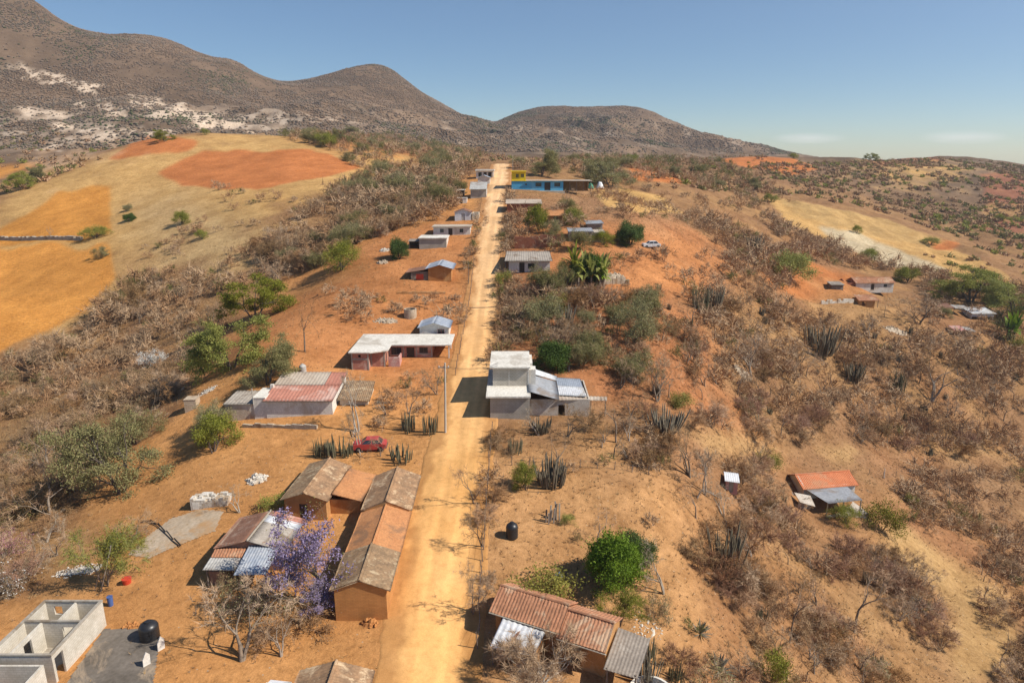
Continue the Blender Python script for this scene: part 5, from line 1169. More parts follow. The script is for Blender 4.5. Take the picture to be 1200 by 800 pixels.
def proto_tree(key, seed, H, P, stems=1, lean=.2, r0=.16, bark='bark_grey', hair=None, leaf=None, trunkL=None, extra=None, asp=None, fill=0):
    """all prototypes are modelled at their real size; crown and trunk are separate meshes"""
    rs = np.random.default_rng(seed); segs, tips = [], []
    for k in range(stems):
        a = rs.uniform(0, 6.28) if stems > 1 else rs.uniform(0, 6.28); d = norm(np.array([math.cos(a) * lean, math.sin(a) * lean, 1.]))
        grow(rs, segs, tips, np.array([0, 0, -.15]) + np.array([math.cos(a), math.sin(a), 0]) * (.12 if stems > 1 else 0), d, trunkL or H * .33, r0, 0, P)
    S = np.asarray(segs); T = np.asarray(tips); sc = H / max(S[:, 5].max(), 1e-3) ; S[:, :6] *= sc; T[:, :3] *= sc
    R_ = float(np.percentile(np.hypot(T[:, 0], T[:, 1]), 88))
    if asp:
        q = asp * H / 2 / R_; zf = lambda z_: 1 + (q - 1) * np.clip(z_ / (H * .45), 0, 1)
        for c_ in (0, 3): f_ = zf(S[:, c_ + 2]); S[:, c_] *= f_; S[:, c_ + 1] *= f_
        f_ = zf(T[:, 2]); T[:, 0] *= f_; T[:, 1] *= f_; R_ = asp * H / 2
    trunk = woodmesh('trunk', S, bark); crown = []; print(key, 'tips', len(T))
    if fill:
        c0 = np.median(T[:, :3], 0); ex = []
        for _ in range(fill):
            a_ = rs.normal(0, 1, 3); a_ /= np.linalg.norm(a_); a_[2] = abs(a_[2]) * 1.2 - .35; rr_ = rs.uniform(.55, 1.) 
            ex.append((c0[0] + a_[0] * R_ * rr_ * .95, c0[1] + a_[1] * R_ * rr_ * .95, c0[2] + a_[2] * (H - c0[2]) * rr_, 0, 0, 1))
        T = np.concatenate([T, ex])
    if hair: crown.append(('twigs', trimesh_('twigs', hairs(rs, T, *hair[1:]), hair[0])))
    if leaf:
        L_v = leaves(rs, T, *leaf[1:]); crown.append(('crown', quadmesh_('crown', L_v, leaf[0])))
    if extra: L_v = leaves(rs, T[rs.random(len(T)) < extra[1]], *extra[2:]); crown.append(('blossom', quadmesh_('blossom', L_v, extra[0])))
    PR[key] = dict(trunk=trunk, crown=crown, H=H, R=R_); return PR[key]
B0 = dict(curl=.16, up=.03, flat=9, lv=4, side=.5, ang=.5, sl=.72, kids=2, out=.12)
for i in range(4): proto_tree(f'bare{i}', 10 + i, 6, dict(B0, lv=5, sl=.74, side=.35), stems=1 + i % 2, r0=.15, bark='bark_grey', asp=1.15, hair=('twig_grey' if i % 2 else 'twig_brown', 7, .6, .03))
for i in range(2): proto_tree(f'barepale{i}', 30 + i, 6, dict(B0, ang=.42, lv=5, sl=.74, side=.3), stems=2, r0=.14, bark='bark_pale', asp=1.0, hair=('twig_pale', 5, .6, .028))
for i in range(2): proto_tree(f'umb{i}', 40 + i, 7, dict(B0, flat=2, out=.5, ang=.6, side=.8), stems=3, lean=.45, r0=.2, bark='bark_dark', asp=1.55, leaf=('leaf_green', 90, .45, .12, .38), hair=('twig_brown', 3, .6, .03))
proto_tree('umbo', 44, 6.5, dict(B0, flat=2, out=.45, ang=.6, side=.8), stems=3, lean=.4, r0=.18, bark='bark_dark', asp=1.5, leaf=('leaf_olive', 62, .45, .11, .42), hair=('twig_grey', 6, .6, .03))
for i in range(2): proto_tree(f'olive{i}', 50 + i, 4.5, dict(B0, out=.3), stems=5, lean=.5, r0=.09, asp=1.25, leaf=('leaf_olive', 34, .3, .08, .8), hair=('twig_grey', 6, .5, .028))
for i in range(2): proto_tree(f'green{i}', 60 + i, 4.5, dict(B0, out=.3), stems=5, lean=.45, r0=.1, bark='bark_dark', asp=1.2, leaf=('leaf_green', 30, .32, .09, .8), fill=40)
proto_tree('tangle', 69, 4.5, dict(B0, lv=5, sl=.76, side=.4, out=.4), stems=5, lean=.7, r0=.10, bark='bark_pale', asp=1.5, hair=('twig_grey', 12, .7, .028))
proto_tree('dense', 70, 5, dict(B0, out=.22, side=.8, ang=.6), stems=5, lean=.4, r0=.12, bark='bark_dark', asp=1.1, leaf=('leaf_bright', 36, .30, .11, .9), fill=260)
proto_tree('dark', 71, 4.5, dict(B0, out=.25, side=.7), stems=5, lean=.4, r0=.12, bark='bark_dark', asp=1.15, leaf=('leaf_dark', 36, .33, .11, .9), fill=150)
proto_tree('feather', 72, 4.5, dict(B0, out=.15, ang=.4), stems=5, lean=.45, r0=.07, asp=1.15, leaf=('leaf_yellow', 10, .28, .07, .9), hair=('leaf_green', 11, .6, .03))
proto_tree('jacaranda', 75, 8.5, dict(B0, ang=.5, out=.15, lv=5, side=.35, sl=.74), stems=2, lean=.2, r0=.2, asp=.9, leaf=('leaf_olive', 8, .4, .08, .8), hair=('twig_grey', 6, .6, .03), extra=('petal_purple', .62, 60, .30, .11, .9))
proto_tree('blossomw', 76, 4.2, dict(B0, out=.3, lv=3), stems=4, lean=.4, r0=.09, bark='bark_pale', asp=1.1, extra=('petal_white', .9, 44, .3, .10, .7))
proto_tree('blossomp', 77, 2.8, dict(B0, out=.3, lv=3), stems=6, lean=.6, r0=.05, asp=1.6, hair=('twig_grey', 14, .5, .03), extra=('petal_pink', .6, 18, .3, .08, .9))
proto_tree('blossoms', 78, 2.0, dict(B0, out=.3, lv=3), stems=6, lean=.6, r0=.05, asp=1.8, hair=('twig_pale', 16, .5, .03), extra=('petal_white', .45, 12, .3, .07, .9))
B1 = dict(curl=.2, up=.02, flat=9, lv=3, side=.4, ang=.5, sl=.72, kids=2, out=.25)
for i in range(4): proto_tree(f'shrub{i}', 80 + i, 2.2, dict(B1), stems=9, lean=.75, r0=.03, asp=1.5, hair=(('twig_grey', 'twig_brown', 'twig_grey', 'twig_red')[i], 13, .5, .024), bark='twig_grey')
proto_tree('shrubl', 85, 2.2, dict(B1), stems=9, lean=.75, r0=.03, asp=1.5, hair=('twig_brown', 8, .45, .026), leaf=('leaf_dry', 6, .2, .06, .8), bark='twig_brown')
proto_tree('shrubo', 86, 2.2, dict(B1), stems=9, lean=.75, r0=.03, asp=1.5, hair=('twig_grey', 7, .45, .026), leaf=('leaf_olive', 9, .22, .06, .8), bark='twig_grey')
proto_tree('shrubg', 87, 2.2, dict(B1), stems=9, lean=.7, r0=.03, asp=1.3, leaf=('leaf_green', 20, .24, .075, .8), bark='twig_grey')
proto_tree('shruby', 88, 2.2, dict(B1), stems=9, lean=.7, r0=.03, asp=1.4, leaf=('leaf_yellow', 22, .24, .07, .8), bark='twig_grey')
def cactus_proto(key, seed, n, H, spread, lean, mat='cactus', r=.10, fork=.4):
    rs = np.random.default_rng(seed); vs, qs = [], []; k = 0
    for c in range(n):
        a = rs.uniform(0, 6.28); d0 = spread * math.sqrt(rs.random()); x, y = math.cos(a) * d0, math.sin(a) * d0; h = H * (.35 + .65 * rs.random() ** 1.3); ln = lean * rs.uniform(.3, 1.2)
        ax, ay = math.cos(a) * ln, math.sin(a) * ln; rr_ = r * rs.uniform(.8, 1.2); sd_ = 10; M_ = 7
        for j in range(M_ + 1):
            t_ = j / M_; cx = x + ax * h * (t_ ** .6); cy = y + ay * h * (t_ ** .6); cz_ = -.2 + (h + .2) * t_; rad = rr_ * (1 if j < M_ - 1 else (.8 if j == M_ - 1 else .15)) * (1 - .12 * (j == 0))
            ang = np.arange(sd_) * 2 * np.pi / sd_; rib = rad * (1 + .16 * (-1.) ** np.arange(sd_)); vs.append(np.stack([cx + np.cos(ang) * rib, cy + np.sin(ang) * rib, np.full(sd_, cz_)], 1))
            if j < M_:
                i_ = np.arange(sd_); j_ = (i_ + 1) % sd_; qs.append(np.stack([k + i_, k + j_, k + sd_ + j_, k + sd_ + i_], 1))
            k += sd_
    me = npmesh('columns', np.concatenate(vs), quads=np.concatenate(qs), mat=MATS[mat]); PR[key] = dict(single=me, H=H, R=spread + lean * H * .6)
cactus_proto('cact0', 1, 40, 3.0, 1.0, .10, r=.05); cactus_proto('cact1', 2, 75, 3.0, .5, .27, 'cactus_grey', r=.04); cactus_proto('cact2', 3, 90, 3.0, .8, .27, 'cactus_grey', .042); cactus_proto('cact3', 4, 34, 2.4, .8, .18, r=.042)
# fan of long fronds: palm, banana and agave rosettes
def frond_proto(key, seed, trunk_h, n, L, wd, mat, up=.9, droop=.5, crowns=1, spread=0):
    rs = np.random.default_rng(seed); V_ = []; segs = []
    for c in range(crowns):
        a = rs.uniform(0, 6.28); ox, oy = (math.cos(a) * spread * rs.random(), math.sin(a) * spread * rs.random()); th = trunk_h * rs.uniform(.7, 1.1) if crowns > 1 else trunk_h
        segs.append((ox, oy, -.2, ox, oy, max(th, .05), .16, .11))
        for i in range(n):
            a = rs.uniform(0, 6.28); p = np.array([ox, oy, th]); el = rs.uniform(.2, 1.3) * up; d = np.array([math.cos(a) * math.cos(el), math.sin(a) * math.cos(el), math.sin(el)]); s_ = np.array([-math.sin(a), math.cos(a), 0]); l = L * rs.uniform(.7, 1.1)
            for j in range(5):
                w0 = wd * math.sin(math.pi * (j + .35) / 5.4); w1 = wd * math.sin(math.pi * (j + 1.35) / 5.4) if j < 4 else .01; q = p + d * l / 5
                V_ += [p - s_ * w0, p + s_ * w0, q + s_ * w1, q - s_ * w1]; p = q; d = norm(d + np.array([0, 0, -droop * .3]))
    PR[key] = dict(trunk=woodmesh('trunk', segs, 'bark_grey'), crown=[('fronds', quadmesh_('fronds', np.array(V_), mat))], H=trunk_h + L * .6, R=L * .7 + spread)
frond_proto('palm', 5, 1.7, 34, 2.6, .16, 'leaf_green', 1.0, .8); frond_proto('banana', 6, .6, 14, 1.8, .22, 'leaf_bright', 1.1, .6, 5, 1.3); frond_proto('bananad', 7, .8, 14, 1.9, .22, 'leaf_green', 1.0, .9, 9, 2.2); frond_proto('agave', 8, .05, 26, 1.1, .07, 'cactus_grey', 1.1, .1)

ALL = []
def plant(key, name, label, cat, x, y, h, group=None, rz=None, wide=1., parts=True, rs_=random):
    P = PR[key]; s_ = h / P['H']; z = hz(x, y) - .08; rz = rs_.uniform(0, 6.28) if rz is None else rz
    if 'single' in P or not parts:
        if 'single' in P: o = link(name, P['single'], None, (x, y, z), rz)
        else:
            if 'merged' not in P:
                me_ = [P['trunk']] + [c[1] for c in P['crown']]; vs, tq, tt, mats, mi = [], [], [], [], []; k = 0
                V_ = []; F_ = []; MI = []
                for j, m_ in enumerate(me_):
                    nv = len(m_.vertices); co = np.empty(nv * 3, np.float32); m_.vertices.foreach_get('co', co); V_.append(co.reshape(-1, 3))
                    nl = len(m_.loops); li = np.empty(nl, np.int32); m_.loops.foreach_get('vertex_index', li); ls = np.empty(len(m_.polygons), np.int32); m_.polygons.foreach_get('loop_start', ls)
                    F_.append((li + k, ls, nl)); MI.append(np.full(len(ls), j, np.int32)); k += nv
                me = bpy.data.meshes.new(name); Vv = np.concatenate(V_); me.vertices.add(len(Vv)); me.vertices.foreach_set('co', Vv.ravel()); LI = np.concatenate([f_[0] for f_ in F_]); me.loops.add(len(LI)); me.loops.foreach_set('vertex_index', LI)
                off = 0; LS = []
                for _, ls, nl in F_: LS.append(ls + off); off += nl
                LS = np.concatenate(LS); me.polygons.add(len(LS)); me.polygons.foreach_set('loop_start', LS); me.update(calc_edges=True); me.polygons.foreach_set('material_index', np.concatenate(MI))
                for m_ in me_: me.materials.append(m_.materials[0])
                P['merged'] = me
            o = link(name, P['merged'], None, (x, y, z), rz)
    else:
        o = bpy.data.objects.new(name, None); COL.objects.link(o); o.location = (x, y, z); o.rotation_euler[2] = rz; link('trunk', P['trunk'], o)
        for nm, me in P['crown']: link(nm, me, o)
    o.scale = (s_ * wide, s_ * wide, s_); tag(o, label, cat, group); ALL.append((x, y, P['R'] * s_ * wide)); return o
def pl(key, name, label, cat, px, py, hpx, wpx=None, rmin=0, **kw):
    """plant whose foot is at a pixel; heights and widths are taken from the photo in pixels and turned into metres there"""
    x, y, z = at(px, py, rmin); Z = depth_at(x, y, z); h = hpx / F * Z * (.84 if key.startswith('cact') else .7 if key == 'agave' else 1.04); wide = 1.
    if wpx: wide = min(2.4, max(.5, (wpx / F * Z) / (2 * PR[key]['R'] * h / PR[key]['H'])))
    return plant(key, name, label, cat, x, y, h, wide=wide, **kw)
S_ = random.Random(11)
# ---- individual trees and plants one can point to
pl('umb0', 'spreading_tree', 'largest spreading green tree above the pink roof house yard', 'tree', 272, 432, 62, 86)
pl('umb1', 'spreading_tree', 'flat topped green tree just behind the largest spreading tree', 'tree', 300, 378, 52, 68)
pl('umbo', 'spreading_tree', 'small olive umbrella tree right behind the pink roof house', 'tree', 313, 450, 50, 60)
pl('bare0', 'bare_tree', 'leafless leaning tree standing alone in the red yard behind the spreading trees', 'tree', 357, 412, 66, 52)
pl('green0', 'leafy_tree', 'olive green round tree above the red yard left of the small black bush', 'tree', 400, 316, 36, 40)
pl('dark', 'leafy_tree', 'compact dark green tree left of the grey house shed', 'tree', 469, 303, 24, 19)
pl('green1', 'leafy_tree', 'light green feathery tree in front of the pink roof house corner', 'tree', 250, 530, 44, 52)
pl('olive0', 'leafy_tree', 'olive tree touching the white annex wall at its left', 'tree', 256, 505, 34, 44)
pl('umbo', 'spreading_tree', 'wide olive tree with pale foot at edge of left yard', 'tree', 143, 578, 84, 100)
pl('olive1', 'leafy_tree', 'thin yellowish tree above the wide olive tree at left', 'tree', 160, 520, 42, 50)
pl('feather', 'feathery_tree', 'feathery light green tree behind the long leaning pole', 'tree', 124, 686, 74, 76)
pl('bare1', 'bare_tree', 'large leafless tree below the patched sheet metal roof house', 'tree', 283, 776, 104, 128)
pl('jacaranda', 'flowering_tree', 'tall purple flowering tree between the two tiled adobe roofs', 'tree', 382, 700, 122, 100)
pl('jacaranda', 'flowering_tree', 'lower purple flowering tree in front of the tall one', 'tree', 358, 722, 44, 56)
pl('shrubl', 'leafy_shrub', 'broad brown leaved bush at foot of the purple trees', 'shrub', 350, 732, 26, 80)
pl('shrubo', 'leafy_shrub', 'dark tangled bush below the blue grey porch sheet', 'shrub', 300, 722, 44, 66)
pl('shrubl', 'leafy_shrub', 'dry brown bush between the purple tree and the large leafless tree', 'shrub', 322, 752, 24, 50)
pl('shrubo', 'leafy_shrub', 'grey bush left under the patched sheet metal roof', 'shrub', 268, 694, 30, 34)
pl('shrubg', 'leafy_shrub', 'green cactus like bush behind the patched sheet metal roof', 'shrub', 323, 598, 18, 36)
pl('barepale0', 'bare_tree', 'thin leafless tree beside the white block stack', 'tree', 282, 600, 34, 44)
pl('blossomp', 'flowering_shrub', 'pink flowering bush at the left edge', 'shrub', 4, 655, 30, 52)
pl('blossoms', 'flowering_shrub', 'white flowering bush below the pink one at left edge', 'shrub', 16, 690, 26, 60)
pl('bare3', 'bare_tree', 'grey bare tree leaning over the left edge of pale concrete pad', 'tree', 150, 640, 40, 60)
pl('bare0', 'bare_tree', 'tall bare tree left of the stone kiln', 'tree', 178, 500, 60, 50)
pl('bare2', 'bare_tree', 'wide bare tree in grey scrub left of wide olive tree', 'tree', 60, 610, 60, 90)
pl('blossomw', 'flowering_tree', 'white flowering tree in the grey gully scrub at left', 'tree', 183, 436, 27, 28)
pl('barepale1', 'bare_tree', 'tall pale leafless tree at the right gable of the pink roof house', 'tree', 420, 506, 72, 52)
pl('bare2', 'bare_tree', 'leafless tree between the slab house and the utility pole', 'tree', 478, 492, 52, 46)
pl('bare3', 'bare_tree', 'small bare tree by the left verge near slab house porch', 'tree', 512, 462, 40, 36)
pl('shruby', 'leafy_shrub', 'yellow green creeper mound behind the striped clay tile roof', 'shrub', 634, 706, 40, 84)
pl('dense', 'round_tree', 'round bright green tree in the yard above the striped tile roof', 'tree', 716, 688, 62, 62)
pl('dark', 'round_tree', 'darker green tree just behind the round bright green one', 'tree', 745, 662, 42, 40)
pl('barepale0', 'bare_tree', 'pale grey bare tree right of the round bright green tree', 'tree', 777, 694, 78, 66)
pl('feather', 'feathery_tree', 'feathery olive bush between round green tree and lean-to roof', 'tree', 723, 734, 46, 56)
pl('shrubo', 'leafy_shrub', 'spiky grey green shrub below the pale grey bare tree', 'shrub', 768, 722, 34, 34)
pl('green1', 'leafy_tree', 'small bright green sapling left of the large organ cactus', 'tree', 617, 574, 34, 30)
pl('cact2', 'organ_cactus', 'largest organ pipe cactus, many stemmed, right of the green sapling', 'cactus', 646, 566, 44, 44)
pl('bare0', 'bare_tree', 'bare tree with reaching pale limbs over the largest organ cactus', 'tree', 652, 562, 58, 76)
pl('tangle', 'bare_tree', 'big grey tangled bare tree in front of the white canopy at bottom', 'tree', 634, 803, 76, 112)
pl('bare3', 'bare_tree', 'bare tree on the right verge throwing its shadow over the road bottom', 'tree', 553, 718, 70, 50)
pl('bare1', 'bare_tree', 'bare tree on right verge level with the black water tank', 'tree', 566, 640, 58, 44)
pl('cact1', 'organ_cactus', 'columnar cactus row beside the brown lean-to roof', 'cactus', 757, 800, 50, 30)
pl('cact0', 'organ_cactus', 'tall cactus at right corner of the brown lean-to', 'cactus', 760, 772, 36, 20)
pl('cact1', 'organ_cactus', 'big dark organ cactus left of the orange roofed house slope', 'cactus', 850, 668, 66, 44)
pl('bare0', 'bare_tree', 'slender dark bare tree alone on the lower right slope', 'tree', 925, 752, 92, 62)
pl('barepale1', 'bare_tree', 'pale limbed bare tree left of the pink outhouse', 'tree', 826, 578, 62, 50)
pl('bare1', 'bare_tree', 'bare tree right above the pink outhouse', 'tree', 884, 556, 52, 44)
pl('green0', 'leafy_tree', 'bright green bush right of the grey awning', 'shrub', 990, 612, 24, 30)
pl('shruby', 'leafy_shrub', 'rounded yellow green bush right of the orange roofed house', 'shrub', 1031, 620, 34, 42)
pl('shrubg', 'leafy_shrub', 'isolated green shrub near the bottom right of the slope', 'shrub', 905, 800, 42, 36)
pl('shrubg', 'leafy_shrub', 'small green plant in gully right of the orange roofed house', 'shrub', 1068, 592, 14, 14)
pl('shrubg', 'leafy_shrub', 'tiny green bush next to the upright boards', 'shrub', 665, 613, 13, 15)
pl('shrubo', 'leafy_shrub', 'tiny grey green shrub alone right of the upright boards', 'shrub', 677, 634, 13, 12)
pl('dark', 'leafy_tree', 'dark green tree behind the two storey house', 'tree', 645, 432, 34, 38)
pl('olive0', 'leafy_tree', 'light olive tree right of the road beyond the two storey house', 'tree', 630, 388, 42, 50)
pl('cact1', 'organ_cactus', 'dark organ cactus beside the light olive tree', 'cactus', 662, 383, 36, 22)
pl('olive1', 'leafy_tree', 'olive green tree on the red eroded bank', 'tree', 746, 404, 56, 50)
pl('dark', 'leafy_tree', 'rounded dark green tree behind the banana clump by the palm', 'tree', 690, 326, 30, 34)
pl('green1', 'leafy_tree', 'green tree between verandah house and palm', 'tree', 666, 330, 28, 30)
pl('palm', 'palm_tree', 'palm tree with fan crown behind the low concrete wall', 'palm', 672, 334, 42, 36)
pl('bananad', 'banana_plant', 'dark green clump of banana plants beside the palm', 'banana plant', 692, 334, 34, 36)
pl('banana', 'banana_plant', 'lighter green clump of banana plants right of the dark clump', 'banana plant', 703, 334, 26, 18)
pl('olive0', 'leafy_tree', 'pale olive tree in front of the verandah house', 'tree', 640, 344, 34, 36)
pl('olive1', 'leafy_tree', 'grey green tree between the pale olive tree and the palm', 'tree', 660, 342, 34, 26)
pl('shrubg', 'leafy_shrub', 'green shrub at the road corner of the verandah house', 'shrub', 590, 336, 18, 18)
pl('dark', 'leafy_tree', 'dark tree with short trunk left of the white parked car', 'tree', 738, 287, 27, 28)
pl('olive0', 'leafy_tree', 'grey tree in front of the grey flat roofed house', 'tree', 677, 292, 24, 26)
pl('green0', 'leafy_tree', 'green bush right of the grey flat roofed house', 'tree', 708, 287, 18, 24)
pl('green1', 'leafy_tree', 'green tree left of the orange thatched hut', 'tree', 632, 270, 30, 28)
pl('green0', 'leafy_tree', 'green tree right of the orange thatched hut', 'tree', 672, 262, 20, 24)
pl('olive1', 'leafy_tree', 'olive tree in front of the orange thatched hut', 'tree', 648, 274, 18, 22)
pl('bare2', 'bare_tree', 'bare tree above the brick house by the blue house wall', 'tree', 662, 243, 22, 26)
pl('umbo', 'spreading_tree', 'dark olive tree behind the yellow rooftop room', 'tree', 634, 207, 30, 38)
pl('umbo', 'spreading_tree', 'wide olive tree behind the blue house canopy', 'tree', 716, 220, 30, 52)
pl('olive0', 'leafy_tree', 'grey tree at the far right verge end of the road', 'tree', 608, 197, 14, 22)
pl('cact0', 'organ_cactus', 'pale organ cactus on open slope above the two right hand cacti', 'cactus', 820, 362, 32, 22)
pl('cact1', 'organ_cactus', 'dark organ cactus right beside the pale one on the slope', 'cactus', 836, 362, 36, 24)
pl('cact1', 'organ_cactus', 'dark organ cactus above and right of the red slope', 'cactus', 882, 298, 30, 24)
pl('green1', 'leafy_tree', 'yellow green tree with visible trunk left of the red roofed cottage', 'tree', 924, 334, 38, 56)
pl('green0', 'leafy_tree', 'green tree in grey scrub above the red roofed cottage', 'tree', 1017, 304, 14, 22)
pl('green1', 'leafy_tree', 'green tree right of the red roofed cottage', 'tree', 1065, 331, 18, 28)
pl('umb1', 'spreading_tree', 'broad bright green tree above the bright white corrugated roof', 'tree', 1138, 354, 38, 78, rmin=190)
pl('umb0', 'spreading_tree', 'broad green tree at right edge by the white corrugated roof', 'tree', 1190, 372, 42, 66, rmin=180)
pl('banana', 'banana_plant', 'bright green banana clump below the white corrugated roof', 'banana plant', 1183, 398, 26, 38)
pl('shruby', 'leafy_shrub', 'yellow green bush at right edge below the banana clump', 'shrub', 1196, 414, 20, 30)
pl('bare3', 'bare_tree', 'wide grey bare tree left of the dark sagging shelter', 'tree', 1077, 380, 44, 66)
pl('bare0', 'bare_tree', 'leafless pale tree in front of the red roofed cottage', 'tree', 1036, 372, 28, 16)
pl('cact2', 'organ_cactus', 'grey organ cactus with white stems left of centre right slope', 'cactus', 962, 412, 44, 40)
pl('cact1', 'organ_cactus', 'fan shaped organ cactus on pale grass of right slope', 'cactus', 1001, 444, 26, 24)
pl('cact0', 'organ_cactus', 'upright organ cactus right of the fan shaped one', 'cactus', 1050, 458, 30, 20)
pl('cact1', 'organ_cactus', 'organ cactus beside the bare wood on the slope above the outhouse', 'cactus', 780, 506, 38, 40)
pl('bare1', 'bare_tree', 'twiggy bare tree before the low side wing of the two storey house', 'tree', 664, 512, 40, 48)
for i, (k, px, py, hp, wp, lb) in enumerate([('bare0', 722, 518, 66, 62, 'tall open bare tree right of the two storey house wing'), ('bare3', 770, 470, 62, 60, 'broad bare tree on the red bank right of the white roofs'),
    ('bare1', 810, 560, 70, 66, 'large open bare tree left of the pale limbed tree by the outhouse'), ('bare2', 556, 590, 50, 50, 'low forked bare tree on right verge below the two storey house'), ('bare0', 700, 640, 44, 50, 'bare tree just behind the round bright green tree'),
    ('bare1', 1090, 470, 62, 74, 'wide bare tree right of the upright organ cactus'), ('bare3', 880, 440, 60, 66, 'wide bare tree above the pale rock outcrop'), ('bare1', 330, 770, 60, 64, 'second bare tree right of the large leafless tree at bottom left'),
    ('bare2', 60, 560, 66, 76, 'large bare tree in the gully at far left'), ('bare0', 1000, 740, 84, 90, 'large bare tree near the footpath at the lower right')]): pl(k, 'bare_tree', lb, 'tree', px, py, hp, wp)
pl('shrub0', 'dry_shrub', 'grey shrub against the side wing of the two storey house', 'shrub', 690, 500, 24, 36)
pl('cact2', 'organ_cactus', 'organ cactus at the front corner of the two storey house', 'cactus', 634, 506, 24, 26)
pl('cact3', 'organ_cactus', 'small organ cactus left of the large organ cactus', 'cactus', 604, 530, 24, 18)
for i, (px, wpx, hp) in enumerate([(377, 20, 27), (392, 24, 30), (406, 18, 24)]):
    pl('cact0', 'organ_cactus', ['leftmost clump of the columnar cactus hedge by the red car', 'middle tall clump of the cactus hedge left of the red car', 'cactus hedge clump touching the red car'][i], 'cactus', px, 533, hp, wpx, group='columnar cactus hedge by the red car')
pl('barepale1', 'bare_tree', 'pale bare tree standing in front of the red car', 'tree', 424, 530, 52, 44)
pl('bare2', 'bare_tree', 'low tangled bare tree over the red car tail', 'tree', 446, 534, 30, 34)
pl('cact3', 'organ_cactus', 'squat dark cactus clump right of the red car', 'cactus', 470, 540, 24, 30)
pl('cact0', 'organ_cactus', 'tall cactus clump between bare tree and utility pole', 'cactus', 478, 505, 34, 18)
pl('cact3', 'organ_cactus', 'cactus clump at foot of the utility pole', 'cactus', 504, 507, 30, 20)
pl('agave', 'agave', 'agave rosette on the pale slope at bottom right', 'agave', 820, 742, 14, 26)
pl('agave', 'agave', 'larger agave rosette nearer the bottom on the right slope', 'agave', 842, 785, 16, 34)
pl('umb0', 'spreading_tree', 'green umbrella tree alone on the skyline of the left hill', 'tree', 193, 166, 13, 26, rmin=200)
pl('green0', 'leafy_tree', 'small skyline bush right of the hilltop umbrella tree', 'tree', 241, 158, 8, 8, rmin=200)
pl('green1', 'leafy_tree', 'green tree at right end of the left hill crest', 'tree', 379, 172, 16, 26, rmin=200)
pl('olive0', 'leafy_tree', 'olive tree on red field at the right end of hill crest', 'tree', 411, 157, 9, 18, rmin=200)
pl('umb1', 'spreading_tree', 'umbrella tree above the upper left orange field', 'tree', 25, 222, 20, 30, rmin=150)
pl('umbo', 'spreading_tree', 'darker tree touching the umbrella tree at far left', 'tree', 45, 212, 16, 22, rmin=150)
pl('green0', 'leafy_tree', 'yellow green tree at corner of the two orange fields', 'tree', 112, 279, 15, 26)
pl('olive1', 'leafy_tree', 'small dark tree just below the yellow green field tree', 'tree', 119, 302, 14, 18)
pl('green1', 'leafy_tree', 'green bush on pale slope of the left hill', 'tree', 214, 262, 15, 20)
pl('green0', 'leafy_tree', 'small green bush at right of pale slope on left hill', 'tree', 237, 280, 12, 14)
pl('dark', 'leafy_tree', 'small dark bush between pale slope and orange field', 'tree', 152, 259, 9, 12)
pl('olive0', 'leafy_tree', 'tiny bush above the small dark one on the left hill', 'tree', 148, 248, 9, 12)
pl('bare1', 'bare_tree', 'slim bare tree on the stone wall between orange fields', 'tree', 59, 277, 12, 8)
pl('shrub0', 'dry_shrub', 'large dark grey round bush on the left valley slope', 'shrub', 152, 362, 36, 42)
pl('shrub2', 'dry_shrub', 'wide grey tangled bush at foot of the orange field', 'shrub', 78, 428, 38, 66)
for i, (px, py, hp, wp) in enumerate([(1004, 273, 10, 12), (1090, 287, 10, 18), (900, 236, 10, 10), (907, 237, 9, 8)]):
    pl('green0', 'leafy_tree', ['lone dark tree in the middle of the yellow field', 'flat green tree at right part of the yellow field', 'dark tree at left top corner of the yellow field', 'second tree touching the one at the yellow field corner'][i], 'tree', px, py, hp, wp, rmin=180)
pl('umb1', 'spreading_tree', 'lone umbrella tree on the far right skyline', 'tree', 1020, 188, 8, 14, rmin=400)
pl('green0', 'leafy_tree', 'lone tree on skyline left of the umbrella tree', 'tree', 930, 186, 7, 10, rmin=400)
pl('green0', 'leafy_tree', 'green tree on the far right bare brown terrace', 'tree', 1171, 258, 7, 12, rmin=300)
pl('green1', 'leafy_tree', 'green bush on the red skyline field edge right of the road', 'tree', 740, 193, 12, 20, rmin=300)

# ---- scattered scrub, counted plants first, the rest as masses
NAMED = list(ALL)
class Hash:
    def __init__(s, c=4.): s.c = c; s.d = {}
    def add(s, x, y, r): s.d.setdefault((int(x // s.c), int(y // s.c)), []).append((x, y, r))
    def hit(s, x, y, f=1.):
        a, b = int(x // s.c), int(y // s.c)
        return any((x - q[0]) ** 2 + (y - q[1]) ** 2 < (q[2] * f) ** 2 for i in (-1, 0, 1) for j in (-1, 0, 1) for q in s.d.get((a + i, b + j), ()))
HF = Hash(4.)
for f_ in FOOT: HF.add(*f_)
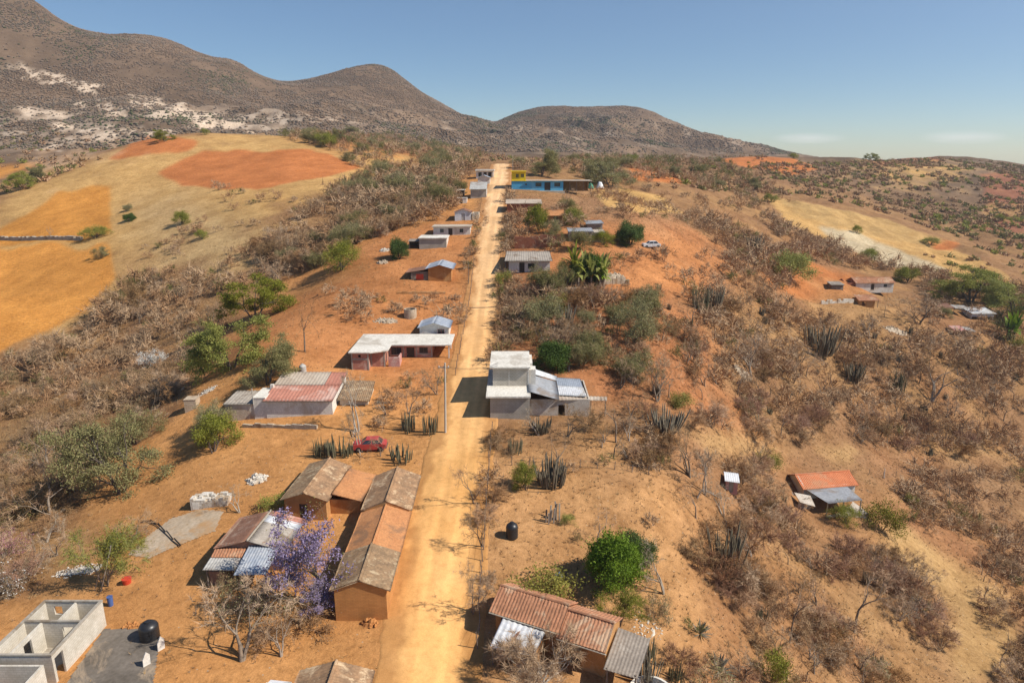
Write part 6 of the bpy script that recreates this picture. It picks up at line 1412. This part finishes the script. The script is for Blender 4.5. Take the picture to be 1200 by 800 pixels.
# (polygon in photo pixels, shrubs per 100 m2, kinds with weights, height range, name of the area)
MIX_G = [('shrub0', 4), ('shrub2', 4), ('shrub1', 2), ('bare0', 2), ('bare2', 1), ('shrubo', 1.2), ('bare3', 1)]
MIX_R = [('shrub1', 3), ('shrub3', 2), ('shrub0', 2), ('bare1', 2), ('bare2', 2), ('bare0', 1.6), ('barepale0', 1.0), ('shruby', .15), ('shrubl', 1), ('cact1', .5), ('cact0', .4), ('shrubo', .5)]
MIX_O = [('shrubo', 2), ('olive0', .7), ('shrub0', 5), ('shrub1', 3), ('olive1', .5), ('bare1', 1), ('umbo', .25)]
MIX_V = [('shrub0', 3), ('shrub1', 3), ('shrub3', 1), ('shrub2', 2), ('bare0', .6), ('cact3', .4), ('shrubo', .8)]
AREAS = [
 ([(-20,560),(60,500),(120,440),(200,430),(210,470),(160,520),(90,560),(60,610),(-20,640)], 4.2, MIX_G, (1.6, 3.6), 'in the grey gully thicket at left'),
 ([(-20,430),(100,385),(150,320),(260,330),(330,300),(260,380),(230,430),(180,470),(100,480),(-20,500)], 2.8, MIX_G, (1.6, 3.4), 'in the valley left of the spreading trees'),
 ([(150,300),(220,270),(300,290),(330,300),(270,330),(230,340),(160,330)], 1.1, MIX_G, (1.2, 2.6), 'on the slope below the orange fields'),
 ([(300,290),(400,225),(480,215),(540,212),(545,235),(520,255),(430,280),(380,310),(330,340)], 4.6, MIX_G + [('olive0', 1)], (2.2, 4.6), 'in the thicket behind the left houses'),
 ([(330,160),(480,160),(560,182),(560,205),(500,225),(420,205),(400,180)], 1.0, MIX_O, (2, 4.5), 'on the shoulder left of road end'),
 ([(250,215),(330,235),(420,215),(400,240),(300,290),(220,270)], .5, MIX_G, (1.2, 2.4), 'on the open flank of the left hill'),
 ([(0,640),(80,600),(100,680),(60,700),(0,710)], 2.0, MIX_R, (1.2, 2.6), 'in the rubble strewn corner at far left'),
 ([(380,340),(540,330),(545,300),(555,300),(545,390),(520,385),(480,385),(380,378)], 1.44, MIX_G + [('cact3', 1)], (1.0, 2.4), 'in the yards left of the road'),
 ([(400,440),(520,425),(522,500),(420,505)], 2.1, MIX_R, (.9, 2.0), 'between slab house and power pole'),
 ([(545,330),(556,300),(566,250),(562,250),(550,300),(535,395),(541,395)], 14, MIX_V, (.9, 2.2), 'along the left verge of the road'),
 ([(592,230),(600,230),(606,330),(606,400),(575,470),(586,350)], 14, MIX_V + [('shrubo', 1)], (1.1, 2.6), 'along the right verge of the road'),
 ([(556,800),(562,640),(568,560),(578,500),(592,500),(582,560),(574,640),(566,800)], 16, MIX_V, (1.0, 2.4), 'in the hedge beside the road bottom'),
 ([(600,255),(660,240),(690,280),(660,300),(640,296),(605,300)], 1.6, MIX_O, (1.8, 3.4), 'around the thatched hut'),
 ([(690,225),(760,222),(880,240),(920,262),(850,265),(780,262),(700,250)], 1.1, MIX_G, (1.2, 2.6), 'on the field right of the blue house'),
 ([(590,200),(700,185),(840,190),(900,210),(930,245),(880,240),(790,212),(720,220),(670,205)], .9, MIX_O, (1.6, 3.6), 'in the scrub beyond the blue house'),
 ([(720,300),(880,300),(880,345),(800,350),(720,340)], 0.98, MIX_R, (1.0, 2.2), 'on the slope below the white car'),
 ([(600,345),(700,345),(790,350),(830,400),(800,480),(690,490),(690,440),(650,440),(600,400)], 4.2, MIX_R + [('olive0', .8), ('shrubo', 2)], (1.5, 3.4), 'behind the two storey house'),
 ([(560,500),(700,490),(830,480),(830,560),(700,556),(600,560)], 3.9, MIX_R, (1.3, 2.9), 'in front of the two storey house'),
 ([(640,545),(840,535),(840,556),(640,562)], 5, [('shrub0', 1), ('shrub1', 1), ('shrubo', 1)], (.9, 1.7), 'along the dark terrace hedge line'),
 ([(800,260),(870,270),(920,290),(960,340),(900,350),(850,330),(850,300)], 2.6, MIX_G, (1.8, 3.6), 'in the grey scrub above the cottage slope'),
 ([(900,262),(980,290),(1060,320),(1110,322),(1100,340),(1060,320),(990,314),(930,300)], 3.2, MIX_G, (2, 4), 'in the grey scrub band above the cottage'),
 ([(800,350),(900,350),(960,380),(1010,400),(1000,480),(940,520),(840,520),(800,480)], 4.76, MIX_R, (1.5, 3.6), 'on the brushy slope right of the red bank'),
 ([(960,375),(1100,395),(1200,420),(1200,545),(1000,520),(990,450)], 5.04, MIX_R, (1.5, 3.8), 'on the slope below the sagging shelter'),
 ([(800,555),(930,530),(940,610),(960,640),(900,700),(830,680),(790,600)], 5.4, MIX_R, (1.4, 3.4), 'between outhouse and orange roofed house'),
 ([(1040,560),(1220,545),(1220,640),(1120,640),(1060,610)], 4.2, MIX_G, (1.2, 2.8), 'in the hollow past the orange roof'),
 ([(820,680),(900,690),(1000,630),(1090,680),(1120,800),(840,820),(780,800),(790,760)], 6.92, MIX_R, (1.1, 3.0), 'on the lower right slope'),
 ([(1150,650),(1240,640),(1240,820),(1150,800)], 4.2, MIX_G, (1.3, 3.0), 'in the thicket at the lower right edge'),
 ([(690,600),(790,590),(800,690),(760,700),(700,620)], 2.3, MIX_R, (.6, 1.4), 'in the field past the upright boards'),
 ([(1080,330),(1220,340),(1220,420),(1150,400),(1090,380)], 1.4, MIX_G + [('olive0', 1)], (2, 4), 'around the white corrugated roof'),
]
FARAREAS = [   # distant scrub, seen as texture of small round bushes
 ([(905,228),(820,225),(800,200),(860,195),(960,190),(1100,186),(1150,187),(1220,200),(1220,256),(1150,262),(1080,262),(1000,240)], 5.5, (1.8, 4.2), 250, .3),
 ([(1060,255),(1130,250),(1220,262),(1220,310),(1170,300),(1110,278)], 4.0, (2, 4.5), 230, .6),
 ([(-20,225),(60,200),(130,178),(120,186),(60,212),(-20,240)], 3.5, (2, 4.5), 200, .5),
 ([(-20,200),(-20,150),(130,150),(170,163),(60,195)], .8, (2, 4.5), 380, .35),
 ([(430,158),(560,176),(600,186),(560,200),(480,180)], 1.8, (1.8, 3.6), 320, .15),
 ([(600,186),(900,180),(900,192),(760,200),(640,200)], 1.5, (1.8, 3.6), 300, .15),
 ([(700,200),(840,190),(830,225),(760,222)], 1.0, (2, 4), 230, .3),
 ([(1100,330),(1060,300),(1120,296),(1220,312),(1220,345)], 1.0, (1.5, 3.5), 230, .35),
]
cand = []; HP = Hash(6.)
for q in ALL: HP.add(q[0], q[1], q[2])
HS = Hash(3.); rs = np.random.default_rng(77)
for poly, den, kinds, (h0, h1), where in AREAS:
    P = polyw(poly, 0, 4); bx0, by0 = P.min(0); bx1, by1 = P.max(0); n = int((bx1 - bx0) * (by1 - by0) / 100 * den * 5.0); n = min(n, 120000)
    X = rs.uniform(bx0, bx1, n); Y = rs.uniform(by0, by1, n); m = inside(P, X, Y); X, Y = X[m], Y[m]
    cl_ = fbm(X / 9, Y / 9, 3, 13); keep = rs.random(len(X)) < np.clip(.68 + cl_ * 1.9, .05, 1); X, Y = X[keep], Y[keep]
    ks = [k for k, _ in kinds]; pw = np.array([w_ for _, w_ in kinds], float); pw /= pw.sum()
    for x, y in zip(X, Y):
        if HF.hit(x, y) or in_road(x, y, .2) or HP.hit(x, y, .45): continue
        k = ks[rs.choice(len(ks), p=pw)]; h = rs.uniform(h0, h1) * (1 if k.startswith('shrub') else (.72 if k.startswith('cact') else 1.6))
        rad = PR[k]['R'] * h / PR[k]['H'] * (1.15 if k.startswith('shrub') else 1)
        if HS.hit(x, y, .36): continue
        HS.add(x, y, min(rad, 2.9)); z = hz(x, y); px, py, Z = proj(x, y, z)
        if not (-60 < px < 1260 and py < 900): continue
        cand.append((h / Z, k, x, y, h, where))
cand.sort(reverse=True)
KIND = {'shrub': ('dry_shrub', 'shrub'), 'bare': ('bare_tree', 'tree'), 'cact': ('organ_cactus', 'cactus'), 'olive': ('olive_tree', 'tree'), 'umbo': ('olive_tree', 'tree')}
LOOK = {'shrub0': 'dull grey shrub', 'shrub1': 'bare brown shrub', 'shrub2': 'twiggy grey shrub', 'shrub3': 'reddish bare shrub', 'shrubl': 'rusty leaved shrub', 'shrubo': 'olive grey shrub', 'shrubg': 'small green shrub',
        'bare0': 'leafless brown tree', 'bare1': 'leafless grey tree', 'bare2': 'leafless broad tree', 'bare3': 'leafless forked tree', 'barepale0': 'pale leafless tree', 'shruby': 'yellow green shrub', 'cact0': 'upright cactus clump', 'cact1': 'fanned organ cactus', 'cact3': 'low cactus clump', 'olive0': 'olive green tree', 'olive1': 'thin olive tree', 'umbo': 'wide olive tree'}
LIM = {'dry_shrub': 285, 'bare_tree': 290, 'organ_cactus': 120, 'olive_tree': 90}; cnt = {}; rest = []
byarea = {}
for c in cand:
    key = c[1]; nm, cat = next(v_ for k_, v_ in KIND.items() if key.startswith(k_)); cnt[nm] = cnt.get(nm, 0)
    _, _, x, y, h, where = c
    if cnt[nm] >= LIM[nm]: rest.append(c); continue
    cnt[nm] += 1
    o = plant(key, nm, LOOK[key] + ' ' + where, cat, x, y, h, group=LOOK[key] + ('s ' if not LOOK[key].endswith('s') else ' ') + where, wide=1.15 if nm == 'dry_shrub' else 1., parts=(cat == 'tree' and h / depth_at(x, y, hz(x, y)) > .03), rs_=S_)
    byarea.setdefault((LOOK[key], where), []).append((c[0], o, x, y))
for (lk, where), lst in byarea.items():      # the ones that stand out get a label of their own
    lst.sort(key=lambda q: -q[0])
    pos = [proj(q[2], q[3], hz(q[2], q[3])) for q in lst]; n = len(lst)
    if n == 1: del lst[0][1]['group']; continue
    used = set(); pick = [(0, 'largest ')]
    if n > 2: 
        for w_, fn in (('leftmost ', lambda i: pos[i][0]), ('rightmost ', lambda i: -pos[i][0]), ('farthest ', lambda i: pos[i][1]), ('nearest ', lambda i: -pos[i][1])): pick.append((min(range(n), key=fn), w_))
    for i, w_ in pick:
        if i in used: continue
        used.add(i); lst[i][1]['label'] = w_ + lk + ' ' + where
    if n - len(used) == 1:
        i = next(j for j in range(n) if j not in used); lst[i][1]['label'] = ('middle ' if n > 2 else 'smaller ') + lk + ' ' + where
    elif n - len(used) > 1:
        for j in range(n):
            if j not in used: lst[j][1]['label'] = 'one of the ' + lk + ('s ' if not LOOK[key].endswith('s') else ' ') + where
print('plants', cnt, 'rest', len(rest))
# remaining shrubs of the middle distance as one thicket mass (real twigs, lighter meshes)
lite = []
for i in range(6):
    r_ = np.random.default_rng(300 + i); segs, tips = [], []
    for k in range(6):
        a = r_.uniform(0, 6.28); grow(r_, segs, tips, np.array([0, 0, -.1]), norm(np.array([math.cos(a) * .7, math.sin(a) * .7, 1.])), .9, .03, 0, dict(B1, lv=2))
    T = np.asarray(tips); print('lite', len(T)); T[:, :3] *= 1 / T[:, 2].max(); T[:, :2] *= .8 / np.percentile(np.hypot(T[:, 0], T[:, 1]), 85); T = T[r_.permutation(len(T))[:70]]; lite.append(hairs(r_, T, 4, .42, .045, .9) * np.array([1., 1., 1.]))
V_ = {0: [], 1: [], 2: []}
for s_, key, x, y, h, where in rest:
    a = rs.uniform(0, 6.28); c, s2 = math.cos(a), math.sin(a); b = lite[rs.integers(len(lite))] * (h * np.array([.95, .95, 1.])); v_ = np.stack([b[:, 0] * c - b[:, 1] * s2, b[:, 0] * s2 + b[:, 1] * c, b[:, 2]], 1) + np.array([x, y, hz(x, y) - .05])
    V_[2 if key in ('shrubo', 'olive0', 'olive1', 'umbo', 'shrubg') else int(rs.random() < .45)].append(v_)
for i, (mt__, nm, lb) in enumerate([('twig_grey', 'scrub', 'grey leafless scrub filling the gullies and slopes'), ('twig_brown', 'brown_scrub', 'brown leafless scrub filling the gullies and slopes'), ('leaf_olive', 'olive_scrub', 'olive scrub scattered through the thickets')]):
    if V_[i]: tag(link(nm, trimesh_(nm, np.concatenate(V_[i]), mt__)), lb, 'scrub', kind='stuff')
# distant bushes: small irregular crowns, one mass per tone
t_ = (1 + 5 ** .5) / 2
ICO = np.array([(-1,t_,0),(1,t_,0),(-1,-t_,0),(1,-t_,0),(0,-1,t_),(0,1,t_),(0,-1,-t_),(0,1,-t_),(t_,0,-1),(t_,0,1),(-t_,0,-1),(-t_,0,1)]) / 1.9
ICF = np.array([(0,11,5),(0,5,1),(0,1,7),(0,7,10),(0,10,11),(1,5,9),(5,11,4),(11,10,2),(10,7,6),(7,1,8),(3,9,4),(3,4,2),(3,2,6),(3,6,8),(3,8,9),(4,9,5),(2,4,11),(6,2,10),(8,6,7),(9,8,1)])
def hzv(X, Y):
    t2 = np.arctan2(X, Y); r2 = np.hypot(X, Y); i = np.clip((t2 - TH[0]) / (TH[1] - TH[0]), 0, NT - 1.01); j = np.clip((np.log(r2) - math.log(RR[0])) / (math.log(RR[-1]) - math.log(RR[0])) * (NR - 1), 0, NR - 1.01)
    a, b = i.astype(int), j.astype(int); fa, fb = i - a, j - b
    return (GZ[a, b] * (1 - fa) + GZ[a + 1, b] * fa) * (1 - fb) + (GZ[a, b + 1] * (1 - fa) + GZ[a + 1, b + 1] * fa) * fb
FX = {k: [] for k in ('grey', 'brown', 'olive', 'green')}
def far_put(X, Y, h, green):
    u = np.clip(rs.random(len(X)) * .75 + .125 + fbm(X / 90, Y / 90, 3, 31) * .7, 0, 1); tone = np.where(u < green * .45, 'green', np.where(u < green, 'olive', np.where(u < green + (1 - green) * .55, 'grey', 'brown')))
    for k in FX: m = tone == k; FX[k].append(np.stack([X[m], Y[m], hzv(X[m], Y[m]), h[m]], 1))
MV = {k: [] for k in FX}
mini = []
for i in range(6):
    r_ = np.random.default_rng(700 + i); c_ = r_.normal(0, 1, (34, 3)); c_ /= np.linalg.norm(c_, axis=1)[:, None]; c_[:, 2] = abs(c_[:, 2]) * .75; c_ *= r_.uniform(.35, 1, (34, 1)) * np.array([.62, .62, 1]); 
    mini.append(hairs(r_, np.concatenate([c_, c_ * .3 + [0, 0, .6]], 1), 1, .5, .24, .9))
for poly, den, (h0, h1), rm, green in FARAREAS:
    P = polyw(poly, rm, 5); bx0, by0 = P.min(0); bx1, by1 = P.max(0); n = min(260000, int((bx1 - bx0) * (by1 - by0) / 100 * den * 1.3)); X = rs.uniform(bx0, bx1, n); Y = rs.uniform(by0, by1, n)
    m = inside(P, X, Y) & (rs.random(n) < np.clip(.55 + fbm(X / 22, Y / 22, 3, 3) * 2.0, .03, 1)); X, Y = X[m], Y[m]; print('far', len(X))
    if len(X) > 30000: X, Y = X[:30000], Y[:30000]
    Zg = hzv(X, Y); H_ = rs.uniform(h0, h1, len(X)) * rs.uniform(.6, 1.1, len(X)); u = rs.random(len(X))
    for x, y, z, h, q in zip(X, Y, Zg, H_, u):
        k = 'green' if q < green * .45 else ('olive' if q < green else ('grey' if q < green + (1 - green) * .55 else 'brown')); MV[k].append(mini[int(q * 997) % 6] * h + np.array([x, y, z]))
n = 340000; th = rs.uniform(-R(46), R(30), n); r_ = np.sqrt(rs.uniform(430 ** 2, 1520 ** 2, n)); X, Y = np.sin(th) * r_, np.cos(th) * r_; Z_ = hzv(X, Y)
si = scar[np.clip(((th - TH[0]) / (TH[1] - TH[0])).astype(int), 0, NT - 1), np.clip(((np.log(r_) - math.log(RR[0])) / (math.log(RR[-1]) - math.log(RR[0])) * (NR - 1)).astype(int), 0, NR - 1), 0]
m = (Z_ > 46) & (rs.random(n) < np.clip(.66 + fbm(X / 75, Y / 75, 4, 8) * 1.7 + fbm(X / 15, Y / 15, 2, 9) * .7, .04, 1) * (1 - .8 * si)); X, Y = X[m], Y[m]
far_put(X, Y, rs.uniform(1.3, 3.4, len(X)) , .12)
mt_('far_grey', (.205,.155,.115), (.15,.115,.085), .02, fine=.4); mt_('far_brown', (.25,.165,.105), (.19,.125,.08), .02, fine=.4); mt_('far_olive', (.15,.135,.075), (.11,.10,.055), .02, fine=.4); mt_('far_green', (.095,.11,.04), (.065,.08,.03), .02, fine=.4)
for k, lb in (('grey', 'grey leafless bushes covering the far hills and mountains'), ('brown', 'brown dry bushes covering the far hills and mountains'), ('olive', 'olive bushes dotted over the far hills'), ('green', 'dark green bushes dotted over the far hills')):
    A_ = np.concatenate(FX[k]); n = len(A_); jit = rs.uniform(.6, 1.3, (n, 6, 1)); an = rs.uniform(.8, 1.5, (n, 1, 1))
    O6 = np.array([(1,0,0),(0,1,0),(-1,0,0),(0,-1,0),(0,0,1),(0,0,-.6)]) * 1.1; F8 = np.array([(0,1,4),(1,2,4),(2,3,4),(3,0,4),(1,0,5),(2,1,5),(3,2,5),(0,3,5)])
    vv = O6[None] * jit * (A_[:, 3] * .5)[:, None, None] * np.concatenate([an, an[:, ::-1], np.ones_like(an) * .62], 2) + np.concatenate([A_[:, :2], (A_[:, 2] + A_[:, 3] * .10)[:, None]], 1)[:, None]
    ff = (F8[None] + (np.arange(n) * 6)[:, None, None]).reshape(-1, 3); vv = vv.reshape(-1, 3); nv = len(vv)
    o = tag(link('far_bushes', npmesh('far_bushes', vv, tris=ff, mat=MATS['far_' + k], smooth=True)), lb, 'bushes', kind='stuff'); print(k, n)
    if MV[k]: tag(link('hill_bushes', trimesh_('hill_bushes', np.concatenate(MV[k]), {'grey': 'twig_grey', 'brown': 'twig_brown', 'olive': 'leaf_olive', 'green': 'leaf_green'}[k])), lb.replace('far hills and mountains', 'nearer hills').replace('far hills', 'nearer hills'), 'bushes', kind='stuff')
# dry grass and weeds over the near slopes
def tufts(n, rmax, mat, name, label, hh, sel, seed):
    r2 = np.random.default_rng(seed); th = r2.uniform(-R(42), R(42), n); rr_ = np.sqrt(r2.uniform(42 ** 2, rmax ** 2, n)); X, Y = np.sin(th) * rr_, np.cos(th) * rr_
    i = ((th - TH[0]) / (TH[1] - TH[0])).astype(int); j = ((np.log(rr_) - math.log(RR[0])) / (math.log(RR[-1]) - math.log(RR[0])) * (NR - 1)).astype(int)
    cover = rgn_col[i, j, 3]; m = sel(cover, r2.random(n), fbm(X / 6, Y / 6, 3, 4)); X, Y = X[m], Y[m]
    k = np.array([not (in_road(x, y, .4) or HF.hit(x, y, .8)) for x, y in zip(X, Y)]); X, Y = X[k], Y[k]; n = len(X); T = np.stack([X, Y, hzv(X, Y), 0 * X, 0 * X, 0 * X + .8], 1); h = hairs(r2, T, 9, hh, .06, .55).reshape(n * 9, 3, 3)
    tag(link(name, trimesh_(name, h.reshape(-1, 3), mat)), label, 'grass', kind='stuff'); print(name, n)
tufts(90000, 230, 'straw', 'dry_grass', 'straw coloured dry grass tufts over the slopes', .5, lambda c, u, f: u < np.clip((c - .18) * 1.1 + f * .5, 0, .8), 1)
tufts(70000, 200, 'weed', 'dry_weeds', 'brown dry weeds over yards and slopes', .34, lambda c, u, f: u < np.clip((c - .1) * .9 - f * .5, .015, .7), 2)
